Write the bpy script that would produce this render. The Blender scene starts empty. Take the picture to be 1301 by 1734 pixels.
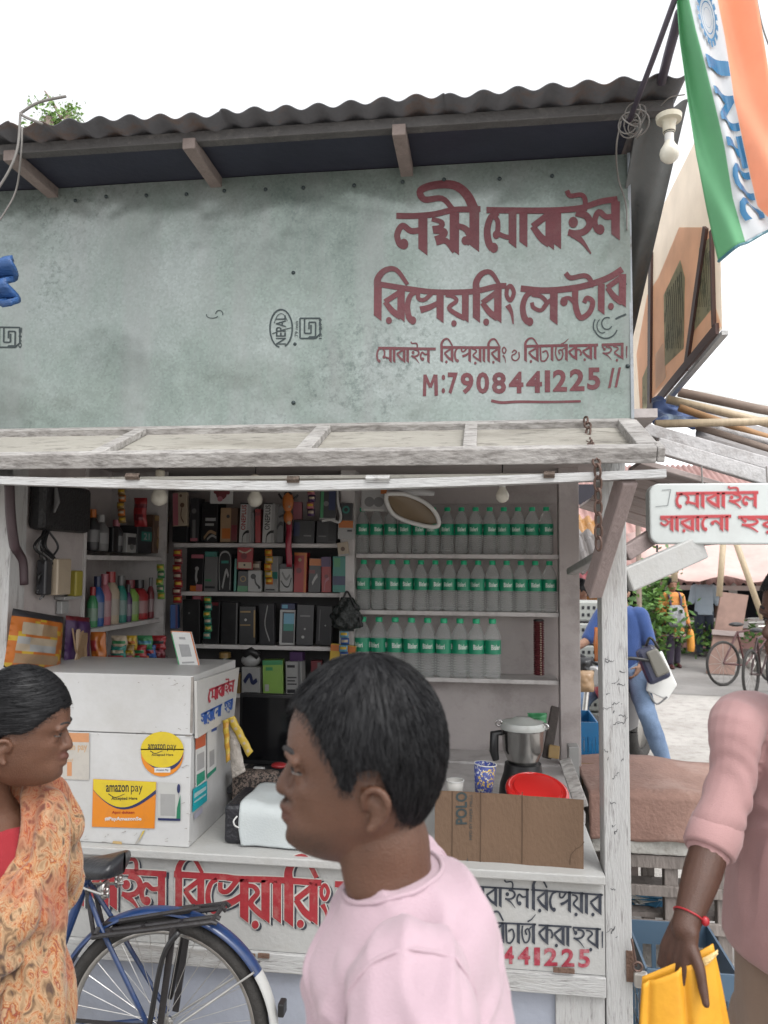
import bpy, bmesh, math, random
from mathutils import Vector, Matrix, noise
R = math.radians
random.seed(7)
scene = bpy.context.scene
COL = scene.collection

# ------------------------------------------------------------------ camera
FPX, CX, CY = 1302.0, 650.5, 867.0        # focal length and centre in photo pixels
CAM = Vector((0, 0, 1.80))
YAW, PITCH, ROLL = R(7.4), R(3.9), R(0.4)
f0 = Vector((-math.sin(YAW), math.cos(YAW), 0)); r0 = Vector((math.cos(YAW), math.sin(YAW), 0)); z0 = Vector((0, 0, 1))
cf = math.cos(PITCH) * f0 + math.sin(PITCH) * z0
cu0 = -math.sin(PITCH) * f0 + math.cos(PITCH) * z0
cu = math.cos(ROLL) * cu0 - math.sin(ROLL) * r0
cr = math.cos(ROLL) * r0 + math.sin(ROLL) * cu0
cd = bpy.data.cameras.new('camera')
cam = bpy.data.objects.new('camera', cd); COL.objects.link(cam)
cam.matrix_world = Matrix(((cr.x, cu.x, -cf.x, CAM.x), (cr.y, cu.y, -cf.y, CAM.y), (cr.z, cu.z, -cf.z, CAM.z), (0, 0, 0, 1)))
cd.sensor_fit = 'VERTICAL'; cd.sensor_height = 36; cd.lens = 36 * FPX / 1734
cd.clip_start = 0.05; cd.clip_end = 2000
cd.dof.use_dof = True; cd.dof.focus_distance = 2.8; cd.dof.aperture_fstop = 5.6
scene.camera = cam
def ray(px, py): return cf + cr * ((px - CX) / FPX) - cu * ((py - CY) / FPX)
def P(px, py, y): r = ray(px, py); return CAM + r * (y / r.y)
def PX(px, py, x): r = ray(px, py); return CAM + r * (x / r.x)
def PZ(px, py, z): r = ray(px, py); return CAM + r * ((z - CAM.z) / r.z)

# ------------------------------------------------------------------ light
SUN_EL, SUN_ROT = R(58), R(140)
world = bpy.data.worlds.new('World'); scene.world = world; world.use_nodes = True
nt = world.node_tree; bg = nt.nodes['Background']
sky = nt.nodes.new('ShaderNodeTexSky'); sky.sky_type = 'NISHITA'; sky.sun_disc = False
sky.sun_elevation = SUN_EL; sky.sun_rotation = SUN_ROT; sky.dust_density = 2.5; sky.air_density = 1.0; sky.ozone_density = 1
hs = nt.nodes.new('ShaderNodeHueSaturation'); hs.inputs['Saturation'].default_value = 0.08; hs.inputs['Value'].default_value = 2.2
nt.links.new(sky.outputs[0], hs.inputs['Color']); nt.links.new(hs.outputs[0], bg.inputs[0])
bg.inputs[1].default_value = 0.15
sd = bpy.data.lights.new('sun', 'SUN'); sun = bpy.data.objects.new('sun', sd); COL.objects.link(sun)
sd.energy = 0.7; sd.angle = R(20); sd.color = (1, .97, .93)
sv = Vector((math.sin(SUN_ROT) * math.cos(SUN_EL), math.cos(SUN_ROT) * math.cos(SUN_EL), math.sin(SUN_EL)))
sun.rotation_euler = sv.to_track_quat('Z', 'Y').to_euler(); sun.location = (3, -3, 6)
scene.view_settings.view_transform = 'Standard'; scene.view_settings.look = 'None'
scene.view_settings.exposure = 0.35; scene.view_settings.gamma = 1
scene.cycles.use_denoising = True
scene.cycles.max_bounces = 8; scene.cycles.diffuse_bounces = 5; scene.cycles.transparent_max_bounces = 12

# ------------------------------------------------------------------ materials
_M = {}
def M(name, rgb, rough=.6, var=.12, scale=9, bump=0., bscale=60, metal=0., stain=None, sfac=.5, sscale=5, slo=.5, shi=.62, trans=0., alpha=1., spec=.5, sheen=0., stretch=None, stain2=None, coat=0., trl=0.):
    """Principled material: base colour mottled by noise, optional dirt stain layer(s), optional bump."""
    if name in _M: return _M[name]
    m = bpy.data.materials.new(name); m.use_nodes = True; n = m.node_tree.nodes; L = m.node_tree.links
    b = n['Principled BSDF']; _M[name] = m
    m.diffuse_color = (*rgb, 1)
    b.inputs['Roughness'].default_value = rough; b.inputs['Metallic'].default_value = metal
    b.inputs['Specular IOR Level'].default_value = spec
    if trans: b.inputs['Transmission Weight'].default_value = trans; b.inputs['IOR'].default_value = 1.33
    if alpha < 1: b.inputs['Alpha'].default_value = alpha
    if sheen: b.inputs['Sheen Weight'].default_value = sheen
    if coat: b.inputs['Coat Weight'].default_value = coat
    tc = n.new('ShaderNodeTexCoord'); vec = tc.outputs['Object']
    if stretch:
        mp = n.new('ShaderNodeMapping'); mp.inputs['Scale'].default_value = stretch; L.new(vec, mp.inputs[0]); vec = mp.outputs[0]
    nz = n.new('ShaderNodeTexNoise'); nz.inputs['Scale'].default_value = scale; nz.inputs['Detail'].default_value = 8; nz.inputs['Roughness'].default_value = .65
    L.new(vec, nz.inputs['Vector'])
    mr = n.new('ShaderNodeMapRange'); mr.inputs[1].default_value = .25; mr.inputs[2].default_value = .75
    mr.inputs[3].default_value = 1 - var; mr.inputs[4].default_value = 1 + var; L.new(nz.outputs[0], mr.inputs[0])
    mx = n.new('ShaderNodeMix'); mx.data_type = 'RGBA'; mx.blend_type = 'MULTIPLY'; mx.inputs[0].default_value = 1
    mx.inputs[6].default_value = (*rgb, 1); L.new(mr.outputs[0], mx.inputs[7])
    out = mx.outputs[2]
    for k, st in enumerate([stain, stain2]):
        if st is None: continue
        n2 = n.new('ShaderNodeTexNoise'); n2.inputs['Scale'].default_value = sscale * (1 if k == 0 else 7.3); n2.inputs['Detail'].default_value = 9; n2.inputs['Roughness'].default_value = .7
        L.new(vec, n2.inputs['Vector'])
        m2 = n.new('ShaderNodeMapRange'); m2.inputs[1].default_value = slo + .04 * k; m2.inputs[2].default_value = shi + .02 * k; m2.inputs[4].default_value = sfac; L.new(n2.outputs[0], m2.inputs[0])
        x2 = n.new('ShaderNodeMix'); x2.data_type = 'RGBA'; L.new(m2.outputs[0], x2.inputs[0]); L.new(out, x2.inputs[6]); x2.inputs[7].default_value = (*st, 1)
        out = x2.outputs[2]
    L.new(out, b.inputs['Base Color'])
    if bump:
        n3 = n.new('ShaderNodeTexNoise'); n3.inputs['Scale'].default_value = bscale; n3.inputs['Detail'].default_value = 6; L.new(vec, n3.inputs['Vector'])
        bp = n.new('ShaderNodeBump'); bp.inputs['Strength'].default_value = bump; bp.inputs['Distance'].default_value = .02; L.new(n3.outputs[0], bp.inputs['Height']); L.new(bp.outputs[0], b.inputs['Normal'])
    if trl:                                  # thin cloth or film that lets light through
        ts = n.new('ShaderNodeBsdfTranslucent'); L.new(out, ts.inputs[0]); ms = n.new('ShaderNodeMixShader'); ms.inputs[0].default_value = trl
        L.new(b.outputs[0], ms.inputs[1]); L.new(ts.outputs[0], ms.inputs[2]); L.new(ms.outputs[0], n['Material Output'].inputs[0])
    return m

# ------------------------------------------------------------------ mesh helper
class MB:
    def __init__(s): s.v = []; s.f = []; s.m = []
    def poly(s, pts, mi=0):
        k = len(s.v); s.v += [Vector(p) for p in pts]; s.f.append(tuple(range(k, k + len(pts)))); s.m.append(mi); return s
    def hexa(s, c, mi=0):
        """c: 8 corners, bottom ring then top ring."""
        k = len(s.v); s.v += [Vector(p) for p in c]
        for q in ((3, 2, 1, 0), (4, 5, 6, 7), (0, 1, 5, 4), (1, 2, 6, 5), (2, 3, 7, 6), (3, 0, 4, 7)): s.f.append(tuple(k + i for i in q)); s.m.append(mi)
        return s
    def box(s, x0, x1, y0, y1, z0, z1, mi=0):
        return s.hexa([(x0, y0, z0), (x1, y0, z0), (x1, y1, z0), (x0, y1, z0), (x0, y0, z1), (x1, y0, z1), (x1, y1, z1), (x0, y1, z1)], mi)
    def beam(s, a, b, w, h, up=(0, 0, 1), mi=0):
        """square bar from a to b, w across, h along up"""
        a = Vector(a); b = Vector(b); d = (b - a).normalized(); u = Vector(up); x = d.cross(u).normalized(); u = x.cross(d).normalized()
        x = x * w / 2; u = u * h / 2
        return s.hexa([a - x - u, b - x - u, b + x - u, a + x - u, a - x + u, b - x + u, b + x + u, a + x + u], mi)
    def tube(s, pts, rad, n=10, mi=0, caps=True, sq=None):
        pts = [Vector(p) for p in pts]; N = len(pts)
        if not hasattr(rad, '__len__'): rad = [rad] * N
        k0 = len(s.v); px = None
        for i, p in enumerate(pts):
            d = (pts[min(i + 1, N - 1)] - pts[max(i - 1, 0)]).normalized()
            if px is None:
                a = Vector((0, 0, 1)) if abs(d.z) < .9 else Vector((1, 0, 0)); px = d.cross(a).normalized()
            else: px = (px - d * px.dot(d)).normalized()
            py = d.cross(px)
            for j in range(n):
                t = 2 * math.pi * j / n; s.v.append(p + (px * math.cos(t) + py * math.sin(t)) * rad[i])
        for i in range(N - 1):
            for j in range(n):
                a = k0 + i * n + j; b = k0 + i * n + (j + 1) % n; s.f.append((a, b, b + n, a + n)); s.m.append(mi)
        if caps:
            s.f.append(tuple(k0 + j for j in reversed(range(n)))); s.m.append(mi)
            s.f.append(tuple(k0 + (N - 1) * n + j for j in range(n))); s.m.append(mi)
        return s
    def lathe(s, prof, c=(0, 0, 0), n=20, axis=None, mi=0, caps=True):
        """prof: (r, h) pairs; axis: direction of h"""
        c = Vector(c); ax = Vector(axis or (0, 0, 1)).normalized()
        a = Vector((1, 0, 0)) if abs(ax.x) < .9 else Vector((0, 1, 0)); u = ax.cross(a).normalized(); w = ax.cross(u); k0 = len(s.v)
        for r, h in prof:
            for j in range(n):
                t = 2 * math.pi * j / n; s.v.append(c + ax * h + (u * math.cos(t) + w * math.sin(t)) * max(r, 1e-5))
        for i in range(len(prof) - 1):
            for j in range(n):
                p = k0 + i * n + j; q = k0 + i * n + (j + 1) % n; s.f.append((p, q, q + n, p + n)); s.m.append(mi)
        if caps:
            s.f.append(tuple(k0 + j for j in reversed(range(n)))); s.m.append(mi)
            s.f.append(tuple(k0 + (len(prof) - 1) * n + j for j in range(n))); s.m.append(mi)
        return s
    def torus(s, c, ax, Rr, r, n=40, m=8, a0=0, a1=2 * math.pi, u=None, mi=0):
        c = Vector(c); ax = Vector(ax).normalized()
        if u is None: u = ax.cross(Vector((0, 0, 1)) if abs(ax.z) < .9 else Vector((1, 0, 0)))
        u = Vector(u).normalized(); w = ax.cross(u)
        full = abs(a1 - a0 - 2 * math.pi) < 1e-4
        pts = [c + (u * math.cos(a0 + (a1 - a0) * i / n) + w * math.sin(a0 + (a1 - a0) * i / n)) * Rr for i in range(n + 1)]
        return s.tube(pts, r, m, mi, caps=not full)
    def grid(s, fn, nu, nv, mi=0, mf=None):
        k = len(s.v)
        for j in range(nv + 1):
            for i in range(nu + 1): s.v.append(Vector(fn(i / nu, j / nv)))
        for j in range(nv):
            for i in range(nu):
                a = k + j * (nu + 1) + i; s.f.append((a, a + 1, a + nu + 2, a + nu + 1)); s.m.append(mf((i + .5) / nu, (j + .5) / nv) if mf else mi)
        return s
    def ell(s, c, r, rot=None, n=14, m=10, mi=0):
        c = Vector(c); k = len(s.v)
        for i in range(m + 1):
            a = math.pi * i / m
            for j in range(n):
                b = 2 * math.pi * j / n; q = Vector((r[0] * math.sin(a) * math.cos(b), r[1] * math.sin(a) * math.sin(b), r[2] * math.cos(a)))
                if rot is not None: q = rot @ q
                s.v.append(c + q)
        for i in range(m):
            for j in range(n):
                p = k + i * n + j; q = k + i * n + (j + 1) % n; s.f.append((p, p + n, q + n, q)); s.m.append(mi)
        return s
    def mesh(s, name):
        me = bpy.data.meshes.new(name); me.from_pydata([tuple(v) for v in s.v], [], s.f)
        if any(s.m): me.polygons.foreach_set('material_index', s.m)
        me.validate(); me.update(); return me
    def build(s, name, mat, parent=None, smooth=None, bevel=0, solid=0, weld=False, subsurf=0):
        me = s.mesh(name)
        if weld or smooth:
            bm = bmesh.new(); bm.from_mesh(me); bmesh.ops.remove_doubles(bm, verts=bm.verts, dist=1e-5); bm.to_mesh(me); bm.free()
        return link(name, me, mat, parent, smooth, bevel, solid, subsurf)
def link(name, me, mat, parent=None, smooth=None, bevel=0, solid=0, subsurf=0):
    for mm in (mat if isinstance(mat, (list, tuple)) else [mat]): me.materials.append(mm)
    o = bpy.data.objects.new(name, me); COL.objects.link(o)
    if smooth:
        for p in me.polygons: p.use_smooth = True
        if smooth is not True: me.set_sharp_from_angle(angle=R(smooth))
    if solid:
        q = o.modifiers.new('solid', 'SOLIDIFY'); q.thickness = solid; q.offset = 0
    if subsurf:
        q = o.modifiers.new('sub', 'SUBSURF'); q.levels = subsurf; q.render_levels = subsurf
    if bevel:
        q = o.modifiers.new('bevel', 'BEVEL'); q.width = bevel; q.segments = 2; q.limit_method = 'ANGLE'
    if parent is not None:
        o.parent = parent; o.matrix_parent_inverse = parent.matrix_basis.inverted()
    return o
def tag(o, label=None, cat=None, group=None, kind=None):
    if label: o['label'] = label
    if cat: o['category'] = cat
    if group: o['group'] = group
    if kind: o['kind'] = kind
    return o
def thing(name, loc, label, cat, group=None):
    o = bpy.data.objects.new(name, None); COL.objects.link(o); o.empty_display_size = .05
    o.location = loc; o.matrix_basis = Matrix.Translation(loc)
    return tag(o, label, cat, group)
def copy_tree(o, parent=None):
    c = o.copy(); COL.objects.link(c)
    if parent is not None: c.parent = parent
    for ch in o.children: copy_tree(ch, c)
    return c
def lerp(a, b, t): return a + (b - a) * t
def catmull(pts, n=6):
    pts = [Vector(p) for p in pts]; q = [pts[0] * 2 - pts[1]] + pts + [pts[-1] * 2 - pts[-2]]; out = []
    for i in range(1, len(q) - 2):
        for k in range(n):
            t = k / n; a, b, c, d = q[i - 1], q[i], q[i + 1], q[i + 2]
            out.append(.5 * (2 * b + (c - a) * t + (2 * a - 5 * b + 4 * c - d) * t * t + (3 * b - a - 3 * c + d) * t ** 3))
    return out + [pts[-1]]

# ------------------------------------------------------------------ lettering
# Bengali letters as brush strokes.  x: 0..1 across the letter, y: 0 at the head line, 1 at the foot.
# ('s', x, w): stem; ('c', pts, w0, w1): brushed curve; ('d', x, y, r): dot; widths in letter heights
G = {
 'la': [('s', .86), ('c', [(.8, .38), (.5, .40), (.24, .27), (.08, .48), (.14, .70), (.26, .78)], .13, .13), ('d', .28, .72, .125)],
 'ba': [('s', .86), ('p', [(.8, .10), (.06, .40), (.86, .98), (.86, .72), (.45, .42), (.8, .30)])],
 'ma': [('s', .86), ('c', [(.10, .08), (.26, .25), (.26, .5), (.2, .62)], .12, .13), ('d', .2, .62, .11), ('c', [(.2, .56), (.5, .66), (.84, .72)], .12, .12)],
 'e': [('c', [(.8, .05), (.4, .16), (.2, .45), (.28, .75), (.5, .9)], .12, .17), ('d', .56, .88, .115)],
 'aa': [('s', .5)],
 'i_': [('c', [(.1, -.42), (.22, -.3), (.6, -.32), (.74, -.2), (.72, .05)], .1, .1), ('d', .32, .30, .12), ('c', [(.42, .08), (.78, .16), (.9, .34), (.72, .5), (.4, .55), (.14, .52)], .15, .13), ('c', [(.3, .55), (.62, .72), (.94, 1.0)], .16, .03)],
 'ha': [('c', [(.1, .04), (.2, .2), (.3, .3)], .1, .12), ('d', .3, .28, .11), ('c', [(.42, .12), (.78, .18), (.9, .34), (.72, .5), (.4, .55), (.14, .52)], .14, .12), ('c', [(.3, .55), (.62, .72), (.94, 1.0)], .14, .03)],
 'ra': [('s', .86), ('p', [(.8, .10), (.06, .40), (.86, .98), (.86, .72), (.45, .42), (.8, .30)]), ('d', .26, .96, .10)],
 'pa': [('s', .86), ('c', [(.08, .08), (.10, .26), (.32, .28), (.62, .04)], .11, .12), ('c', [(.16, .60), (.48, .52), (.84, .36)], .19, .13)],
 'ya': [('s', .86), ('c', [(.06, .12), (.36, .16), (.5, .3), (.2, .52), (.5, .72), (.86, .86)], .1, .15), ('d', .4, 1.02, .10)],
 'ng': [('c', [(.3, .1), (.55, .02), (.78, .2), (.55, .4), (.3, .28), (.3, .1)], .1, .1), ('c', [(.36, .52), (.62, .72), (.74, 1.02)], .14, .03)],
 'sa': [('s', .86), ('c', [(.1, .14), (.42, .2), (.6, .38), (.42, .58), (.16, .5), (.1, .36)], .11, .1), ('c', [(.5, .52), (.66, .36), (.84, .26)], .12, .1)],
 'na': [('s', .86), ('d', .22, .46, .12), ('c', [(.2, .4), (.48, .34), (.84, .62)], .11, .13)],
 'nta': [('d', .16, .40, .125), ('c', [(.1, .34), (.3, .30), (.5, .5)], .1, .12), ('c', [(.46, .03), (.47, .5), (.6, .86), (.84, .72), (.93, .42), (.78, .3), (.7, .44)], .17, .12), ('c', [(.2, -.42), (.34, -.28), (.7, -.34), (.86, -.22), (.88, .0)], .13, .13)],
 'o_': [('c', [(.2, .34), (.4, .16), (.62, .28), (.45, .46), (.2, .56), (.22, .84), (.55, .96), (.86, .74), (.84, .3)], .11, .11)],
 'cha': [('c', [(.14, .03), (.16, .5), (.2, .9)], .13, .13), ('c', [(.18, .92), (.55, .94), (.86, .66), (.72, .32), (.34, .40)], .11, .12)],
 'ja': [('s', .90), ('c', [(.1, .10), (.06, .5), (.24, .88), (.52, .82), (.62, .5), (.5, .26), (.3, .34), (.4, .54)], .11, .11), ('c', [(.56, .3), (.7, .18), (.86, .16)], .09, .09)],
 'ka': [('s', .56), ('p', [(.52, .10), (.03, .40), (.56, .98), (.56, .72), (.28, .42), (.52, .30)]), ('c', [(.6, .26), (.82, .28), (.93, .5), (.86, .66)], .12, .14)],
 'ksha': [('s', .6), ('c', [(.06, .14), (.3, .22), (.26, .34), (.08, .38)], .09, .13), ('c', [(.1, .40), (.36, .44), (.3, .56), (.14, .62)], .14, .13), ('c', [(.16, .68), (.4, .66), (.6, .92)], .15, .1), ('c', [(.66, .30), (.86, .38), (.97, .56), (.86, .72)], .11, .17), ('d', .86, .66, .1)],
 'reph': [('c', [(.2, -.08), (.55, -.2), (.9, -.42)], .11, .04)],
 'danda': [('c', [(.5, .12), (.5, .5), (.5, .9)], .1, .06)],
}
def brush(mb, fmap, pts, w0, w1, dz, n=5, mi=0):
    """flat brushed stroke through pts (already scaled so that both axes share a unit); fmap(x, y, dz) -> world"""
    c = catmull([(x, y, 0) for x, y in pts], n) if len(pts) > 2 else [Vector((*p, 0)) for p in pts]
    N = len(c); A = []; B = []
    for i, p in enumerate(c):
        d = (c[min(i + 1, N - 1)] - c[max(i - 1, 0)]); d = d.normalized() if d.length > 1e-9 else Vector((1, 0, 0)); q = Vector((-d.y, d.x, 0)); w = lerp(w0, w1, i / (N - 1)) / 2
        A.append(p + q * w); B.append(p - q * w)
    for i in range(N - 1):
        mb.poly([fmap(A[i].x, A[i].y, dz), fmap(A[i + 1].x, A[i + 1].y, dz), fmap(B[i + 1].x, B[i + 1].y, dz), fmap(B[i].x, B[i].y, dz)], mi)
def bangla(mb, fmap, letters, bold=1.0, grow=0.0, dx=0., dy=0., dz=0., mi=0, stem=.2):
    """letters: (glyph, x0, x1, ytop, ybot[, arch]) in px on a flat sheet; fmap(px, py, dz) places them."""
    e = dz
    for lt in letters:
        e = dz; g, x0, x1, yt, yb = lt[:5]; h = yb - yt
        def X(x): return x0 + (x1 - x0) * x + dx
        def Y(y): return yt + h * y + dy
        def stm(x, w, shift=0.):
            xc = X(x); w = w * h * bold / 2 + grow; t = yt + dy - grow; b = yb + dy + grow * 1.6
            mb.poly([fmap(xc - w, t, e), fmap(xc - w, b - min(w * 1.5, h * .3), e), fmap(xc + w * .96, b, e), fmap(xc + w, t, e)], mi)
        if g in ('i', 'ii'):       # vowel signs with an arch over a neighbour
            ax = lt[5]; stm(.5, stem); e += 1.2e-4; xs = X(.5)
            if g == 'i': pts = [(xs, Y(.05)), (xs, Y(-.22)), (lerp(xs, ax, .25), Y(-.46)), (lerp(xs, ax, .62), Y(-.47)), (ax, Y(-.06))]
            else: pts = [(xs, Y(.05)), (lerp(xs, ax, .14), Y(-.3)), (lerp(xs, ax, .38), Y(-.52)), (lerp(xs, ax, .75), Y(-.52)), (lerp(xs, ax, 1.0), Y(-.4)), (lerp(xs, ax, .92), Y(-.2)), (lerp(xs, ax, .6), Y(-.22)), (lerp(xs, ax, .4), Y(.02))]
            brush(mb, fmap, pts, .2 * h * bold + 2 * grow, .1 * h * bold + 2 * grow, e, mi=mi); e += 1.2e-4; continue
        for s in G[g]:
            if s[0] == 's': stm(s[1], stem)
            elif s[0] == 'c': brush(mb, fmap, [(X(x), Y(y)) for x, y in s[1]], s[2] * h * bold + 2 * grow, s[3] * h * bold + 2 * grow, e, mi=mi)
            elif s[0] == 'd':
                r = s[3] * h * (.55 + .45 * bold) + grow; mb.poly([fmap(X(s[1]) + r * .85 * math.cos(a * .5236), Y(s[2]) + r * math.sin(a * .5236), e) for a in range(12)], mi)
            elif s[0] == 'p':
                q = [(X(x), Y(y)) for x, y in s[1]]; w = .09 * h * bold + 2 * grow
                brush(mb, fmap, [q[0], q[1]], w * 1.6, w * 1.6, e, mi=mi); e += 1.2e-4
                brush(mb, fmap, [q[1], ((q[1][0] + q[2][0]) / 2, (q[1][1] + q[2][1]) / 2), ((q[2][0] + q[3][0]) / 2, q[3][1] + (q[2][1] - q[3][1]) * .45)], w * 1.5, w * 2.2, e, mi=mi)
            e += 1.2e-4
def matra(mb, fmap, pts, w, grow=0., dx=0, dy=0, dz=0., mi=0):
    brush(mb, fmap, [(x + dx, y + dy) for x, y in pts], w + 2 * grow, w + 2 * grow, dz, mi=mi)
_font = None
def latin(mb, fmap, text, x0, x1, y0, y1, dz=0., bold=.02, shear=0., mi=0, slope=0., cuts=0):
    """print letters of Blender's own font, fitted in the box x0..x1, y0 (top) .. y1 (foot)"""
    c = bpy.data.curves.new('lettering', 'FONT'); c.body = text; c.offset = bold; c.resolution_u = 3
    o = bpy.data.objects.new('lettering', c); COL.objects.link(o); dg = bpy.context.evaluated_depsgraph_get(); dg.update()
    me = bpy.data.meshes.new_from_object(o.evaluated_get(dg)); bpy.data.objects.remove(o)
    if cuts:                                 # cut up so that it can follow a folded surface
        bm = bmesh.new(); bm.from_mesh(me); bmesh.ops.triangulate(bm, faces=bm.faces)
        for ax_i in (0, 1):
            cs = [v.co[ax_i] for v in bm.verts]; lo, hi = min(cs), max(cs)
            for i in range(1, cuts):
                no = Vector((1, 0, 0)) if ax_i == 0 else Vector((0, 1, 0)); bmesh.ops.bisect_plane(bm, geom=bm.verts[:] + bm.edges[:] + bm.faces[:], plane_co=no * lerp(lo, hi, i / cuts), plane_no=no)
        bm.to_mesh(me); bm.free()
    xs = [v.co.x for v in me.vertices]; ys = [v.co.y for v in me.vertices]; a, b, p, q = min(xs), max(xs), min(ys), max(ys)
    k = len(mb.v)
    for v in me.vertices:
        u = (v.co.x - a) / (b - a); t = (v.co.y - p) / (q - p)
        mb.v.append(Vector(fmap(x0 + (x1 - x0) * u + shear * (y1 - y0) * t, y1 + (y0 - y1) * t + slope * (x1 - x0) * u, dz)))
    for f in me.polygons: mb.f.append(tuple(k + i for i in f.vertices)); mb.m.append(mi)
    bpy.data.meshes.remove(me)
def onplane(y):                      # a sheet parallel to the shop front; dz lifts towards the street
    return lambda px, py, dz: P(px, py, y) + Vector((0, -1, 0)) * (.0025 + dz)
# ------------------------------------------------------------------ setting
F = 2.65                                     # plane of the shop front
BK = 4.05                                    # front plane of the back shelves
xL = P(12, 900, F).x; xR = P(1065, 1200, F).x; xRi = P(1021, 1200, F).x
zB = P(650, 722, F).z; zT = P(650, 303, F).z
zC = P(560, 1452, F).z                       # counter top
white = lambda n='painted_wood', s=.5: M(n, (.60, .59, .57), .55, .10, 6, .25, 90, stain=(.20, .18, .15), sfac=s, sscale=9, slo=.56, shi=.70, stain2=(.10, .09, .08), stretch=None)
WH = M('white_paint', (.36, .36, .355), .5, .08, 6, .2, 80, stain=(.25, .235, .215), sfac=.6, sscale=4, slo=.5, shi=.68, stain2=(.10, .09, .085))
WHV = M('white_post_paint', (.37, .37, .365), .5, .10, 5, .25, 90, stain=(.22, .205, .185), sfac=.7, sscale=5, slo=.50, shi=.66, stain2=(.10, .09, .085), stretch=(2.2, 2.2, .28))
WHH = M('white_rail_paint', (.37, .37, .365), .5, .10, 5, .25, 90, stain=(.20, .185, .165), sfac=.7, sscale=5, slo=.50, shi=.66, stain2=(.10, .09, .085), stretch=(.28, 2.2, 2.2))
WHC = M('white_paint_clean', (.35, .35, .34), .5, .06, 6, .12, 60, stain=(.30, .29, .265), sfac=.5, sscale=5, slo=.5, shi=.7)
WG = M('weathered_white_wood', (.36, .345, .33), .75, .16, 10, .5, 60, stain=(.20, .185, .17), sfac=.65, sscale=7, slo=.42, shi=.64, stain2=(.07, .06, .055), stretch=(.35, 1, 1))
INT = M('inner_wall_paint', (.37, .335, .325), .6, .07, 4, .1, 50, stain=(.20, .175, .165), sfac=.5, sscale=3)
SHF = M('shelf_paint', (.45, .43, .42), .5, .06, 6, .1, 60, stain=(.21, .19, .18), sfac=.4, sscale=9)
IRON = M('galvanised_sheet', (.25, .27, .29), .45, .2, 5, .15, 30, metal=.6, stain=(.10, .085, .07), sfac=.7, sscale=6)
TIN = M('roof_tin', (.085, .085, .092), .55, .25, 6, .15, 40, metal=.3, stain=(.10, .062, .045), sfac=.75, sscale=6)
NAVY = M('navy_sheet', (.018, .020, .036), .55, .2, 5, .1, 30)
WOODD = M('dark_old_wood', (.13, .105, .085), .8, .25, 12, .5, 50, stretch=(.4, .4, 2))
RUST = M('rusty_iron', (.16, .10, .075), .7, .3, 30, .4, 120, metal=.5)
BLK = M('black_plastic', (.012, .012, .013), .4, .2, 20)
CONC = M('road_concrete', (.40, .38, .355), .85, .12, 1.2, .5, 60, stain=(.22, .20, .18), sfac=.6, sscale=1.1, slo=.45, shi=.7, stain2=(.15, .135, .12))
g = MB(); g.grid(lambda u, v: (-1500 + 3000 * u, -1500 + 3000 * v, 0), 30, 30)
tag(g.build('ground', CONC), kind='structure')

# ---- kiosk: one building, its members are parts
kiosk = thing('kiosk', ((xL + xR) / 2, F, 0), 'small white wooden phone repair kiosk with open front and tin roof', 'kiosk')
K = kiosk
zBeamB = P(1095, 806, 2.27).z
zEave = zT
# front posts
MB().box(xRi, xR, F, F + .10, 0, zT).build('post', WHV, K, bevel=.003)
MB().box(xL - .11, xL + .016, F, F + .10, 0, zT).build('post', WHV, K, bevel=.003)
# back corner post with edge board
pa = P(947, 1000, BK); pb = P(981, 1000, BK)
MB().box(pa.x, pb.x, BK - .02, BK + .08, 0, zT).build('post', INT, K, bevel=.003)
yBW = BK + .22
MB().box(xL - .35, pb.x, yBW, yBW + .04, 0, zT - .25).build('back_wall', INT, K)
MB().box(xL - .34, pb.x + .1, F + .02, yBW, zB + .02, zB + .05).build('ceiling', INT, K)
# left wall: open shelf case let into it from y=SA to the back corner
SA = 3.20
MB().box(xL - .04, xL, F + .10, SA, zC - .1, zB + .02).build('side_wall', INT, K)
MB().box(xL - .34, xL - .30, F + .10, yBW, zC - .4, zB + .02).build('side_wall', INT, K)
MB().box(xL - .30, xL + .006, SA, SA + .022, 0.2, zB + .02).build('shelf_divider', SHF, K)
dv = P(290, 900, BK).x
MB().box(xL - .30, xL + .02, BK - .012, BK + .012, 0.2, zB + .02).build('shelf_divider', SHF, K)
dm0 = P(577, 900, BK).x; dm1 = P(601, 900, BK).x
MB().box(dm0, dm1, BK - .01, yBW, zC - .3, zB + .02).build('shelf_divider', SHF, K, bevel=.002)
def shelf(a, b, y, depth=.20, th=.022):
    return MB().box(a.x, b.x, y, y + depth, (a.z + b.z) / 2 - th, (a.z + b.z) / 2).build('shelf', SHF, K, bevel=.002)
SH_B = []                                    # bottle shelves: top heights
for py in (938, 1035, 1148):
    a = P(603, py - 1, BK); b = P(947, py + 2, BK); shelf(a, b, BK + .005, .21); SH_B.append((a.z + b.z) / 2)
a = P(603, 1284, BK); b = P(947, 1287, BK); shelf(a, b, BK - .04, .25, .03); zLedge = (a.z + b.z) / 2
SH_G = []
for py in (920, 1003, 1093, 1176):
    a = P(294, py - 1, BK); b = P(577, py + 1, BK); shelf(a, b, BK + .005, .21); SH_G.append((a.z + b.z) / 2)
SH_L = []                                    # shelves of the case in the left wall
for py in (943, 1046, 1132):
    z = P(288, py, BK).z; SH_L.append(z)
    MB().box(xL - .30, xL + .004, SA + .024, BK - .014, z - .022, z).build('shelf', SHF, K, bevel=.002)
MB().box(dv + .012, dm0 - .002, yBW - .012, yBW - .002, SH_G[3] - .02, SH_G[0]).build('shade_back_board', M('shelf_shade', (.035, .033, .033), .7, .2, 5), K)  # near-black board: the shade behind the goods is put into its colour
# back board above the bottles
MB().box(dm1, pa.x, yBW - .02, yBW - .002, SH_B[0] + .28, zB + .02).build('back_board', INT, K)
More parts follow.
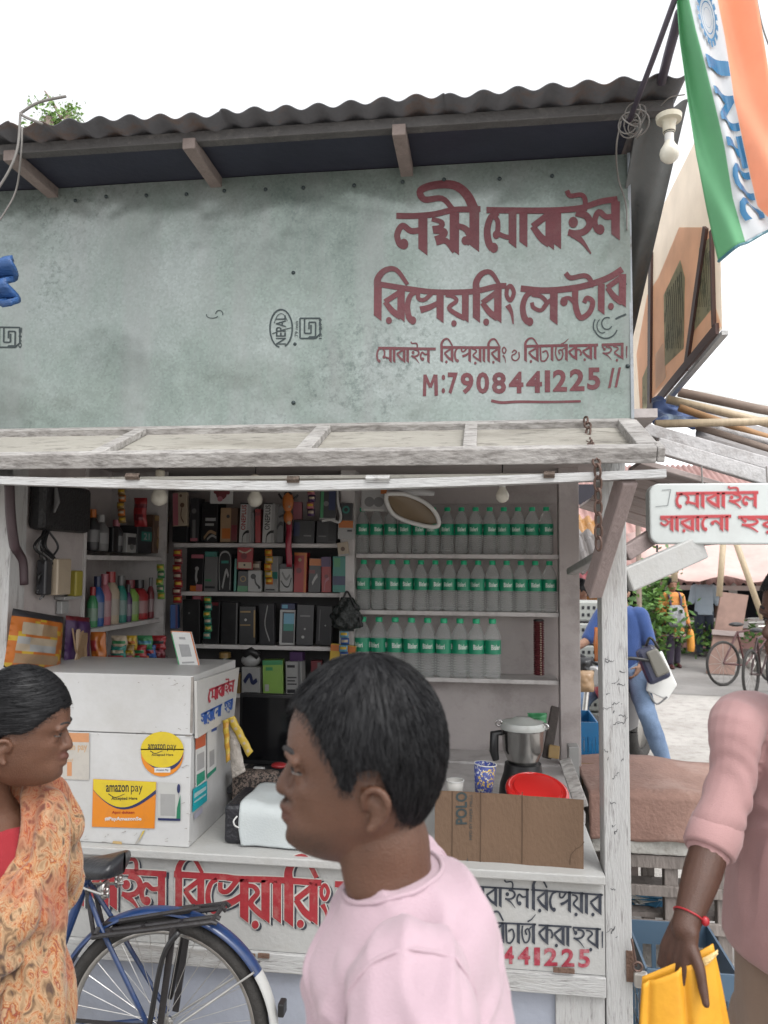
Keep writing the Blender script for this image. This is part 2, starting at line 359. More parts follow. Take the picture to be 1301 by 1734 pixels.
# counter: top, front board with lettering rails, plinth board
xCl = xL - .55
zR = P(700, 1628, F).z; zP = P(700, 1662, F).z
MB().box(xCl, xRi - .002, F - .03, F + .62, zC - .028, zC).build('counter_top', WHC, K, bevel=.004)
cw = MB().box(xCl, xRi - .002, F, F + .025, zR, zC - .029).build('front_board', WHC, K)
rail = MB().box(xCl, xRi - .002, F - .014, F + .03, zP, zR - .002).build('rail', WHH, K, bevel=.003)
RAILW = MB().box(xCl, xRi - .004, F + .018, F + .032, .09, zP - .002).build('lower_board', M('blue_white_paint', (.28, .30, .35), .5, .06, 4, .1, 40, stain=(.21, .22, .24), sfac=.5, sscale=3), K)
MB().box(xRi - .16, xRi - .004, F + .004, F + .016, .09, zP - .002).build('stile', WHV, K, bevel=.002)
MB().box(xCl, xRi, F - .004, F + .03, .0, .088).build('plinth', WG, K)
MB().box(xRi - .9, xRi + .02, F + .64, yBW - .02, zC - .05, zC - .01).build('inner_counter', SHF, K)
# pen scribbles and scuffs on the near post and beam
rs = random.Random(12); sf = sheet_ = lambda px, py, dz: P(px, py, F) + Vector((0, -.0012 - dz, 0))
for k in range(26):
    cx_, cy_ = rs.uniform(1026, 1060), rs.choice((rs.uniform(1075, 1250), rs.uniform(1075, 1300), rs.uniform(1300, 1600))); q = MB(); s_ = rs.uniform(2, 7); a_ = rs.uniform(-.9, .3)
    pts = [(cx_ + s_ * (i * .5 - 1) * math.cos(a_) + rs.uniform(-.4, .4) * s_, cy_ + s_ * (i * .5 - 1) * math.sin(a_) + rs.uniform(-.6, .6) * s_) for i in range(rs.randint(3, 6))]
    brush(q, sf, pts, rs.uniform(.8, 2.2), .6, 0, 3); q.build('scribble', M('faint_ink', (.075, .075, .08), .7, .3, 60), K)
# hinge scraps on the rail
for px, w in ((955, 34), (420, 26), (447, 20)):
    c = P(px, 1643 if px > 800 else 1618, F - .016); MB().box(c.x - w / 1000, c.x + w / 1000, F - .02, F - .0145, c.z - .008, c.z + .008).build('hinge_plate', RUST, K, bevel=.001)

# ---- hinged flap propped open above the counter
yf = 2.27
zfT = P(560, 772, yf).z
xfl = xL - .7; xfr = P(1088, 745, (F + yf) / 2).x
flap = thing('shutter_flap', ((xfl + xfr) / 2, F, zB), 'weathered white wooden flap with battens propped open below the green sign', 'shutter flap')
dirn = Vector((0, yf - F, zfT - zB)); Lf = dirn.length; dn = dirn.normalized(); nrm = Vector((0, -dn.z, dn.y)); nrm = nrm if nrm.z > 0 else -nrm
def fl(x, t, h): return Vector((x, F - .012, zB)) + dn * (t * Lf) + nrm * h
def flbox(x0, x1, t0, t1, h0, h1, skew=0):
    return MB().hexa([fl(x0, t0, h0), fl(x1, t0, h0), fl(x1 + skew, t1, h0), fl(x0 + skew, t1, h0), fl(x0, t0, h1), fl(x1, t0, h1), fl(x1 + skew, t1, h1), fl(x0 + skew, t1, h1)])
PLY = M('aged_plywood', (.30, .285, .25), .8, .12, 5, .3, 40, stain=(.17, .155, .13), sfac=.6, sscale=4, stretch=(.4, 1, 1), stain2=(.09, .08, .07))
flbox(xfl, xfr - .01, .06, .94, -.03, -.012).build('panel', PLY, flap)
flbox(xfl, xfr, -.01, .085, -.03, .012).build('frame_rail', WG, flap, bevel=.003)
flbox(xfl, xfr, .90, 1.0, -.035, .014).build('frame_rail', WG, flap, bevel=.004)
for px, w in ((206, .045), (533, .05), (797, .042)):
    c = P(px, 750, (F + yf) / 2); flbox(c.x - w / 2, c.x + w / 2, .087, .898, -.0118, .012).build('batten', WG, flap, bevel=.003)
flbox(xfr - .05, xfr + .01, .087, .898, -.03, .016).build('frame_rail', WG, flap, bevel=.003)
lip = P(1126, 770, yf).x
flbox(xfr + .001, lip, .80, 1.0, -.033, .012).build('frame_rail', WG, flap, bevel=.004)
# second leaf folded under it: the pale edge that sags in the middle
def sag(x):
    t = (x - xL) / (xR - xL); return -.038 * max(0, 1 - abs((t - .53) / .56) ** 1.5)
mb = MB(); n = 24; xs = [lerp(xfl, lip, i / n) for i in range(n + 1)]; ztop = P(1100, 791, yf - .012).z; zbt = P(1100, 806, yf - .012).z + .003
k = []
for x in xs: k.append([(x, yf - .016, zbt + sag(x)), (x, yf + .03, zbt + sag(x)), (x, yf + .03, ztop + sag(x) * .85), (x, yf - .016, ztop + sag(x) * .85)])
for i in range(n):
    for q in range(4): mb.poly([k[i][q], k[i + 1][q], k[i + 1][(q + 1) % 4], k[i][(q + 1) % 4]])
mb.poly(k[0][::-1]); mb.poly(k[-1])
mb.build('front_edge', WHH, flap, weld=True)
mb = MB()                                    # board of the lower leaf, seen from below
mb.hexa([(xfl, yf + .031, zbt + .002), (xfr - .02, yf + .031, zbt + .002), (xfr - .02, F - .02, zbt + .03), (xfl, F - .02, zbt + .03), (xfl, yf + .031, zbt + .012), (xfr - .02, yf + .031, zbt + .012), (xfr - .02, F - .02, zbt + .04), (xfl, F - .02, zbt + .04)])
mb.build('lower_leaf', PLY, flap)
for px, w in ((225, 20), (497, 17), (640, 32), (930, 14)):  # hinges in the gap
    c = P(px, 796, yf - .02); s = sag(c.x) * .85
    h = MB().box(c.x - w / 900, c.x + w / 900, yf - .022, yf - .017, c.z + s - .006, c.z + s + .014)
    h.tube([(c.x - w / 900, yf - .022, c.z + s + .004), (c.x + w / 900, yf - .022, c.z + s + .004)], .006, 8)
    h.build('hinge', M('dark_rust', (.10, .075, .06), .75, .4, 40, .4, 150, metal=.4) if px != 640 else WH, flap)
# prop from post to flap
a = P(1062, 808, yf + .02); b = P(1004, 1002, F - .03)
prop = MB().beam(a, b, .062, .045, up=(1, 0, .3)).build('prop_strut', M('mauve_wood', (.25, .20, .19), .7, .12, 9, .3, 60, stain=(.2, .16, .15), sfac=.5), bevel=.004)
tag(prop, 'slanting mauve wooden strut propping up the open flap beside the white post', 'strut')
# short rail bracing at the side opening
a = P(968, 968, 3.9); b = P(1046, 925, F + .16); a2 = P(1190, 940, F + .05)
tag(MB().beam(a, b, .05, .035, up=(0, 0, 1)).build('side_rail', WH, bevel=.008), 'short sloping white rail between the back post and the front post', 'rail')

# ---- roof
roofz = zEave + .02
y1, y0e = 2.40, 2.29
rb = MB(); N = 300; xa, xb = xL - .8, P(1166, 150, y0e).x
sl = math.tan(R(4))
def wave(x): return .010 * math.cos(2 * math.pi * x / .104)
zr = zT + .075
def rpt(u, v):
    x = lerp(xa, xb, u); y = lerp(y0e - .01 * math.sin(x * 3), yBW + .35, v); return (x, y, zr + (y - y1) * .06 + wave(x) + .006 * math.sin(x * 2.1) + .007 * (math.floor((x + 3) / .72) % 2) + .006 * noise.noise((x * 3, y * 3, 0)) * (1 - v))
rb.grid(rpt, N * 2, 3)
roof = rb.build('corrugated_roof', TIN, K, smooth=True, solid=.003)
pl = [P(-60, 252, y1), P(1150, 186, y1)]
MB().beam((xa, y1, zr - .03), (xb - .02, y1, zr - .03),   .04, .036).build('purlin', M('dark_purlin', (.075, .072, .072), .7, .25, 8, .3, 40, stain=(.16, .15, .14), sfac=.6, sscale=14, slo=.55, shi=.7), K, bevel=.003)
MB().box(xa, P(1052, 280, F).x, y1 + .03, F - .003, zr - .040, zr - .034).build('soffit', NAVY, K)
for px in (322, 676, 20):
    c = P(px, 240, y1 - .02); d = .022
    MB().box(c.x - d, c.x + d, y1 - .032, F - .004, zr - .078, zr - .0405).build('rafter', M('grey_wood', (.21, .17, .155), .8, .2, 12, .4, 50), K, bevel=.003)
# side sheet falling to the back on the right
c0 = P(1066, 190, y1 + .02); c1 = P(1166, 186, y1 - .02); xg = P(1062, 420, F + .02).x
def side(u, v):
    y = lerp(y1 - .02, y1 + 1.15, v); x = lerp(xg - .01, c1.x - .0, u); z = c1.z + .01 - (y - y1) * math.tan(R(27))
    return (x, y, z + .014 * math.cos(2 * math.pi * x / .104))
MB().grid(side, 40, 2).build('side_roof_sheet', M('side_tin', (.10, .105, .105), .5, .25, 4, .15, 30, metal=.3), K, smooth=True, solid=.003)
MB().box(xR - .012, xR, F + .1, F + .7, zB - .05, zT - .45).build('gable_board', WOODD, K)

# ---- green sign
SG = bpy.data.materials.new('green_sheet'); SG.use_nodes = True
def sign_mat(m):
    n = m.node_tree.nodes; L = m.node_tree.links; b = n['Principled BSDF']; b.inputs['Roughness'].default_value = .30; b.inputs['Metallic'].default_value = .3
    tc = n.new('ShaderNodeTexCoord')
    def nz(scale, det, rough=.6, st=None):
        q = n.new('ShaderNodeTexNoise'); q.inputs['Scale'].default_value = scale; q.inputs['Detail'].default_value = det; q.inputs['Roughness'].default_value = rough
        if st:
            mp = n.new('ShaderNodeMapping'); mp.inputs['Scale'].default_value = st; L.new(tc.outputs['Object'], mp.inputs[0]); L.new(mp.outputs[0], q.inputs['Vector'])
        else: L.new(tc.outputs['Object'], q.inputs['Vector'])
        return q
    r = n.new('ShaderNodeValToRGB'); e = r.color_ramp.elements
    e[0].position = .34; e[0].color = (.128, .160, .143, 1); e[1].position = .66; e[1].color = (.228, .258, .246, 1)
    e2 = r.color_ramp.elements.new(.5); e2.color = (.175, .212, .192, 1)
    a = nz(1.7, 6, .6); L.new(a.outputs[0], r.inputs[0])  # broad mottling paints cloudy reflections into the sheet's own tone
    v = n.new('ShaderNodeTexVoronoi'); v.inputs['Scale'].default_value = 130; L.new(tc.outputs['Object'], v.inputs['Vector'])   # zinc spangle
    mr = n.new('ShaderNodeMapRange'); mr.inputs[3].default_value = .84; mr.inputs[4].default_value = 1.12; L.new(v.outputs['Color'], mr.inputs[0])
    mx = n.new('ShaderNodeMix'); mx.data_type = 'RGBA'; mx.blend_type = 'MULTIPLY'; mx.inputs[0].default_value = 1; L.new(r.outputs[0], mx.inputs[6]); L.new(mr.outputs[0], mx.inputs[7])
    s = nz(42, 9, .75); sm = nz(1.1, 4); ad = n.new('ShaderNodeMath'); ad.operation = 'MULTIPLY'; L.new(s.outputs[0], ad.inputs[0]); L.new(sm.outputs[0], ad.inputs[1])
    m2 = n.new('ShaderNodeMapRange'); m2.inputs[1].default_value = .31; m2.inputs[2].default_value = .40; m2.inputs[4].default_value = .7; L.new(ad.outputs[0], m2.inputs[0])
    x2 = n.new('ShaderNodeMix'); x2.data_type = 'RGBA'; L.new(m2.outputs[0], x2.inputs[0]); L.new(mx.outputs[2], x2.inputs[6]); x2.inputs[7].default_value = (.075, .098, .088, 1)
    st = nz(3.2, 5, .6, (2.5, 1, .35)); m3 = n.new('ShaderNodeMapRange'); m3.inputs[1].default_value = .48; m3.inputs[2].default_value = .72; m3.inputs[4].default_value = .7; L.new(st.outputs[0], m3.inputs[0])
    x3 = n.new('ShaderNodeMix'); x3.data_type = 'RGBA'; L.new(m3.outputs[0], x3.inputs[0]); L.new(x2.outputs[2], x3.inputs[6]); x3.inputs[7].default_value = (.21, .22, .215, 1)
    L.new(x3.outputs[2], b.inputs['Base Color'])
    q = nz(2.3, 3); bp = n.new('ShaderNodeBump'); bp.inputs['Strength'].default_value = .7; bp.inputs['Distance'].default_value = .05; L.new(q.outputs[0], bp.inputs['Height']); L.new(bp.outputs[0], b.inputs['Normal'])
sign_mat(SG)
xs1 = P(1066, 500, F).x
sign = thing('sign_board', ((xL + xs1) / 2, F - .02, zB), 'wide pale green tin sign with dark red Bengali lettering and a phone number', 'sign')
zSt = zr - .044
def sgp(u, v):
    x = lerp(xL - .75, xs1, u); z = lerp(zB + .004, zSt, v)
    return (x, F - .014 + .010 * math.sin(x * 5 + z * 3) * math.sin(v * math.pi) + .007 * noise.noise((x * 2.2, z * 2.2, 0)), z)
MB().grid(sgp, 60, 24).build('panel', SG, sign, smooth=True)
MB().box(xL - .75, xs1, F + .002, F + .018, zB + .002, zSt).build('backing', WOODD, sign)
MB().box(xs1 - .004, xs1 + .006, F - .022, F + .02, zB - .02, zSt).build('edge_strip', IRON, sign)
SP = F - .030                                # lettering lies a little proud of the buckled sheet
def sp(px, py, dz):
    q = P(px, py, F - .016); dy = sgp((q.x - xL + .75) / (xs1 - xL + .75), (q.z - zB) / (zSt - zB))[1]
    return Vector((q.x, dy - .0022 - dz, q.z))
RED = M('dark_red_paint', (.10, .018, .024), .55, .2, 12, .15, 60, stain=(.13, .09, .085), sfac=.35, sscale=14, slo=.52, shi=.75)
def zoomed(rect, k):                         # traced in an enlarged crop of the photo: back to photo pixels
    return lambda pts: [(rect[0] + x / k, rect[1] + y / k) for x, y in pts]
mb = MB()
# line 1
h1 = 47
matra(mb, sp, [(671, 364), (700, 364.5), (735, 362), (768, 355), (800, 354.5), (814, 354)], 10)
bangla(mb, sp, [('la', 668, 724, 362, 431), ('ksha', 727, 798, 360, 431), ('ii', 795, 812, 352, 426, 712)], bold=1.14)
matra(mb, sp, [(824, 356), (860, 357), (910, 358), (950, 357.5), (985, 354), (1015, 344), (1045, 339)], 10.5, dz=3e-4)
bangla(mb, sp, [('e', 819, 850, 357, 428), ('ma', 832, 874, 360, 421), ('aa', 876, 897, 357, 420), ('ba', 900, 936, 358, 425), ('aa', 934, 952, 358, 424), ('i_', 955, 1003, 356, 432), ('la', 1003, 1048, 343, 410)], bold=1.1, dz=4e-4)
# line 2
matra(mb, sp, [(639, 480), (665, 484), (700, 489), (740, 493), (800, 492), (840, 484), (858, 483)], 9.6)
bangla(mb, sp, [('i', 629, 651, 484, 544, 690), ('ra', 650, 684, 488, 545), ('e', 685, 710, 490, 549), ('pa', 704, 752, 490, 546), ('ya', 752, 794, 492, 545), ('i', 800, 814, 488, 545, 848), ('ra', 815, 848, 488, 546), ('ng', 851, 876, 482, 546)], bold=1.1, dz=4e-4)
matra(mb, sp, [(882, 488), (920, 492), (960, 490), (995, 484), (1030, 472), (1053, 458)], 10.5, dz=3e-4)
bangla(mb, sp, [('e', 879, 912, 490, 551), ('sa', 896, 945, 490, 550), ('nta', 945, 1008, 488, 546), ('aa', 1010, 1026, 482, 534), ('ra', 1026, 1058, 466, 522)], bold=1.1, dz=4e-4)
big = mb.build('lettering', RED, sign)
# line 3
mb = MB()
def word(mb, fm, specs, mt, w, bold=.95, **k):
    matra(mb, fm, mt, w, **k); bangla(mb, fm, specs, bold=bold, **k)
T3, B3 = 590, 612
def run(letters, x0, x1, yt0, yt1, h):
    """letters: (glyph, width); spread over x0..x1 with a head line from yt0 to yt1"""
    tot = sum(w for _, w in letters); x = x0; out = []; pend = None
    for gname, w in letters:
        a = x; b = x + (x1 - x0) * w / tot; t = (a - x0) / (x1 - x0); yt = lerp(yt0, yt1, t)
        out.append([gname, a, b, yt, yt + h]); x = b
    for i, o in enumerate(out):
        if o[0] == 'i': o.append(out[i + 1][2] - (out[i + 1][2] - out[i + 1][1]) * .1)
        if o[0] == 'ii': o.append(out[i - 1][1])
        if o[0] == 'reph': o[1], o[2], o[3], o[4] = out[i - 1][1] + (out[i - 1][2] - out[i - 1][1]) * .3, out[i - 1][2] + 3, out[i - 1][3], out[i - 1][4]
    return out
MOB = [('e', .6), ('ma', 1), ('aa', .45), ('ba', .9), ('aa', .45), ('i_', 1), ('la', 1)]
REP = [('i', .45), ('ra', .9), ('e', .7), ('pa', 1), ('ya', 1), ('aa', .45), ('i', .45), ('ra', .9), ('ng', .7)]
RIC = [('i', .45), ('ra', .9), ('cha', .9), ('aa', .45), ('ja', 1.1), ('reph', .001)]
KOR = [('ka', 1.2), ('ra', .9), ('aa', .5)]
HOY = [('ha', 1), ('ya', 1), ('danda', .5)]
def head(x0, x1, y0, y1): return [(x0, y0), ((x0 + x1) / 2, (y0 + y1) / 2), (x1, y1)]
word(mb, sp, run(MOB, 637, 728, 589, 589, 26), head(641, 738, 590, 590), 4.6, .85)
word(mb, sp, run(REP, 744, 860, 586, 586, 27), head(746, 848, 587, 587), 4.6, .85, dz=2e-4)
bangla(mb, sp, run([('o_', 1)], 864, 882, 588, 588, 22), bold=.95)
word(mb, sp, run(RIC, 886, 962, 585, 584, 27), head(888, 962, 585, 584), 4.6, .85)
word(mb, sp, run(KOR, 963, 1013, 585, 584, 25), head(964, 1013, 585, 584), 4.6, .9, dz=2e-4)
word(mb, sp, run(HOY, 1018, 1066, 584, 583, 26), head(1019, 1056, 584, 583), 4.6, .85)
mb.build('lettering', RED, sign)
mb = MB()
[brush(mb, sp, p_, w_, w_, k_ * 1.2e-4) for k_, (p_, w_) in enumerate((([(719, 671), (720, 634)], 5.5), ([(720, 635), (729, 656)], 5), ([(729, 656), (737, 634)], 5), ([(738, 634), (739, 670)], 6)))]
latin(mb, sp, ':', 748, 754, 634, 666, bold=.01)
x = 757
for ch, w, up in (('7', 20, 0), ('9', 25, 0), ('0', 25, -1), ('8', 27, -1), ('4', 28, -2), ('4', 30, -3), ('1', 12, -4), ('2', 27, -5), ('2', 28, -6), ('5', 25, -8)):
    latin(mb, sp, ch, x + 1.5, x + w - 1.5, 630 + up, 667 + up * .9, bold=.035); x += w + 1.6
latin(mb, sp, '/', 1030, 1041, 623, 657, bold=.03); latin(mb, sp, '/', 1041, 1052, 622, 656, bold=.03)
brush(mb, sp, [(832, 678), (850, 681), (880, 679.5), (930, 680), (984, 679)], 5, 4, 0)
mb.build('lettering', RED, sign)
# printer's marks of the tin mill, nails, stains
INK = M('black_ink', (.018, .03, .032), .6, .3, 60)
mk = MB()
def ring(cx, cy, rx, ry, w, a0=0, a1=360, n=22, dz=0):
    pts = [(cx + rx * math.cos(R(a0 + (a1 - a0) * i / n)), cy + ry * math.sin(R(a0 + (a1 - a0) * i / n))) for i in range(n + 1)]
    for i in range(n): brush(mk, sp, [pts[i], pts[i + 1]], w, w, dz)
def mark():
    global mk
    mk.build('printed_mark', INK, sign); mk = MB()
ring(477, 557, 19, 32, 2.6, 100, 430); ring(477, 557, 12, 25, 1, 200, 330)
brush(mk, sp, [(462, 566), (478, 560), (494, 556)], 1.5, 1.2, 1e-4)
def vtext(mb, fm, t, xa, xb, y0, y1, **k):    # reads upwards
    latin(mb, lambda px, py, dz: fm(xa + (py - 0) * (xb - xa), y1 - px * (y1 - y0), dz), t, 0, 1, 0, 1, **k)
vtext(mk, sp, 'NEPAL', 468, 485, 535, 584, bold=.01)
def isi(cx, cy, s):
    for q in ([(-1, -1), (1, -1), (1, .55), (.55, 1), (-1, 1), (-1, -1)], [(-.55, -1), (-.55, .5), (.1, .5), (.1, -.35)], [(-.1, 1), (-.1, .85), (.55, .85), (.55, -.6), (-.1, -.6), (-.1, .1)]):
        for i in range(len(q) - 1): brush(mk, sp, [(cx + q[i][0] * s, cy + q[i][1] * s), (cx + q[i + 1][0] * s, cy + q[i + 1][1] * s)], 2.4, 2.4, 0)
mark(); isi(526, 557, 17); vtext(mk, sp, 'IS 277', 541, 546, 538, 575, bold=.0); vtext(mk, sp, '79 mm', 500, 506, 545, 571, bold=.0); mark(); isi(18, 572, 17); vtext(mk, sp, '0.12', 33, 38, 555, 590); mark()
ring(1026, 552, 20, 21, 2.2, 20, 160); ring(1026, 552, 21, 22, 2.2, -200, -150); ring(1028, 548, 9, 10, 2, 30, 300, dz=1e-4); ring(1020, 552, 9, 12, 1.6, 60, 240); brush(mk, sp, [(1042, 541), (1050, 537), (1060, 533)], 3, 3, 0)
mark(); ring(360, 534, 10, 5, 1.2, 20, 200); ring(372, 532, 6, 6, 1.3, 180, 380)
mk.build('printed_mark', INK, sign)
for px, py in ((497, 462), (500, 583), (497, 682), (128, 340), (180, 333), (248, 331), (316, 329), (380, 323), (450, 321), (514, 318), (600, 314), (682, 308), (752, 304), (846, 303), (935, 298), (1052, 415), (1063, 620), (1060, 482)):
    c = P(px, py, SP + .012); nb = MB().lathe([(.001, .006), (.0055, .004), (.0075, 0)], (c.x, c.y - .001, c.z), 9, (0, -1, 0)); nb.build('nail', INK, sign, smooth=40)

# ---- painted words on the counter front
fp = onplane(F - .0005)
RED2 = M('sign_red_paint', (.25, .018, .024), .5, .15, 14, .1, 60, stain=(.36, .2, .17), sfac=.4, sscale=18, slo=.52, shi=.72)
DARK = M('blue_black_paint', (.022, .027, .040), .55, .3, 20, .1, 60, stain=(.1, .1, .1), sfac=.3, sscale=20)
def redword(mb, fm, dx, dy, grow, mi, dz):
    k = dict(dx=dx, dy=dy, grow=grow, dz=dz, mi=mi)
    matra(mb, fm, [(60, 1472), (160, 1473), (215, 1475), (283, 1479)], 10, **k)
    bangla(mb, fm, [('e', 62, 90, 1473, 1535), ('ma', 86, 128, 1473, 1535), ('aa', 128, 148, 1473, 1535), ('ba', 150, 184, 1474, 1539), ('aa', 184, 203, 1475, 1541), ('i_', 202, 243, 1476, 1546), ('la', 238, 281, 1479, 1542)], **k)
    matra(mb, fm, [(296, 1479), (340, 1482), (380, 1484), (405, 1487), (470, 1489), (545, 1494)], 11, **k)
    bangla(mb, fm, [('i', 295, 313, 1481, 1542, 344), ('ra', 313, 346, 1483, 1544), ('e', 348, 374, 1485, 1547), ('pa', 370, 422, 1487, 1562), ('ya', 418, 456, 1489, 1563), ('aa', 460, 480, 1490, 1563), ('i', 480, 500, 1490, 1569, 537), ('ra', 500, 537, 1493, 1566), ('ng', 538, 562, 1496, 1562)], **k)
    matra(mb, fm, [(568, 1496), (620, 1498), (680, 1502), (730, 1505)], 11, **k)
    bangla(mb, fm, [('e', 566, 590, 1497, 1560), ('sa', 588, 626, 1498, 1562), ('nta', 626, 676, 1500, 1565), ('aa', 678, 696, 1502, 1566), ('ra', 696, 730, 1504, 1568)], **k)
kb = MB(); redword(kb, fp, 4, 3.5, .6, 0, 0.); kb.build('lettering_shadow', DARK, K)
kb = MB(); redword(kb, fp, 0, 0, 1.6, 0, .0016); kb.build('lettering_outline', M('cream_paint', (.42, .41, .38), .5, .05), K)
kb = MB(); redword(kb, fp, 0, 0, -.2, 0, .0032); kb.build('lettering', RED2, K)
kb = MB()
bk = dict(dz=0.)
word(kb, fp, run(MOB, 778, 896, 1499, 1506, 34), head(776, 896, 1499, 1506), 3.2, .72)
word(kb, fp, run([('i', .5), ('ra', .85), ('e', .8), ('pa', .95), ('ya', .9), ('aa', .5), ('ra', .9)], 898, 1019, 1505, 1514, 37), head(900, 1021, 1506, 1515), 3.2, .72, dz=2e-4)
word(kb, fp, run(RIC, 826, 906, 1561, 1564, 36), head(836, 908, 1562, 1565), 3.2, .72)
word(kb, fp, run(KOR, 912, 967, 1565, 1569, 35), head(912, 968, 1566, 1569), 3.2, .75)
word(kb, fp, run(HOY, 968, 1026, 1569, 1573, 36), head(970, 1018, 1570, 1573), 3.2, .72, dz=2e-4)
kb.build('lettering', DARK, K)
kb = MB(); x = 757
for ch, w in zip('7908441225', (18, 18, 20, 20, 20, 23, 12, 25, 24, 22)):
    latin(kb, fp, ch, x + 1, x + w - 1, 1598 + (x - 757) * .04, 1627 + (x - 757) * .05, bold=.03); x += w + 4.6
kb.build('lettering', M('crimson_paint', (.27, .025, .045), .5, .2, 14, .1, 60, stain=(.4, .3, .3), sfac=.4, sscale=24), K)
# ------------------------------------------------------------------ goods on the shelves
def pk_mat(rgb, rough=.35):
    rgb = tuple(c * .62 for c in rgb)
    return M('print_%03d_%03d_%03d' % tuple(int(c * 999) for c in rgb), rgb, rough, .06, 20, stain=tuple(c * .5 + .03 for c in rgb), sfac=.25, sscale=20)
C = dict(black=(.015, .015, .017), dark=(.04, .04, .045), grey=(.20, .20, .20), light=(.45, .45, .44), white=(.62, .62, .60), red=(.42, .03, .035), dred=(.20, .02, .03), pink=(.50, .16, .20), orange=(.60, .17, .02),
         tan=(.42, .27, .15), cream=(.55, .45, .33), brown=(.14, .075, .045), green=(.06, .30, .12), lime=(.28, .48, .10), teal=(.03, .25, .20), blue=(.03, .11, .35), navy=(.02, .03, .10), yellow=(.65, .42, .03), gold=(.35, .22, .07), purple=(.08, .03, .12), sky=(.15, .40, .55))
_tr = random.Random(31)
def pack(name, r, y, depth, col, label, cat, deco=(), group=None, tilt=None, rnd=.0015):
    """a carton: r = (px0, px1, py0, py1) of its front on plane y; deco: printed areas in 0..1 of the front"""
    a = P(r[0], r[3], y); b = P(r[1], r[2], y); w = b.x - a.x; h = b.z - a.z
    t = thing(name, ((a.x + b.x) / 2, y + depth / 2, a.z), label, cat, group)
    if tilt is None: tilt = _tr.uniform(-.035, .035); y += _tr.uniform(-.012, .012)
    rot = Matrix.Rotation(_tr.uniform(-.16, .16), 4, 'Z') @ Matrix.Rotation(tilt, 4, 'Y'); base = Vector(((a.x + b.x) / 2, y, a.z))
    def fm(u, v, d=0.): return base + rot @ Vector(((u - .5) * w, -d, v * h))
    mb = MB().hexa([fm(0, 0), fm(1, 0), fm(1, 0, -depth), fm(0, 0, -depth), fm(0, 1), fm(1, 1), fm(1, 1, -depth), fm(0, 1, -depth)])
    mb.build('carton', pk_mat(C[col]), t, bevel=rnd)
    if deco:
        q = MB(); mats = []
        for i, d in enumerate(deco):
            c = C[d[-1]]; m = pk_mat(c)
            if m not in mats: mats.append(m)
            k = mats.index(m); e = .0022 + i * .0003
            if d[0] == 'r': q.poly([fm(d[1], d[3], e), fm(d[2], d[3], e), fm(d[2], d[4], e), fm(d[1], d[4], e)], k)
            elif d[0] == 'd': q.poly([fm(d[1] + d[3] * math.cos(j * .449), d[2] + d[3] * (w / h) * math.sin(j * .449), e) for j in range(14)], k)
            elif d[0] == 'b':      # bent stroke (cable, outline)
                brush(q, lambda x, yy, dz: fm(x, yy, dz), d[1], d[2], d[2], e, mi=k)
            elif d[0] == 't': latin(q, lambda x, yy, dz: fm(x, yy, dz), d[1], d[2], d[3], d[5], d[4], e, bold=.02, mi=k)
            elif d[0] == 'v': latin(q, lambda x, yy, dz: fm(lerp(d[2], d[3], yy), lerp(d[4], d[5], x), dz), d[1], 0, 1, 0, 1, e, bold=.02, mi=k)
        q.build('print', mats, t)
    return t
yG = BK + .02
# top back shelf
pack('earphone_pack', (294, 319, 834, 891), yG, .03, 'cream', 'cream and pink earphone pack on a black box, top goods shelf', 'pack', [('r', .02, .4, .02, .98, 'pink'), ('d', .7, .62, .16, 'brown'), ('b', [(.7, .6), (.6, .3), (.8, .1)], .05, 'brown'), ('d', .6, .9, .1, 'brown')])
pack('carton_box', (292, 319, 892, 918), yG, .10, 'black', 'plain black box under the cream earphone pack', 'box')
pack('carton_box', (321, 337, 843, 917), yG, .08, 'dark', 'narrow black box with a pale grey figure printed on it', 'box', [('r', .3, .7, .05, .5, 'grey'), ('d', .5, .7, .3, 'grey'), ('r', .05, .95, .01, .08, 'pink')])
pack('carton_box', (339, 369, 850, 917), yG, .10, 'black', 'wide black box with white print and a tan stripe below', 'box', [('r', .25, .9, .52, .60, 'light'), ('r', .25, .8, .40, .46, 'light'), ('b', [(.2, .08), (.55, .25), (.95, .2)], .08, 'tan'), ('b', [(.4, .05), (.7, .15), (.98, .1)], .06, 'light')])
pack('carton_box', (373, 403, 860, 918), yG, .08, 'brown', 'tan and dark red box with an orange patch beside the white phone boxes', 'box', [('r', .0, .62, .0, 1, 'tan'), ('r', .1, .6, .1, .4, 'orange'), ('r', .66, 1, .05, .5, 'dred'), ('d', .45, .75, .1, 'dark')])
def longbox(px, dx, side, label, c2):
    t = pack('phone_cable_box', (px, px + 19 + dx, 852, 919), yG - .01, .08, 'light', label, 'box', [('r', .02, .75, .0, 1, 'white'), ('v', 'ONEPLUS', .15, .62, .32, .95, c2), ('b', [(.35, .0), (.4, .18), (.7, .27), (1.0, .28)], .07, 'black'), ('r', -.0, .8, .97, 1.0, 'black')])
    return t
longbox(405, 0, 0, 'white box with red upright writing and black cable, next to the tan box', 'red')
longbox(444, 2, 0, 'white box with dark upright writing and black cable, beside the red ribbon', 'dark')
pack('carton_box', (425, 432, 868, 919), yG + .01, .06, 'grey', 'slim grey box squeezed between a white cable box and a red box', 'box')
pack('carton_box', (433, 443, 862, 919), yG, .08, 'red', 'slim red box between the two white boxes with upright writing', 'box', [('r', .1, .9, .8, .9, 'dred')])
pack('carton_box', (467, 480, 856, 919), yG + .02, .06, 'grey', 'slim grey box behind the orange and red hanging ornament', 'box', [('b', [(.1, .4), (.5, .52), (.9, .5)], .1, 'black')])
pack('carton_box', (497, 512, 850, 880), yG + .03, .05, 'pink', 'small pink box on top of the long black boxes', 'box')
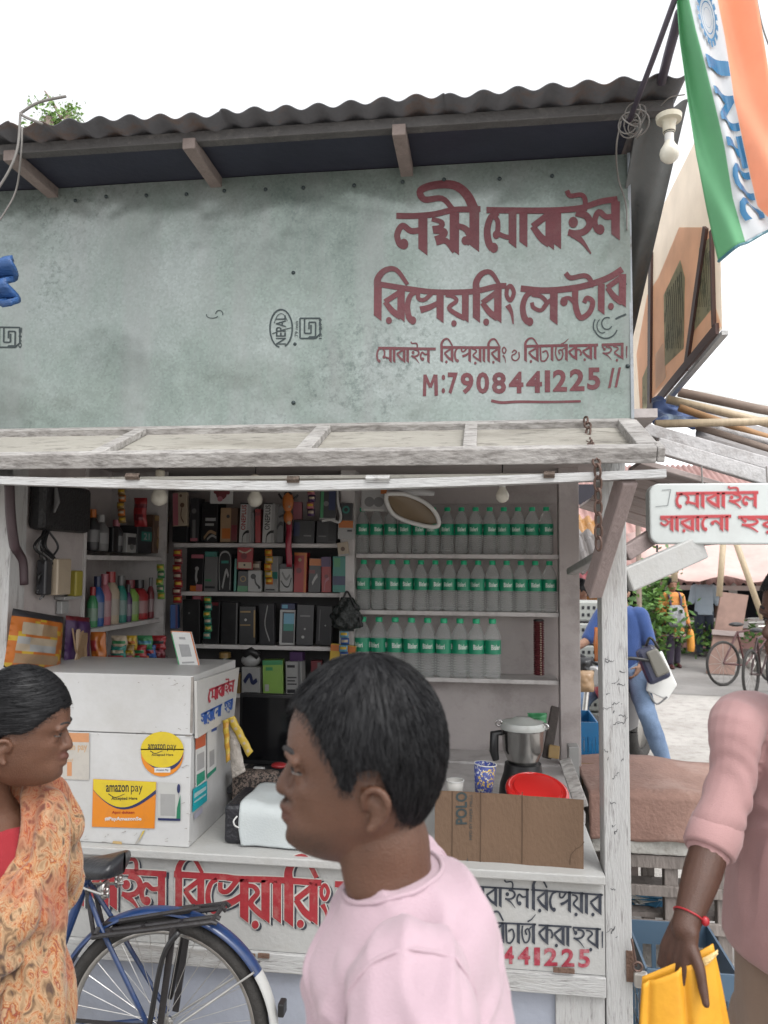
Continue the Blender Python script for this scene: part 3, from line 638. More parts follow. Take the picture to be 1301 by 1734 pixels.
pack('carton_box', (497, 533, 881, 920), yG, .10, 'black', 'black box with a navy corner on the top goods shelf', 'box', [('r', .02, .3, .3, .9, 'navy'), ('r', .5, .85, .3, .36, 'grey')])
pack('carton_box', (535, 570, 882, 920), yG, .10, 'dark', 'dark grey box next to the wooden upright on the top goods shelf', 'box', [('r', .1, .5, .28, .34, 'grey'), ('r', .6, .95, .1, .9, 'black')])
# second shelf
def earbox(r, col, label, deco): pack('accessory_box', r, yG, .07, col, label, 'box', deco)
earbox((321, 344, 939, 1002), 'black', 'black accessory box with a pink top, white figure and orange foot', [('r', .0, 1, .9, 1, 'pink'), ('d', .5, .62, .16, 'light'), ('b', [(.5, .6), (.45, .4), (.55, .25)], .16, 'light'), ('r', 0, 1, .0, .16, 'orange'), ('r', .5, 1, .03, .2, 'pink')])
earbox((345, 369, 943, 1002), 'grey', 'plain grey accessory box next to the pink topped one', [('r', .1, .9, .1, .16, 'dark'), ('r', .1, .6, .3, .36, 'green')])
earbox((371, 393, 938, 1002), 'black', 'black accessory box with a white outline and pale arrow mark', [('b', [(.08, .05), (.08, .95), (.92, .95), (.92, .05)], .05, 'light'), ('b', [(.3, .1), (.6, .55), (.8, .4)], .12, 'light'), ('r', .2, .8, .75, .82, 'teal')])
earbox((395, 400, 946, 1002), 'teal', 'thin dark green accessory box standing on edge', [])
earbox((401, 419, 967, 1002), 'dark', 'short black accessory box with a green foot', [('r', 0, 1, 0, .28, 'green'), ('d', .5, .62, .3, 'gold'), ('d', .5, .62, .2, 'dark')])
earbox((421, 444, 966, 1002), 'light', 'short white accessory box showing black earphones', [('d', .4, .72, .2, 'black'), ('b', [(.5, .7), (.6, .4), (.9, .2)], .1, 'black'), ('d', .85, .2, .1, 'black')])
earbox((447, 471, 942, 1002), 'light', 'tall white accessory box with a teal band', [('r', .0, 1, .36, .56, 'teal'), ('d', .45, .8, .16, 'grey'), ('r', .1, .8, .04, .08, 'dark')])
earbox((473, 496, 955, 1002), 'light', 'white accessory box with a drawn black cable and dark top', [('r', 0, 1, .82, 1, 'dark'), ('b', [(.1, .4), (.4, .2), (.7, .2), (.9, .5)], .06, 'black'), ('b', [(.2, .7), (.5, .45), (.8, .6)], .1, 'grey')])
earbox((498, 520, 936, 1003), 'red', 'tall red accessory box with an orange edge', [('r', .8, 1, .0, 1, 'orange'), ('d', .4, .55, .22, 'dred'), ('d', .45, .82, .14, 'tan'), ('r', .0, 1, .93, 1, 'orange')])
earbox((522, 543, 945, 1003), 'dark', 'black accessory box with an orange lid next to the tall red one', [('r', 0, 1, .78, .98, 'orange'), ('b', [(.3, .25), (.5, .4), (.7, .5)], .12, 'light'), ('r', .0, .5, .55, .65, 'dred')])
earbox((545, 562, 943, 1003), 'red', 'red accessory box with a dark purple lid', [('r', 0, 1, .72, 1, 'purple'), ('d', .5, .45, .2, 'dred'), ('b', [(.3, .05), (.4, .3), (.8, .4)], .08, 'pink')])
pack('perfume_carton', (563, 585, 942, 1003), yG - .04, .05, 'teal', 'dark teal and navy pack leaning at the upright on the second shelf', 'pack', [('r', 0, 1, .2, .45, 'navy'), ('r', .1, .6, .7, .95, 'green')])
# third shelf: dark pouches in clear film
def film(r, label, deco=(), col='dark'): pack('phone_cover_pack', r, yG, .03, col, label, 'pack', deco, group='phone covers on the third shelf')
pack('carton_box', (290, 303, 1024, 1064), yG - .02, .05, 'blue', 'bright blue box at the end of the third goods shelf', 'box', [('r', .7, 1, 0, 1, 'purple')])
film((310, 341, 1015, 1092), 'black phone cover pack next to the bright blue box', [('d', .4, .7, .06, 'grey')], 'black')
film((343, 371, 1018, 1092), 'black phone cover pack with a dark red strip on top', [('r', .1, .9, .9, .97, 'dred'), ('d', .5, .6, .1, 'dark')], 'black')
film((373, 403, 1020, 1092), 'black phone cover pack with a plain grey edge', [('r', .9, .98, .02, .98, 'grey')], 'black')
pack('watch_box', (405, 433, 1027, 1092), yG - .02, .05, 'black', 'black box with olive gold lines on the third shelf', 'box', [('r', .05, .7, .84, .88, 'gold'), ('r', .05, .7, .5, .53, 'gold'), ('d', .4, .65, .08, 'light'), ('r', .9, 1, .2, .9, 'gold')])
film((440, 467, 1022, 1092), 'clear phone cover pack with a bright curved glint', [('b', [(.6, .95), (.4, .5), (.7, .1)], .06, 'light')])  # the pale stroke is a glint painted on the clear film
film((473, 499, 1033, 1092), 'phone cover pack with a blue and teal picture in a white frame', [('r', .0, 1, .0, 1, 'light'), ('r', .16, .94, .06, .94, 'dark'), ('r', .25, .94, .6, .9, 'sky'), ('r', .25, .9, .4, .6, 'teal')])
film((502, 531, 1024, 1092), 'grey phone cover pack with small white spots', [('d', .5, .4, .06, 'light'), ('d', .4, .2, .09, 'light'), ('r', .2, .8, .7, .74, 'grey')])
film((534, 562, 1026, 1092), 'dark phone cover pack hanging next to the black net bag', [('r', .2, .25, .1, .9, 'grey'), ('d', .6, .5, .05, 'light')])
# lowest goods shelf
t = pack('charger_box', (409, 442, 1130, 1176), yG - .02, .07, 'light', 'grey charger box with a dark blue wave', 'box', [('b', [(.15, .45), (.45, .72), (.6, .45), (.85, .55)], .16, 'navy'), ('r', .15, .9, .05, .1, 'dark')])
t = pack('charger_box', (447, 481, 1118, 1175), yG - .02, .07, 'lime', 'bright green charger box on the lowest goods shelf', 'box', [('r', .0, 1, .86, 1, 'green'), ('r', .2, .85, .15, .62, 'lime'), ('r', .1, .3, .1, .3, 'light'), ('r', .15, .5, .7, .8, 'green')])
t = pack('charger_box', (484, 512, 1121, 1176), yG - .02, .07, 'light', 'white charger box with rows of dark print', 'box', [('r', .1, .6, .82, .9, 'dark'), ('r', .1, .7, .5, .54, 'dark'), ('r', .1, .6, .4, .44, 'dark'), ('r', .1, .7, .3, .34, 'dark'), ('r', .1, .6, .05, .16, 'dark'), ('r', .8, .96, .0, 1, 'grey')])
pack('carton_box', (490, 512, 1105, 1120), yG, .05, 'purple', 'small dark purple box lying on the white charger box', 'box')
pack('carton_box', (527, 546, 1119, 1150), yG + .04, .05, 'dred', 'small dark red box behind the yellow pack', 'box', [('r', .6, .9, .2, .9, 'grey')])
pack('snack_packet', (555, 598, 1092, 1150), yG - .06, .025, 'yellow', 'yellow and orange packet hanging at the wooden upright below the net bag', 'packet', [('r', .0, 1, .8, .98, 'orange'), ('d', .5, .45, .3, 'cream'), ('d', .5, .42, .14, 'dark'), ('d', .78, .7, .1, 'orange')], tilt=R(5))
pack('carton_box', (398, 407, 1141, 1176), yG, .05, 'gold', 'slim olive box beside the grey charger box', 'box')
jr = P(380, 1176, yG + .05)
t = thing('glass_jar', jr, 'dark green glass jar on the lowest goods shelf', 'jar')
MB().lathe([(.02, 0), (.038, .004), (.04, .05), (.04, .16), (.03, .19), (.028, .2)], jr, 16).build('jar_body', M('dark_green_glass', (.03, .045, .03), .15), t, smooth=50)
MB().lathe([(.033, .2), (.033, .225), (.028, .23)], jr, 16).build('lid', pk_mat(C['gold']), t, smooth=40)
cmr = P(425, 1129, yG + .02)
t = thing('webcam', cmr, 'black and white web camera lying on the grey charger box', 'camera')
MB().ell(cmr + Vector((0, 0, .035)), (.055, .035, .036)).build('housing', pk_mat(C['light']), t, smooth=True)
MB().tube([cmr + Vector((-.03, -.02, .07)), cmr + Vector((.01, -.03, .09)), cmr + Vector((.05, -.02, .06))], .022, 10).build('hood', BLK, t, smooth=True)
# hanging packs in front of the back shelves
def hang(r, y, col, name, label, deco, th=.012, cat='packet', tilt=.02): return pack(name, r, y, th, col, label, cat, deco, tilt=tilt)
hang((356, 394, 826, 853), yG - .06, 'white', 'hanging_packet', 'white packet with dark red flower picture hanging from the ceiling', [('d', .5, .6, .24, 'dred'), ('d', .25, .75, .1, 'dred'), ('d', .78, .72, .1, 'dred'), ('d', .45, .3, .12, 'pink')])
hang((401, 428, 927, 964), yG - .05, 'red', 'hanging_packet', 'red and white packet hanging in front of the second goods shelf', [('r', .1, .95, .05, .32, 'cream'), ('b', [(.1, .85), (.5, .75), (.9, .9)], .07, 'cream'), ('d', .45, .6, .2, 'dred'), ('d', .5, .2, .07, 'dark')])
hang((541, 569, 826, 880), yG - .10, 'dark', 'hanging_packet', 'clear edged packet with green and blue print hanging near the white cable', [('r', .06, .24, .02, .98, 'green'), ('r', .55, .95, .3, .98, 'navy'), ('r', .0, 1, .0, .05, 'light'), ('d', .4, .5, .16, 'grey')])
hang((572, 599, 881, 913), BK - .05, 'light', 'hanging_packet', 'white packet with an orange head on the wooden upright', [('r', .05, .95, .6, .98, 'orange'), ('r', .6, .9, .4, .5, 'dark')])
hang((575, 597, 852, 880), BK - .05, 'dark', 'hanging_packet', 'black and teal packet above the white and orange one on the upright', [('d', .5, .6, .3, 'teal'), ('d', .5, .6, .16, 'black')])
hang((573, 592, 918, 941), BK - .05, 'cream', 'hanging_packet', 'crumpled cream packet below the white and orange one on the upright', [('d', .5, .5, .2, 'brown'), ('r', .0, 1, .0, .12, 'light')], tilt=R(-8))
hang((612, 655, 826, 866), BK - .12, 'light', 'hanging_packet', 'clear pack with a pair of round grey buttons above the bottles', [('d', .32, .4, .2, 'grey'), ('d', .68, .4, .2, 'grey'), ('r', .75, 1, .75, 1, 'orange'), ('r', .1, .9, .02, .1, 'white')])
cab = [P(571, 828, BK - .06), P(572, 850, BK - .06), P(577, 872, BK - .06), P(574, 884, BK - .07), P(560, 880, BK - .08), P(545, 882, BK - .09)]
tag(MB().tube(catmull(cab, 6), .008, 8).build('cable', pk_mat(C['white']), smooth=True), 'thick white looped cable hanging beside the wooden upright', 'cable')
# festive ornament
t = thing('hanging_ornament', P(488, 830, yG - .08), 'orange and red festive ornament with a long hanging red ribbon', 'ornament')
oc = lambda px, py: P(px, py, yG - .08)
c = oc(488, 858); w = oc(500, 858).x - c.x
q = MB().ell(oc(488, 850), (w * .8, .012, w * 1.5)); q.ell(oc(488, 876), (w * .65, .012, w * .9)); q.build('orange_plate', pk_mat(C['orange']), t, smooth=True)
q = MB(); q.tube([oc(482, 838), oc(488, 832), oc(494, 838)], .008, 8); q.tube([oc(478, 845), oc(472, 836)], .006); q.tube([oc(498, 845), oc(505, 838)], .006); q.tube([oc(480, 872), oc(473, 876)], .006); q.build('black_trim', BLK, t)
q = MB().grid(lambda u, v: oc(lerp(484.5, 494, u) + math.sin(v * 9) * .6, lerp(882, 960, v)) + Vector((0, .004 * math.sin(u * 3 + v * 7), 0)), 3, 12); q.build('ribbon', pk_mat((.40, .02, .05)), t, solid=.004, smooth=True)
q = MB(); q.ell(oc(490, 885), (.012, .014, .012)); q.ell(oc(491, 858), (.008, .02, .008)); q.build('bead', pk_mat(C['cream']), t, smooth=True)
# black net bag on the upright
t = thing('net_bag', P(588, 1012, BK - .06), 'black mesh bag full of small goods hooked on the wooden upright', 'bag')
bc = P(588, 1044, BK - .05)
def bagp(u, v):
    a = 2 * math.pi * u; rr = (.35 + .65 * math.sin(min(1, v * 1.25) * math.pi * .62)) * (1 + .16 * math.sin(a * 5 + v * 9) + .1 * math.sin(a * 9 - v * 14)); z = lerp(.10, -.075, v)
    if v > .92: rr *= .5
    return bc + Vector((.075 * rr * math.cos(a), .045 * rr * math.sin(a) - .01, z))
MB().grid(bagp, 40, 16).build('bag_body', M('black_mesh_plastic', (.012, .016, .015), .25, .3, 60, .4, 150), t, smooth=True)
MB().tube(catmull([bc + Vector((-.02, -.02, .09)), bc + Vector((.0, -.01, .13)), bc + Vector((.03, -.02, .085)), bc + Vector((.07, -.03, .0)), bc + Vector((.08, -.03, -.05))], 5), .006, 6).build('handle', BLK, t, smooth=True)

# ---- left-wall case
def wpt(px, py, off=.0): return PX(px, py, xL - .02 - off)
def wpack(name, r, col, label, cat, deco=(), dep=.10, cyl=False, lean=0.):
    """a thing in the wall case: its near face lies in the plane of the side wall, facing the shop"""
    a = wpt(r[0], r[3]); b = wpt(r[1], r[3]); zt = wpt((r[0] + r[1]) / 2, r[2]).z; zb = (a.z + b.z) / 2
    y0, y1_ = min(a.y, b.y), max(a.y, b.y); x1 = xL - .02; h = zt - zb
    t = thing(name, (x1 - dep / 2, (y0 + y1_) / 2, zb), label, cat)
    if cyl:
        rr = (y1_ - y0) * .46; c = Vector((x1 - rr, (y0 + y1_) / 2, zb))
        MB().lathe([(rr * .9, 0), (rr, .01), (rr, h * .62), (rr * .6, h * .76), (rr * .4, h * .8)], c, 14).build('bottle_body', pk_mat(C[col], .2), t, smooth=50)
        MB().lathe([(rr * .5, h * .8), (rr * .5, h), (rr * .4, h)], c, 12).build('cap', pk_mat(C[deco], .4), t, smooth=40)
        MB().lathe([(rr * 1.01, h * .2), (rr * 1.01, h * .5)], c, 14, caps=False).build('label', pk_mat(tuple(.5 * k + .2 for k in C[col])), t, smooth=True)
        return t
    MB().box(x1 - dep, x1, y0 + .002, y1_ - .002, zb, zt).build('carton', pk_mat(C[col]), t, bevel=.003)
    if deco:
        q = MB(); mats = []
        for i, d in enumerate(deco):
            m = pk_mat(C[d[-1]]); 
            if m not in mats: mats.append(m)
            k = mats.index(m); e = x1 + .002 + i * .0003; yy = lambda u: lerp(y0, y1_, u); zz = lambda v: lerp(zb, zt, v)
            if d[0] == 'r': q.poly([(e, yy(d[1]), zz(d[3])), (e, yy(d[2]), zz(d[3])), (e, yy(d[2]), zz(d[4])), (e, yy(d[1]), zz(d[4]))], k)
            elif d[0] == 't': latin(q, lambda x, y_, dz: Vector((e + dz, yy(x), zz(y_))), d[1], d[2], d[3], d[5], d[4], 0, bold=.02, mi=k)
            else: q.poly([(e, yy(d[1] + d[3] * math.cos(j * .449)), zz(d[2] + d[3] * .8 * math.sin(j * .449))) for j in range(14)], k)
        q.build('print', mats, t)
    return t
s1, s2, s3 = 940, 1054, 1132
wpack('spray_bottle', (160, 174, 862, 932), 'dark', 'black bottle with an orange cap at the end of the upper wall shelf', 'bottle', 'orange', cyl=True)
wpack('spray_bottle', (175, 190, 872, 933), 'grey', 'silver grey bottle with a light cap on the upper wall shelf', 'bottle', 'light', cyl=True)
wpack('carton_box', (191, 201, 893, 934), 'black', 'slim black box beside the silver grey bottle', 'box')
wpack('spray_bottle', (201, 213, 880, 935), 'dark', 'black bottle with a pink cap on the upper wall shelf', 'bottle', 'pink', cyl=True)
wpack('carton_box', (214, 231, 903, 936), 'light', 'white and black small box on the upper wall shelf', 'box', [('r', .1, .9, .4, .8, 'dark'), ('d', .5, .3, .2, 'grey')])
wpack('carton_box', (232, 257, 891, 937), 'dark', 'black box with a teal number 21 panel', 'box', [('r', .25, .95, .45, .8, 'teal'), ('t', '21', .4, .8, .5, .75, 'light')])
wpack('carton_box', (259, 286, 873, 937), 'brown', 'brown and gold figured box at the inner end of the upper wall shelf', 'box', [('r', .05, .9, .85, .98, 'gold'), ('d', .5, .55, .3, 'tan'), ('d', .4, .25, .22, 'gold'), ('d', .55, .55, .14, 'brown')])
def foil(name, corners, y, col, label, cat, rows=3, crumple=.012, th=.02, deco=()):
    """a soft crumpled packet hanging on plane y: px rect"""
    r = corners; t = thing(name, P((r[0] + r[1]) / 2, r[2], y), label, cat)
    sx = random.random() * 20
    def fn(s):
        def g_(u, v):
            e = max(0, 1 - (2 * abs(u - .5)) ** 4) * max(0, 1 - (2 * abs(v - .5)) ** 6)
            q = P(lerp(r[0], r[1], u) + (.8 * math.sin(v * 8 + sx)), lerp(r[2], r[3], v), y)
            return q + Vector((0, s * (th * e + crumple * e * noise.noise((u * 4 + sx, v * 5, s))), 0))
        return g_
    q = MB().grid(fn(-1), 12, 14, mf=(lambda u, v: sum(1 for d in deco if 0) or next((i + 1 for i, d in enumerate(deco) if d[0] <= u <= d[1] and d[2] <= v <= d[3]), 0)))
    q.grid(fn(1), 12, 14)
    q.build('wrapper', [pk_mat(C[col], .25)] + [pk_mat(C[d[4]], .25) for d in deco], t, smooth=True)
    return t
foil('sweet_packet', (227, 249, 843, 892), 3.72, 'red', 'shiny red packet hanging before the upper wall shelf', 'packet', deco=[(0, 1, .25, .35, 'dred'), (.2, .8, .6, .75, 'dred')])
cols = [('green', 159, 169, 994), ('blue', 168, 181, 976), ('pink', 180, 193, 972), ('cream', 192, 208, 968), ('teal', 208, 219, 975), ('purple', 219, 226, 990), ('lime', 226, 241, 982), ('red', 242, 257, 982), ('dred', 257, 263, 978), ('green', 264, 284, 975)]
nm = ['pale green bottle first on the middle wall shelf', 'dark blue bottle on the middle wall shelf', 'pink bottle on the middle wall shelf', 'cream white bottle on the middle wall shelf', 'dark teal bottle on the middle wall shelf', 'thin purple bottle on the middle wall shelf', 'yellow green bottle on the middle wall shelf', 'bright red bottle on the middle wall shelf', 'thin dark red bottle on the middle wall shelf', 'green bottle at the inner end of the middle wall shelf']
cp = ['red', 'navy', 'pink', 'red', 'grey', 'dark', 'dred', 'dark', 'grey', 'dark']
for (c_, a, b, tp), l_, k_ in zip(cols, nm, cp): wpack('talcum_bottle', (a, b, tp, 1046 + 18 * (286 - (a + b) / 2) / 111), c_, l_ + ' with a ' + {'dred': 'dark red', 'navy': 'navy'}.get(k_, k_) + ' cap', 'bottle', k_, cyl=True)
foil('chips_packet', (154, 180, 1070, 1134), 3.25, 'orange', 'tall orange snack packet at the front of the lowest wall shelf', 'packet', deco=[(0, .5, .2, .5, 'red')])
rr = random.Random(3); cc = ['red', 'pink', 'green', 'orange', 'sky', 'dark', 'teal', 'gold', 'red', 'blue', 'dred', 'cream', 'yellow', 'green']
adj = ['crumpled', 'folded', 'flat', 'shiny', 'thin', 'creased', 'wrinkled']
k = 0
for row, (py, n) in enumerate(((1122, 6), (1104, 5), (1088, 4))):
    for i in range(n):
        px = lerp(190, 276, (i + .5) / n) + rr.uniform(-3, 3); w = 11 + rr.random() * 4; c_ = cc[k % len(cc)]; cn = {'dred': 'dark red', 'sky': 'light blue'}.get(c_, c_)
        lab = '%s %s sachet, %s from the orange packet, %s layer of the pile' % (adj[k % 7], cn, ['first', 'second', 'third', 'fourth', 'fifth', 'sixth'][i], ['bottom', 'middle', 'top'][row])
        foil('sachet', (px - w, px + w, py - 12, py + 12), lerp(3.3, 3.75, (px - 180) / 100), c_, lab, 'sachet', th=.018, deco=[(.1, .9, .35, .55, cc[(k + 5) % len(cc)])]); k += 1

# ---- water bottles
PET = bpy.data.materials.new('clear_plastic'); PET.use_nodes = True
b = PET.node_tree.nodes['Principled BSDF']; b.inputs['Base Color'].default_value = (.80, .84, .83, 1); b.inputs['Roughness'].default_value = .08; b.inputs['Alpha'].default_value = .20; b.inputs['Specular IOR Level'].default_value = 1.0; b.inputs['Coat Weight'].default_value = .3
nn_ = PET.node_tree.nodes; LL_ = PET.node_tree.links; b.inputs['Alpha'].default_value = 1; b.inputs['Transmission Weight'].default_value = 1; b.inputs['IOR'].default_value = 1.25; b.inputs['Roughness'].default_value = .03; b.inputs['Base Color'].default_value = (.93, .97, .96, 1); b.inputs['Coat Weight'].default_value = 0
tr_ = nn_.new('ShaderNodeBsdfTransparent'); mxs = nn_.new('ShaderNodeMixShader'); mxs.inputs[0].default_value = .40; LL_.new(tr_.outputs[0], mxs.inputs[1]); LL_.new(b.outputs[0], mxs.inputs[2]); df_ = nn_.new('ShaderNodeBsdfDiffuse'); df_.inputs[0].default_value = (.72, .75, .74, 1); mx2 = nn_.new('ShaderNodeMixShader'); mx2.inputs[0].default_value = .16; LL_.new(mxs.outputs[0], mx2.inputs[1]); LL_.new(df_.outputs[0], mx2.inputs[2]); LL_.new(mx2.outputs[0], nn_['Material Output'].inputs[0])
GRN = M('green_label', (.006, .22, .115), .35, .1, 30); GCAP = M('green_cap', (.01, .36, .17), .35, .05)
WPR = M('white_print', (.65, .70, .66), .4, .05)
prof = [(.030, 0), (.036, .006)]
for i in range(9): z = .012 + i * .0115; prof += [(.0375, z), (.0375, z + .006), (.0352, z + .0088)]
prof += [(.0375, .120), (.0365, .123), (.0365, .168), (.0378, .171), (.0372, .185), (.033, .203), (.024, .222), (.015, .237), (.0135, .246)]
bot = thing('water_bottle', (0, 0, 0), 'clear water bottle', 'bottle', 'water bottles on the shelves')
MB().lathe(prof, (0, 0, 0), 20).build('bottle_body', PET, bot, smooth=35)
MB().lathe([(.0381, .108), (.0381, .170)], (0, 0, 0), 24, caps=False).build('label', GRN, bot, smooth=True)
MB().lathe([(.0150, .243), (.0165, .245), (.0165, .262), (.0150, .265), (.002, .2655)], (0, 0, 0), 16).build('cap', GCAP, bot, smooth=35)
q = MB(); 
for base in (0, 2.1, 4.2):
    latin(q, lambda x, z, dz: Vector((.0386 * math.sin((x - .5) * 1.2 + base), -.0386 * math.cos((x - .5) * 1.2 + base), z)), 'Bisleri', 0, 1, .151, .128, bold=.02)
q.build('label_print', WPR, bot)
ords = ['first', 'second', 'third', 'fourth', 'fifth', 'sixth', 'seventh', 'eighth', 'ninth', 'tenth', 'eleventh', 'twelfth', 'thirteenth', 'fourteenth']
rr = random.Random(5); first = True
for row, (n, a, e, sc, zz) in enumerate(((14, 613, 926, .97, SH_B[0]), (14, 616, 931, 1.0, SH_B[1]), (9, 615, 834, 1.15, SH_B[2]))):
    for i in range(n):
        px = lerp(a, e, i / (n - 1)); o = bot if first else copy_tree(bot); first = False
        yb = BK + .055 + rr.uniform(-.006, .006) - (.01 if row == 2 else 0); x = P(px, 1000, yb).x
        o.location = (x, yb, zz + .0005); o.rotation_euler = (0, 0, rr.uniform(-.5, .5)); o.scale = (sc, sc, sc * (1.0 if row else .97))
        o['label'] = 'green-capped water bottle, %s from the goods shelves on the %s bottle shelf' % (ords[i], ['upper', 'middle', 'lower'][row])
# maroon bead roll on the lower bottle shelf
c = P(913, 1143, BK + .05); hh = P(913, 1050, BK + .05).z - c.z; pr = []
for i in range(24): pr += [(.024, hh * i / 24), (.030, hh * (i + .5) / 24)]
t = thing('incense_tube', c, 'maroon ribbed tube standing alone on the lower bottle shelf', 'tube')
MB().lathe([(.02, 0)] + pr + [(.018, hh)], c, 14).build('tube_body', M('maroon_foil', (.12, .03, .035), .3, .3, 60, metal=.3), t, smooth=30)
q = MB()
for i in range(23): q.ell(c + Vector((.008, -.028, hh * (i + .5) / 24)), (.005, .004, .004), n=6, m=4)
q.build('stud', pk_mat(C['cream']), t)
MB().lathe([(.028, hh * .97), (.028, hh), (.02, hh + .004)], c, 14).build('lid', BLK, t)
# ---- bulbs
def bulb(px, py, y, r, label, fixture=None):
    c = P(px, py, y); t = thing('light_bulb', c, label, 'bulb')
    MB().lathe([(.002, -r), (r * .5, -r * .87), (r * .87, -r * .5), (r, 0), (r * .9, r * .45), (r * .6, r * .95), (r * .45, r * 1.3)], c, 20).build('bulb_globe', M('milky_glass', (.62, .60, .52), .25, .04), t, smooth=60)
    MB().lathe([(r * .46, r * 1.3), (r * .46, r * 2.1), (r * .38, r * 2.15)], c, 16).build('bulb_cap', M('white_plastic', (.60, .60, .58), .4, .05), t, smooth=40)
    if fixture:
        MB().lathe([(r * .55, r * 2.15), (r * .55, r * 2.3), (r * .62, r * 2.32), (r * .66, r * 3.2), (r * .8, r * 3.4), (r * 1.25, r * 3.5), (r * 1.3, r * 4.0), (r * .9, r * 4.2)], c, 20).build('holder', M('ivory_plastic', (.55, .52, .42), .4, .05), t, smooth=40)
        MB().lathe([(r * .5, r * 2.15), (r * .56, r * 2.2), (r * .56, r * 2.32)], c, 16).build('collar', BLK, t)
    else:
        MB().lathe([(r * .55, r * 2.15), (r * .55, r * 3.2), (r * .2, r * 3.4)], c, 14).build('holder', M('ivory_plastic', (.55, .52, .42), .4, .05), t, smooth=40)
        MB().tube([c + Vector((0, 0, r * 3.3)), c + Vector((.003, 0, max(.06, zB + .03 - c.z)))], .003, 6).build('cord', BLK, t)
bulb(270, 843, 3.3, .038, 'round white bulb hanging in front of the wall shelf')
bulb(432, 846, 3.7, .038, 'round white bulb hanging in front of the upright lettered boxes')
bulb(851, 840, 3.2, .028, 'white bulb hanging in front of the water bottles')
bulb(1134, 260, 2.30, .029, 'bulb in an ivory holder under the roof corner by the flag', True)
# wrapped ring lamp lying across the top of the bottle rack
t = thing('ring_lamp', P(700, 865, 3.9), 'tan and white oval hoop in plastic wrap hanging above the upper bottle shelf', 'lamp')
rc = lambda px, py, dy=0: P(px, py, 3.9 + dy)
ring_pts = catmull([rc(655, 836), rc(690, 838), rc(725, 855), rc(742, 878), rc(738, 892), rc(700, 886), rc(668, 872), rc(655, 850), rc(655, 836)], 6)
MB().tube(ring_pts, .011, 8).build('hoop', M('white_plastic', (.60, .60, .58), .4, .05), t, smooth=True)
MB().grid(lambda u, v: lerp(ring_pts[int(u * 20)], ring_pts[47 - int(u * 20)], v) + Vector((0, .01 + .01 * math.sin(v * 3.1), 0)), 20, 6).build('hoop_cover', pk_mat((.30, .22, .13)), t, smooth=True, solid=.004)
MB().tube([rc(668, 830, .05), rc(700, 832, .0), rc(735, 836, -.03)], [.02, .022, .012], 10).build('lamp_arm', M('grey_plastic', (.40, .40, .40), .4, .05), t, smooth=True)
# ---- left wall: bag, chargers, hanging packets, sockets
def lw(px, py, off=.01): return PX(px, py, xL + off)
t = thing('laptop_bag', lw(95, 830, .06), 'flat black bag hanging high on the side wall', 'bag')
q = MB(); A0, A1 = lw(50, 812, .02), lw(140, 812, .02); zt, zb_ = A0.z, lw(95, 900, .02).z
q.box(xL + .003, xL + .07, A0.y + .02, A1.y, zb_, zt); q.build('bag_body', M('black_fabric', (.012, .012, .013), .45, .3, 30, .3, 80), t, bevel=.02)
MB().tube([lw(95, 826, .08), lw(97, 850, .085), lw(92, 868, .085)], [.006, .012, .004], 8).build('strap', pk_mat(C['grey']), t)
t = thing('charger_bundle', lw(82, 905, .03), 'charger bundle with knotted black cords and cream adapters on the side wall', 'charger')
rr = random.Random(9)
for i in range(7):
    a = [lw(80 + rr.uniform(-6, 6), 896, .03), lw(72 + rr.uniform(-16, 30), 925, .05), lw(80 + rr.uniform(-14, 22), 948, .05), lw(66 + rr.uniform(-6, 36), 975, .04), lw(70 + rr.uniform(-8, 20), 1006 + rr.uniform(-15, 12), .03)]
    MB().tube(catmull(a, 6), .0045 if i % 2 else .006, 6).build('cord', [BLK, pk_mat(C['grey']), BLK, pk_mat(C['dark'])][i % 4], t, smooth=True)
def lbox(px0, px1, py0, py1, off0, off1, mat, name, par, bv=.006):
    a = lw(px0, py1, off0); b_ = lw(px1, py0, off0); MB().box(xL + off0, xL + off1, a.y, b_.y, a.z, b_.z).build(name, mat, par, bevel=bv)
lbox(79, 105, 946, 1008, .03, .075, pk_mat(C['cream']), 'adapter', t); lbox(113, 127, 966, 1010, .02, .06, pk_mat((.45, .38, .06)), 'adapter', t); lbox(60, 74, 948, 1008, .02, .06, pk_mat(C['dark']), 'adapter', t)
t = thing('socket_board', lw(98, 1010, .01), 'pale switch board with a socket under the chargers', 'socket'); lbox(92, 122, 1008, 1016, .005, .05, pk_mat(C['light']), 'board', t, .003); lbox(95, 108, 1017, 1040, .005, .03, pk_mat(C['light']), 'box', t, .003)
def wallfoil(name, quad, off, cols, label, cat, extra=None):
    t = thing(name, lw(quad[0][0], quad[0][1], off), label, cat); cn = [lw(*p, off) for p in quad]
    def fn(s):
        def g_(u, v):
            p = lerp(lerp(cn[0], cn[1], u), lerp(cn[3], cn[2], u), v); e = max(0, 1 - (2 * abs(u - .5)) ** 4) * max(0, 1 - (2 * abs(v - .5)) ** 6)
            return p + Vector((s * (.022 * e + .012 * e * noise.noise((u * 5, v * 5, s + off * 9))), 0, 0))
        return g_
    q = MB().grid(fn(1), 20, 24, mf=cols[1]); q.grid(fn(-1), 8, 8); q.build('wrapper', [pk_mat(C[c_], .2) for c_ in cols[0]], t, smooth=True); return t
def bat(u, v):
    if v < .12: return 3
    if .15 < u < .8 and .2 < v < .42: return 1 if u < .5 else 5
    if .12 < u < .82 and .47 < v < .70: return 1 if (u > .3) ^ (v > .6) else 4
    if .08 < u < .85 and .76 < v < .9: return 5
    return 2 if (int(u * 9) + int(v * 11)) % 5 == 0 else 0
t = wallfoil('battery_packet', [(22, 1030), (108, 1045), (102, 1135), (6, 1130)], .09, (['orange', 'cream', 'yellow', 'dark', 'light', 'tan'], bat), 'orange and black packet showing white cards hung on the side wall', 'packet')
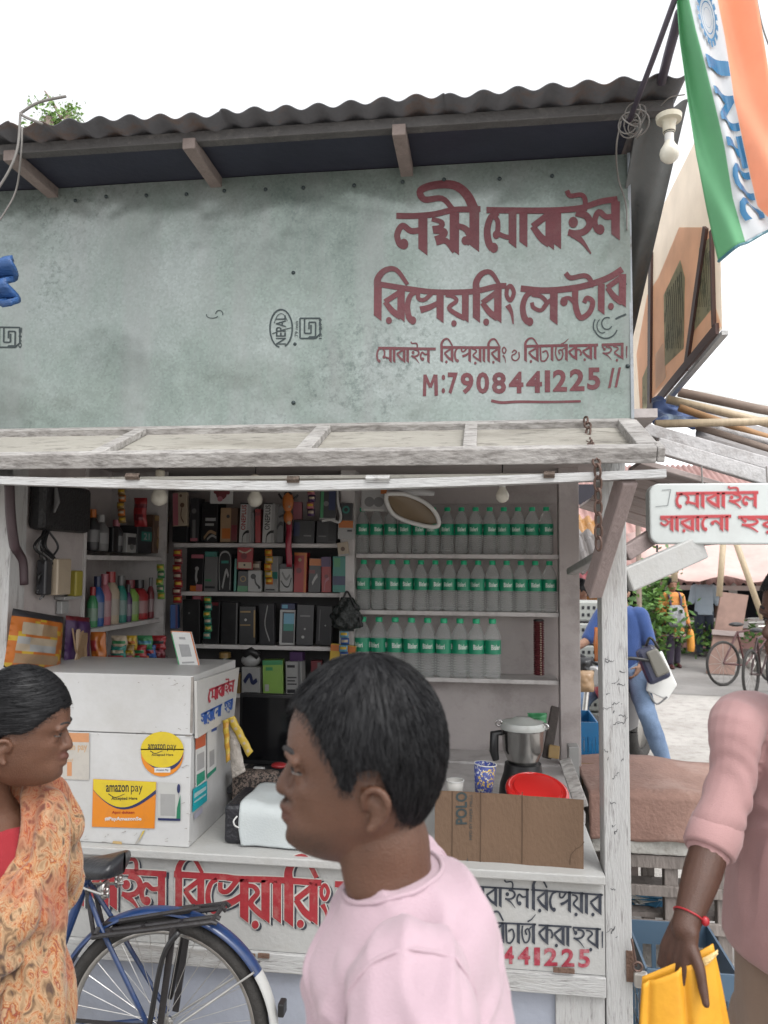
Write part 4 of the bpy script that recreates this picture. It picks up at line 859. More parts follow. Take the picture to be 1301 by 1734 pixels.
t = wallfoil('cotton_bud_packet', [(112, 1042), (152, 1046), (152, 1138), (108, 1136)], .05, (['purple', 'tan', 'dark', 'dred'], lambda u, v: 3 if v < .1 else (1 if .3 < u < .7 and v > .3 else 0)), 'dark purple packet of tan sticks hung next to the orange packet', 'packet')
q = MB(); rr = random.Random(2)
for i in range(14):
    u = rr.uniform(-10, 10); q.tube([lw(132 + u, 1068 + rr.uniform(-4, 4), .085), lw(130 + u * .2, 1100, .09), lw(132 - u, 1136, .085)], .004, 5)
q.build('stick', pk_mat(C['tan']), t)
q = MB(); q.tube(catmull([lw(16, 815, .03), lw(18, 870, .03), lw(24, 920, .03), lw(30, 935, .02), lw(38, 952, .02), lw(40, 990, .02)], 5), .018, 8)
tag(q.build('wiring_conduit', M('dark_maroon_plastic', (.05, .03, .035), .5, .2, 10), smooth=True), 'dark bent wiring pipe running down beside the front post', 'pipe')

# hanging strips of small packets and little boxes on top of the stock
def sachet_string(px, py0, n, y, cols, label, w=7, h=13):
    t = thing('sachet_string', P(px, py0, y), label, 'strip')
    for i in range(n):
        c_ = cols[i % len(cols)]; x0 = px + 1.5 * math.sin(i * 2.1)
        def g_(u, v): return P(lerp(x0 - w, x0 + w, u), py0 + h * (i + lerp(.04, .96, v)), y) + Vector((0, -.012 * math.sin(u * math.pi) * math.sin(v * math.pi) + .004 * noise.noise((u * 4, v * 4, i + px)), 0))
        MB().grid(g_, 8, 8, mf=lambda u, v: 1 if .3 < v < .6 and .15 < u < .85 else 0).build('sachet', [pm_(C[c_]), pm_(C['cream' if i % 2 else 'yellow'])], t, smooth=True, solid=.003)
    return t
pm_ = pk_mat
sachet_string(301, 930, 7, yG - .09, ('red', 'dred'), 'string of red sachets hanging at the inner end of the dark goods shelves')
sachet_string(352, 1010, 6, yG - .09, ('green', 'teal'), 'string of green sachets hanging before the dark phone cover packs', 6, 12)
sachet_string(455, 930, 5, yG - .08, ('orange', 'yellow'), 'string of orange and yellow sachets hanging beside the red ribbon', 6, 12)
sachet_string(527, 826, 4, yG - .10, ('pink', 'purple'), 'string of pink and purple sachets above the long black boxes', 6, 12)
sachet_string(583, 1068, 5, BK - .07, ('sky', 'blue'), 'string of blue sachets on the wooden upright below the black net bag', 7, 12)
sachet_string(206, 826, 5, 3.45, ('gold', 'orange'), 'string of gold and orange sachets hanging before the upper wall shelf', 6, 12)
sachet_string(272, 955, 5, 3.9, ('lime', 'green'), 'string of lime green sachets at the inner end of the middle wall shelf', 6, 12)
pack('carton_box', (346, 366, 934, 943), yG + .01, .05, 'teal', 'small teal box lying on the plain grey accessory box', 'box')
pack('carton_box', (423, 442, 950, 966), yG + .02, .05, 'brown', 'small brown box on the short white earphone box', 'box', [('r', .1, .9, .3, .7, 'cream')])
pack('carton_box', (325, 352, 1008, 1017), yG + .01, .05, 'dred', 'small dark red box lying flat above the phone cover packs', 'box', [('r', .1, .6, .2, .8, 'pink')])
pack('carton_box', (476, 500, 1022, 1032), yG + .01, .05, 'navy', 'small navy box lying above the phone cover pack with the blue picture', 'box', [('r', .1, .5, .2, .8, 'sky')])
# ------------------------------------------------------------------ counter top things
pm = pk_mat
def fm_rect(px0, px1, py0, py1, y):          # flat sheet facing the street given by photo px on plane y
    a = P(px0, py1, y); b = P(px1, py0, y); return a, b
# white display case with stickers
yD = F + .012; dep = .47
bx1 = P(323, 1300, yD).x; bx0 = P(-60, 1300, yD).x; bz1 = P(200, 1141, yD).z; bzm = P(200, 1241, yD).z
case = thing('display_case', ((bx0 + bx1) / 2, yD + dep / 2, zC), 'white painted counter case covered in payment stickers beside the woman', 'case')
CW = M('white_laminate', (.43, .43, .425), .42, .05, 4, .05, 40, stain=(.33, .315, .29), sfac=.6, sscale=2.2, slo=.45, shi=.68)
MB().box(bx0, bx1, yD, yD + dep, zC + .001, bzm - .0015).build('lower_box', CW, case, bevel=.003)
MB().box(bx0 - .003, bx1 + .003, yD - .003, yD + dep, bzm + .0015, bz1).build('upper_box', CW, case, bevel=.003)
EDG = M('worn_edge', (.22, .20, .18), .8, .3, 30)
MB().box(bx1 - .004, bx1 + .0045, yD - .0045, yD - .0005, bzm + .01, bz1 - .004).build('worn_edge', EDG, case)
q = MB(); rs2 = random.Random(21)
for i in range(46):
    px_, py_ = rs2.choice(((rs2.uniform(100, 320), rs2.uniform(1145, 1160)), (rs2.uniform(100, 320), rs2.uniform(1230, 1250)), (rs2.uniform(300, 322), rs2.uniform(1150, 1430)), (rs2.uniform(130, 320), rs2.uniform(1400, 1432)))); l_ = rs2.uniform(1, 6); a_ = rs2.uniform(0, 3.14)
    brush(q, lambda x, y, dz: P(x, y, yD - .0036), [(px_, py_), (px_ + l_ * math.cos(a_), py_ + l_ * math.sin(a_) * .5), (px_ + 1.6 * l_ * math.cos(a_ + .3), py_ + l_ * math.sin(a_))], rs2.uniform(.5, 1.4), .3, i * 1e-6, 3)
q.build('scratch', EDG, case)
q = MB().box(bx1 - .02, bx1 + .004, yD - .006, yD - .0035, bzm - .002, bzm + .0012); q.build('latch', EDG, case)
yS = yD - .0035
def sheet(y): 
    return lambda px, py, dz: P(px, py, y) + Vector((0, -dz, 0))
YEL, ORA, NVY, WHT = pm((.80, .60, .02)), pm((.85, .28, .015)), pm((.02, .03, .12)), pm((.80, .80, .78))
def arcpoly(q, fm, cx, cy, rx, ry, a0, a1, dz, mi, n=20, close=None):
    pts = [(cx + rx * math.cos(R(lerp(a0, a1, i / n))), cy + ry * math.sin(R(lerp(a0, a1, i / n)))) for i in range(n + 1)] + (close or [])
    q.poly([fm(x, y, dz) for x, y in pts][::-1], mi)
fs = sheet(yS)
def label_txt(q, x0, x1, y, s, mi, dz):
    latin(q, fs, 'amazon', x0, lerp(x0, x1, .62), y, y + s, dz, bold=.015, mi=mi); latin(q, fs, 'pay', lerp(x0, x1, .68), x1, y + .1 * s, y + s * 1.35, dz, bold=.0, mi=mi)
    brush(q, fs, [(x0 + 4, y + s * 1.25), (lerp(x0, x1, .25), y + s * 1.75), (lerp(x0, x1, .52), y + s * 1.25)], 1.6, .8, dz, mi=mi)
# round sticker
q = MB(); arcpoly(q, fs, 275, 1277, 36, 38, 0, 360, .0002, 1, 30)
arcpoly(q, fs, 275, 1270, 36.5, 31, -180, 0, .0006, 0, 20, None); arcpoly(q, fs, 275, 1268, 36.5, 32, 0, 180, .0006, 0, 20)
for i in range(14):
    a0, a1 = R(10 + i * 9), R(10 + (i + 1) * 9); w0 = 9 * math.sin(math.pi * .5 * (1 - i / 14)); w1 = 9 * math.sin(math.pi * .5 * (1 - (i + 1) / 14))
    q.poly([fs(275 + 36.5 * math.cos(a0), 1268 + 32 * math.sin(a0), .001), fs(275 + 36.5 * math.cos(a1), 1268 + 32 * math.sin(a1), .001), fs(275 + 36.5 * math.cos(a1), 1268 + (32 + w1) * math.sin(a1), .001), fs(275 + 36.5 * math.cos(a0), 1268 + (32 + w0) * math.sin(a0), .001)], 2)
label_txt(q, 251, 299, 1260, 9, 3, .0012); latin(q, fs, 'Accepted Here', 257, 294, 1276, 1281, .0012, mi=3)
q.poly([fs(262, 1308, .0012), fs(289, 1308, .0012), fs(289, 1300, .0012), fs(262, 1300, .0012)], 4); latin(q, fs, 'Amazon Pay', 265, 286, 1302, 1306, .0016, mi=2)
q.build('sticker', [YEL, ORA, NVY, BLK, WHT], case)
# square sticker
q = MB(); q.poly([fs(156, 1400, .0002), fs(262, 1403, .0002), fs(265, 1324, .0002), fs(158, 1319, .0002)], 1)
q.poly([fs(158.5, 1319.5, .0006)] + [fs(158.5 + 106 * i / 16, 1337 + 30 * math.sin(math.pi * (i / 16) ** .9), .0006) for i in range(17)] + [fs(264.5, 1324, .0006)], 0)
for i in range(16):
    u0, u1 = i / 16, (i + 1) / 16; yb = lambda u: 1337 + 30 * math.sin(math.pi * u ** .9); th = lambda u: 1 + 9 * u ** 1.5 * (1.05 - u * .4)
    q.poly([fs(158.5 + 106 * u0, yb(u0) + th(u0), .001), fs(158.5 + 106 * u1, yb(u1) + th(u1), .001), fs(158.5 + 106 * u1, yb(u1), .001), fs(158.5 + 106 * u0, yb(u0), .001)], 2)
label_txt(q, 180, 242, 1329, 12, 3, .0014); latin(q, fs, 'Accepted Here', 189, 233, 1349, 1356, .0014, mi=3)
latin(q, fs, '#PayAmazonSe', 178, 240, 1383, 1391, .0014, bold=.03, mi=4); latin(q, fs, 'Apni dukaan', 190, 228, 1373, 1379, .0014, mi=5)
q.build('sticker', [YEL, ORA, NVY, BLK, WHT, pm((.4, .03, .02))], case)
# payment card, code left blank
q = MB(); q.poly([fs(267, 1388, .0002), fs(303, 1389, .0002), fs(302, 1326, .0002), fs(268, 1324, .0002)], 0); q.poly([fs(272, 1381, .0006), fs(297, 1382, .0006), fs(297, 1345, .0006), fs(272, 1344, .0006)], 1)
q.poly([fs(268, 1389, .0009), fs(306, 1390, .0009), fs(306, 1386, .0009), fs(268, 1385, .0009)], 2); q.poly([fs(299, 1386, .0009), fs(306, 1386, .0009), fs(306, 1345, .0009), fs(300, 1368, .0009)], 3); q.ell(fs(303, 1335, .002), (.006, .0015, .016), mi=2)
q.build('sticker', [pm((.60, .60, .57)), pm((.42, .42, .41)), NVY, pm((.02, .22, .12))], case)
q = MB(); q.poly([fs(100, 1319, .0002), fs(151, 1321, .0002), fs(152, 1241, .0002), fs(100, 1240, .0002)], 0); q.poly([fs(100, 1256, .0005), fs(151, 1257, .0005), fs(151, 1241.5, .0005), fs(100, 1240.5, .0005)], 1)
q.poly([fs(114, 1314, .0006), fs(122, 1314, .0006), fs(122, 1290, .0006), fs(114, 1290, .0006)], 1); latin(q, fs, 'amazon pay', 92, 148, 1262, 1274, .0006, bold=.02, mi=2); latin(q, fs, 'Accepted', 98, 124, 1284, 1291, .0006, bold=.01, mi=2)
q.build('faded_sticker', [pm((.62, .58, .52)), pm((.70, .33, .15)), pm((.66, .42, .22))], case)
q = MB(); q.poly([fs(228, 1430, .0003), fs(236, 1426, .0003), fs(247, 1405, .0003), fs(240, 1408, .0003)], 0); q.poly([fs(190, 1428, .0003), fs(207, 1430, .0003), fs(206, 1425, .0003), fs(192, 1424, .0003)], 1); q.poly([fs(235, 1424, .0006), fs(242, 1408, .0006), fs(246, 1405, .0006), fs(240, 1416, .0006)], 2)
q.build('torn_tape', [pm((.5, .48, .44)), pm((.65, .45, .2)), YEL], case)
# stickers and word board on the return side
xs_ = bx1 + .0045
def sside(px, py, dz): return PX(px, py, xs_) + Vector((dz, 0, 0))
def quad(q, fm, pts, dz, mi): q.poly([fm(x, y, dz) for x, y in pts], mi)
q = MB(); quad(q, sside, [(331, 1336), (348, 1322), (349, 1236), (331, 1243)], .0002, 0); quad(q, sside, [(331, 1270), (348, 1262), (349, 1236), (331, 1243)], .0006, 1); quad(q, sside, [(333, 1332), (347, 1320), (347, 1304), (333, 1312)], .0006, 2); quad(q, sside, [(334, 1306), (346, 1299), (346, 1272), (334, 1278)], .0006, 3)
q.build('sticker', [WHT, pm((.65, .12, .05)), pm((.03, .35, .22)), pm((.45, .45, .45))], case)
q = MB(); quad(q, sside, [(351, 1319), (366, 1304), (367, 1232), (351, 1240)], .0002, 0); quad(q, sside, [(355, 1300), (363, 1293), (363, 1268), (355, 1273)], .0006, 3); quad(q, sside, [(351, 1319), (366, 1304), (366, 1298), (351, 1311)], .0006, 2); quad(q, sside, [(358, 1240), (367, 1236), (367, 1231), (358, 1235)], .0006, 4)
q.build('sticker', [WHT, pm((.65, .12, .05)), pm((.03, .35, .22)), pm((.45, .45, .45)), pm((.03, .1, .4))], case)
q = MB(); quad(q, sside, [(326, 1376), (351, 1356), (351, 1322), (327, 1336)], .0002, 0); quad(q, sside, [(329, 1360), (349, 1346), (349, 1343), (329, 1357)], .0006, 1); quad(q, sside, [(329, 1352), (349, 1337), (349, 1331), (329, 1344)], .0006, 1); quad(q, sside, [(329, 1388), (343, 1376), (343, 1366), (329, 1378)], .0004, 2)
q.build('sticker', [pm((.02, .45, .52)), pm((.5, .7, .7)), pm((.5, .5, .6))], case)
# little hand-painted board
q = MB(); cn = [(329, 1250), (392, 1212), (401, 1130), (328, 1153)]
for i, (x, y) in enumerate(cn): pass
fr = [sside(x, y, .012) for x, y in cn]; bk_ = [sside(x, y, .002) for x, y in cn]
q.hexa([bk_[0], bk_[1], fr[1], fr[0], bk_[3], bk_[2], fr[2], fr[3]]); q.build('word_board', pm((.68, .67, .64)), case)
def wbf(u, v, dz):                            # u along 0..100, v down 0..100
    a = lerp(fr[3], fr[2], u / 100); b_ = lerp(fr[0], fr[1], u / 100); return lerp(a, b_, v / 100) + Vector((.0015 + dz, 0, 0))
q = MB(); word(q, wbf, run(MOB, 24, 88, 24, 24, 24), head(26, 90, 24, 24), 4, .95); q.build('lettering', pm((.55, .03, .06)), case)
SAR = [('sa', 1), ('aa', .45), ('ra', 1), ('aa', .45), ('e', .6), ('na', 1), ('aa', .45)]
q = MB(); word(q, wbf, run(SAR, 8, 58, 62, 62, 22), head(8, 60, 62, 62), 3.6, .95); word(q, wbf, run([('ha', 1), ('ya', 1), ('danda', .4)], 66, 92, 62, 62, 22), head(66, 90, 62, 62), 3.6, .95); q.build('lettering', pm((.03, .13, .50)), case)
# standing payment card on the case
a = P(314, 1138, yD + .30)
t = thing('payment_card_stand', a, 'white payment card with a blank code panel leaning on top of the sticker case', 'card')
cn = [(306, 1140), (341, 1137), (324, 1070), (289, 1068)]; rp = lambda u, v, d=0: (lerp(lerp(P(*cn[0], yD + .28), P(*cn[1], yD + .28), u), lerp(P(*cn[3], yD + .30), P(*cn[2], yD + .30), u), v) + Vector((0, -d, 0)))
MB().hexa([rp(0, 0), rp(1, 0), rp(1, 0, -.006), rp(0, 0, -.006), rp(0, 1), rp(1, 1), rp(1, 1, -.006), rp(0, 1, -.006)]).build('card_board', WHT, t)
q = MB()
for u0, u1, v0, v1, mi, e in ((.06, .94, .02, .98, 0, .002), (0, 1, .93, 1, 1, .001), (0, .5, 0, .07, 1, .001), (.5, 1, 0, .07, 2, .001), (0, .06, 0, 1, 2, .001), (.94, 1, 0, 1, 1, .001), (.25, .75, .38, .68, 3, .003), (.2, .8, .22, .26, 3, .003), (.35, .65, .80, .86, 3, .003), (.3, .6, .1, .16, 4, .003)):
    q.poly([rp(u0, v0, e), rp(u1, v0, e), rp(u1, v1, e), rp(u0, v1, e)], mi)
q.build('print', [WHT, pm((.75, .22, .06)), pm((.05, .40, .15)), pm((.40, .40, .40)), pm((.05, .12, .45))], t)
MB().beam(rp(.5, .6, -.008), rp(.5, 0, -.05), .03, .004, up=(0, 1, 0)).build('prop_leg', WHT, t)
# yellow strips hanging from the case
t = thing('sachet_strip', sside(380, 1215, .01), 'bent yellow sachet strip with small pictures hanging from the return of the sticker case', 'strip')
def strip(cn, y, n=6):
    def g_(u, v):
        p = lerp(lerp(P(*cn[0], y), P(*cn[1], y), u), lerp(P(*cn[3], y), P(*cn[2], y), u), v); return p + Vector((0, .003 * math.sin(v * n * math.pi) - .006 * math.sin(u * math.pi), 0))
    return g_
yel = [pm((.72, .50, .06)), pm((.62, .50, .36)), pm((.70, .36, .04))]
MB().grid(strip([(384, 1217), (397, 1212), (429, 1272), (420, 1282)], 2.95), 6, 30, mf=lambda u, v: 1 if .25 < u < .75 and .3 < (v * 5) % 1 < .75 else 0).build('strip_body', yel, t, solid=.003, smooth=True)
t = thing('sachet_strip', sside(380, 1216, .01), 'straight yellow orange sachet strip next to the bent one', 'strip')
MB().grid(strip([(377, 1220), (387, 1217), (390, 1286), (384, 1292)], 2.93), 6, 30, mf=lambda u, v: 2 if .3 < (v * 4) % 1 < .8 else 0).build('strip_body', yel, t, solid=.003, smooth=True)
t = thing('clear_bag', sside(385, 1240, .02), 'crumpled pale plastic bag behind the yellow sachet strips', 'bag')
MB().grid(strip([(386, 1225), (398, 1222), (416, 1306), (394, 1318)], 2.97, 9), 10, 20).build('bag_body', M('hazy_plastic', (.40, .36, .32), .3, .15, 30, .5, 60), t, solid=.008, smooth=True)
# screen, desk, keyboard things in the shade
a, b = fm_rect(404, 520, 1178, 1293, 3.40)
t = thing('computer_screen', ((a.x + b.x) / 2, 3.45, zC), 'black computer screen standing behind the counter next to the sticker case', 'screen')
MB().box(a.x, b.x, 3.40, 3.44, a.z, b.z).build('bezel', BLK, t, bevel=.004)
MB().box(a.x + .015, b.x - .015, 3.397, 3.3995, a.z + .02, b.z - .014).build('display', M('dark_glass', (.006, .006, .007), .12, .02), t)
MB().box(lerp(a.x, b.x, .4), lerp(a.x, b.x, .6), 3.445, 3.47, zC + .1, a.z + .15).build('stand', BLK, t)
a, b = fm_rect(398, 530, 1298, 1306, 3.15)
t = tag(MB().box(a.x, b.x, 3.05, 3.62, zC + .075, zC + .10).build('keyboard_tray', pm(C['dark']), bevel=.004), 'dark desk board under the black screen', 'board')
for px, w in ((400, .02), (523, .02)):
    x = P(px, 1300, 3.3).x; MB().box(x - .01, x + .01, 3.1, 3.6, zC + .001, zC + .0748).build('board_leg', pm(C['dark']), t)
q = MB().ell(P(473, 1296, 3.15), (.035, .03, .012)); tag(q.build('computer_mouse', pm(C['red']), smooth=True), 'red mouse on the dark desk board before the screen', 'mouse')
t = tag(MB().beam(P(430, 1301, 3.1), P(448, 1302, 3.1), .02, .012).build('memory_stick', pm(C['white']), bevel=.002), 'small white stick lying on the dark desk board', 'stick')
# black case with a pale cloth over it
a, b = fm_rect(377, 560, 1372, 1449, F + .06)
t = tag(MB().box(a.x, b.x, F + .065, F + .30, zC + .001, b.z).build('black_case', M('black_leather', (.012, .012, .016), .4, .3, 20, .4, 80), bevel=.015), 'black case under a pale grey cloth behind the young man', 'case')
tg = thing('printed_pouch', P(412, 1340, F + .32), 'brown speckled pouch standing behind the pale grey cloth', 'pouch')
LEO = M('speckled_cloth', (.16, .12, .10), .8, .2, 60, stain=(.02, .017, .015), sfac=1, sscale=90, slo=.48, shi=.52)
a2, b2 = fm_rect(392, 470, 1308, 1400, F + .38); MB().box(a2.x, b2.x, F + .36, F + .44, zC + .001, b2.z).build('pouch_body', LEO, tg, bevel=.02)
zct = b.z + .008
def cloth(u, v):
    yk = F + .052
    rd = .045
    if v < .42: y = lerp(F + .31, yk + rd, v / .42); z = zct + .005 * math.sin(u * 7 + v * 5)
    elif v < .58: t_ = (v - .42) / .16 * math.pi / 2; y = yk + rd - rd * math.sin(t_); z = zct - rd + rd * math.cos(t_) + .005 * math.sin(u * 7 + 2) * (1 - t_ / 1.6)
    else: y = yk - .012 * (1 + math.sin(u * 9 + v * 3)) * (v - .55); z = lerp(zct - rd, zC + .006, (v - .58) / .42)
    xa_ = lerp(440, 407, min(1, v * 2.1)) + 3 * math.sin(v * 7); xb_ = lerp(556, 574, v)
    x = P(lerp(xa_, xb_, u), 1400, y).x
    return Vector((x, y, z + .006 * noise.noise((u * 5, v * 5, 3))))
tag(MB().grid(cloth, 40, 40).build('grey_cloth', M('pale_cloth', (.40, .43, .43), .85, .1, 8, .12, 160, stain=(.33, .36, .37), sfac=.6, sscale=4), smooth=True, solid=.004), 'pale blue grey cloth draped over the black case on the counter', 'cloth')
tag(MB().tube(catmull([P(402, 1382, F + .05), P(396, 1390, F + .04), P(398, 1398, F + .04), P(406, 1402, F + .05)], 5), .003, 6).build('cord_loop', WHT, smooth=True), 'thin white cord loop at the edge of the black case', 'cord')
# cardboard sheet with print
t = thing('cardboard_sheet', P(862, 1474, F + .03), 'brown cardboard sheet with upright black print standing along the counter edge', 'cardboard')
CARD = M('corrugated_card', (.115, .070, .042), .85, .10, 5, .25, 90, stain=(.08, .048, .03), sfac=.5, sscale=3, stretch=(1, 1, .5))
cn = [(736, 1466), (988, 1476), (990, 1358), (736, 1343)]; yc = F + .03
crp = lambda u, v, d=0: lerp(lerp(P(*cn[0], yc), P(*cn[1], yc), u), lerp(P(*cn[3], yc), P(*cn[2], yc), u), v) + Vector((0, .03 * v + .006 * math.sin(u * 5) + .004 * abs(math.sin(u * 6.2 * math.pi / 2)) - d, 0))
q = MB().grid(lambda u, v: crp(u, v), 60, 10); q.build('sheet', CARD, t, solid=.005)
q = MB()
cp_ = lambda px, py, dz: crp((px - 736) / 253, 1 - (py - 1344 - (px - 736) * .055) / 121, .0045 + dz)
vtext(q, cp_, 'POLO', 772, 792, 1347, 1400, bold=.03); vtext(q, cp_, 'MFD BY PAPER MILLS', 796, 801, 1352, 1425, bold=.0); latin(q, cp_, 'A', 791, 795, 1455, 1462)
q.build('lettering', INK, t)
q = MB()
for px in (766, 815, 886): brush(q, cp_, [(px, 1346), (px + .3, 1400), (px, 1464)], 1.6, 1.6, -.0006)
for c_ in ([(975, 1440), (983, 1436), (990, 1428)], [(966, 1466), (968, 1450), (976, 1440)]): brush(q, cp_, c_, 1.4, 1.2, -.0006)
q.build('crease', M('card_crease', (.06, .035, .02), .9), t)
# cups and tub with red lid
def cup(px, pyb, pyt, y, r0_, r1_, label, cols, tilt=0):
    c = P(px, pyb, y); h = P(px, pyt, y).z - c.z; t = thing('paper_cup', c, label, 'cup'); ax = (math.sin(tilt), 0, math.cos(tilt))
    MB().lathe([(r0_, 0), (r1_, h)], c, 24, ax, caps=False).build('cup_wall', cols, t, smooth=True, solid=.0015)
    MB().lathe([(r1_ - .001, h - .003), (r1_ + .0025, h - .001), (r1_ + .001, h + .002), (r1_ - .002, h)], c, 24, ax, caps=False).build('rim', WHT, t, smooth=True)
    MB().lathe([(.001, .006), (r0_ - .001, .006)], c, 24, ax, caps=False).build('base', WHT, t)
    return t
cupm = M('printed_cup', (.45, .45, .44), .5, .05, 10, stain=(.50, .34, .02), sfac=1, sscale=14, slo=.50, shi=.51, stain2=(.03, .05, .22))
cup(771, 1352, 1321, F + .2, .026, .031, 'short white paper cup behind the cardboard sheet', pm((.62, .60, .56)))
cup(818, 1354, 1293, F + .22, .028, .040, 'stack of tall paper cups printed yellow, red and navy, leaning beside the red lid', cupm, R(4))
c = P(910, 1338, F + .26)
t = thing('red_lidded_tub', c, 'white plastic tub with a wide glossy red lid behind the cardboard sheet', 'tub')
ax = (.10, -.30, 1)
MB().lathe([(.08, -.10), (.10, -.06), (.105, -.012)], c, 28, ax).build('tub_body', pm((.5, .5, .48)), t, smooth=50)
MB().lathe([(.112, -.014), (.116, -.006), (.113, .004), (.104, .008), (.098, .003), (.09, .003), (.085, .012), (.05, .016), (.001, .017)], c, 40, ax).build('lid', M('glossy_red_plastic', (.50, .018, .016), .16, .05, spec=.7), t, smooth=50)
# mixer jar on its base
c = P(886, 1325, 3.32); c.z = zC - .008
t = thing('mixer_grinder', c, 'steel mixer jar with black handle and clear lid on a black base', 'mixer')
pz = lambda py: P(886, py, 3.32).z - c.z
STEEL = M('brushed_steel', (.42, .41, .40), .22, .06, 4, metal=1.0, stretch=(1, 1, 8))
zb0, zb1, zj = pz(1292), pz(1236), pz(1222)
MB().lathe([(.10, 0), (.105, .02), (.095, zb0 * .55), (.08, zb0 * .8), (.075, zb0)], c, 24).build('motor_base', BLK, t, smooth=50)
MB().lathe([(.060, zb0 + .001), (.068, zb0 + .02), (.084, zb0 + .06), (.088, zb1), (.090, zb1 + .004), (.084, zb1 + .005)], c, 30).build('steel_jar', STEEL, t, smooth=45)
MB().lathe([(.094, zb1 + .006), (.096, zb1 + .014), (.088, zj), (.05, zj + .008), (.03, zj + .018), (.001, zj + .02)], c, 26).build('lid', M('clear_lid', (.38, .39, .37), .15, .05, spec=.7), t, smooth=45)
q = MB().tube([c + Vector((-.088, -.02, zb1 - .01)), c + Vector((-.118, -.03, zb1 - .012)), c + Vector((-.12, -.03, zb0 + .05)), c + Vector((-.112, -.03, zb0 + .015))], [.012, .019, .019, .014], 10); q.build('handle', BLK, t, smooth=50)
q = MB().torus(c + Vector((-.10, -.02, zj - .004)), (0, 1, 0), .012, .004, 14, 6); q.torus(c + Vector((.09, -.03, zj - .012)), (.3, 1, 0), .012, .005, 14, 6); q.tube([c + Vector((-.09, -.02, zj - .006)), c + Vector((-.03, -.06, zj)), c + Vector((.05, -.07, zj - .004)), c + Vector((.08, -.04, zj - .012))], .004, 6); q.build('wire_clip', STEEL, t, smooth=True)
foil('leaf_packet', (893, 926, 1207, 1228), 3.5, 'green', 'green packet behind the lid of the mixer jar', 'packet')
t = thing('brush', P(930, 1285, 3.75), 'dark long handled brush leaning in the corner beside the mixer', 'brush')
MB().beam(P(926, 1284, 3.75), P(941, 1197, 3.9), .045, .02, up=(0, 1, 0)).build('brush_body', M('dark_bristle', (.04, .032, .028), .8, .4, 60), t, bevel=.006)
MB().beam(P(937, 1284, 3.74), P(939, 1262, 3.75), .05, .03, up=(0, 1, 0)).build('brush_foot', pm(C['gold']), t, bevel=.004)
t = tag(MB().beam(P(984, 1362, 3.0), P(958, 1290, 3.35), .05, .03, up=(0, 1, 0)).build('wood_batten', WG, bevel=.003), 'weathered batten leaning behind the corner of the cardboard sheet', 'batten')
t = tag(MB().box(P(962, 1300, 3.9).x, P(980, 1300, 3.9).x, 3.86, 3.95, P(970, 1322, 3.9).z, P(970, 1262, 3.9).z).build('wall_socket', pm(C['light']), bevel=.004), 'small pale box fixed at the foot of the back post', 'box')

# ------------------------------------------------------------------ chains and padlock
def chain(pts, r, wr, label):
    t = MB(); pts = [Vector(p) for p in pts]; L = sum((pts[i + 1] - pts[i]).length for i in range(len(pts) - 1)); step = r * 2.7; n = max(2, int(L / step))
    for k in range(n):
        s = (k + .5) / n * L; i = 0
        while i < len(pts) - 2 and s > (pts[i + 1] - pts[i]).length: s -= (pts[i + 1] - pts[i]).length; i += 1
        d = (pts[i + 1] - pts[i]).normalized(); c = pts[i] + d * s; side = d.cross(Vector((0, 1, 0)) if k % 2 else Vector((.7, .7, 0))).normalized()
        ring_ = [c + d * (r * 1.75 * math.cos(a * math.pi / 7)) + side * (r * .8 * math.sin(a * math.pi / 7)) for a in range(15)]
        t.tube(ring_, wr, 5, caps=False)
    return tag(t.build('chain', M('chain_iron', (.13, .085, .07), .55, .3, 40, metal=.7), smooth=True), label, 'chain')
chain([P(991, 708, F - .05), P(996, 722, F - .10), P(997, 745, F - .14), P(1004, 757, yf + .05), P(1012, 790, yf - .03), P(1013, 830, yf - .01), P(1014, 930, yf + .04)], .0125, .0038, 'rusty iron chain hanging over the flap edge in front of the white post')
t = thing('padlock', P(1080, 1640, F - .02), 'steel padlock on a hasp at the lower side of the white post', 'padlock')
cc_ = P(1085, 1652, F - .02)
MB().box(cc_.x - .022, cc_.x + .022, F - .035, F - .012, cc_.z - .035, cc_.z + .015).build('lock_body', M('lock_steel', (.42, .40, .37), .3, .1, 10, metal=.8), t, bevel=.008)
q = MB().tube(catmull([P(1078, 1636, F - .02), P(1074, 1612, F - .02), P(1070, 1590, F - .02)], 4), .004, 6); q.torus(P(1080, 1637, F - .024), (0, 1, 0), .014, .004, 14, 6); q.build('shackle', M('chain_iron', (.13, .085, .07), .55, .3, 40, metal=.7), t, smooth=True)
MB().box(xR - .02, xR + .006, F - .004, F + .03, P(1070, 1662, F).z, P(1070, 1610, F).z).build('hasp', RUST, t)

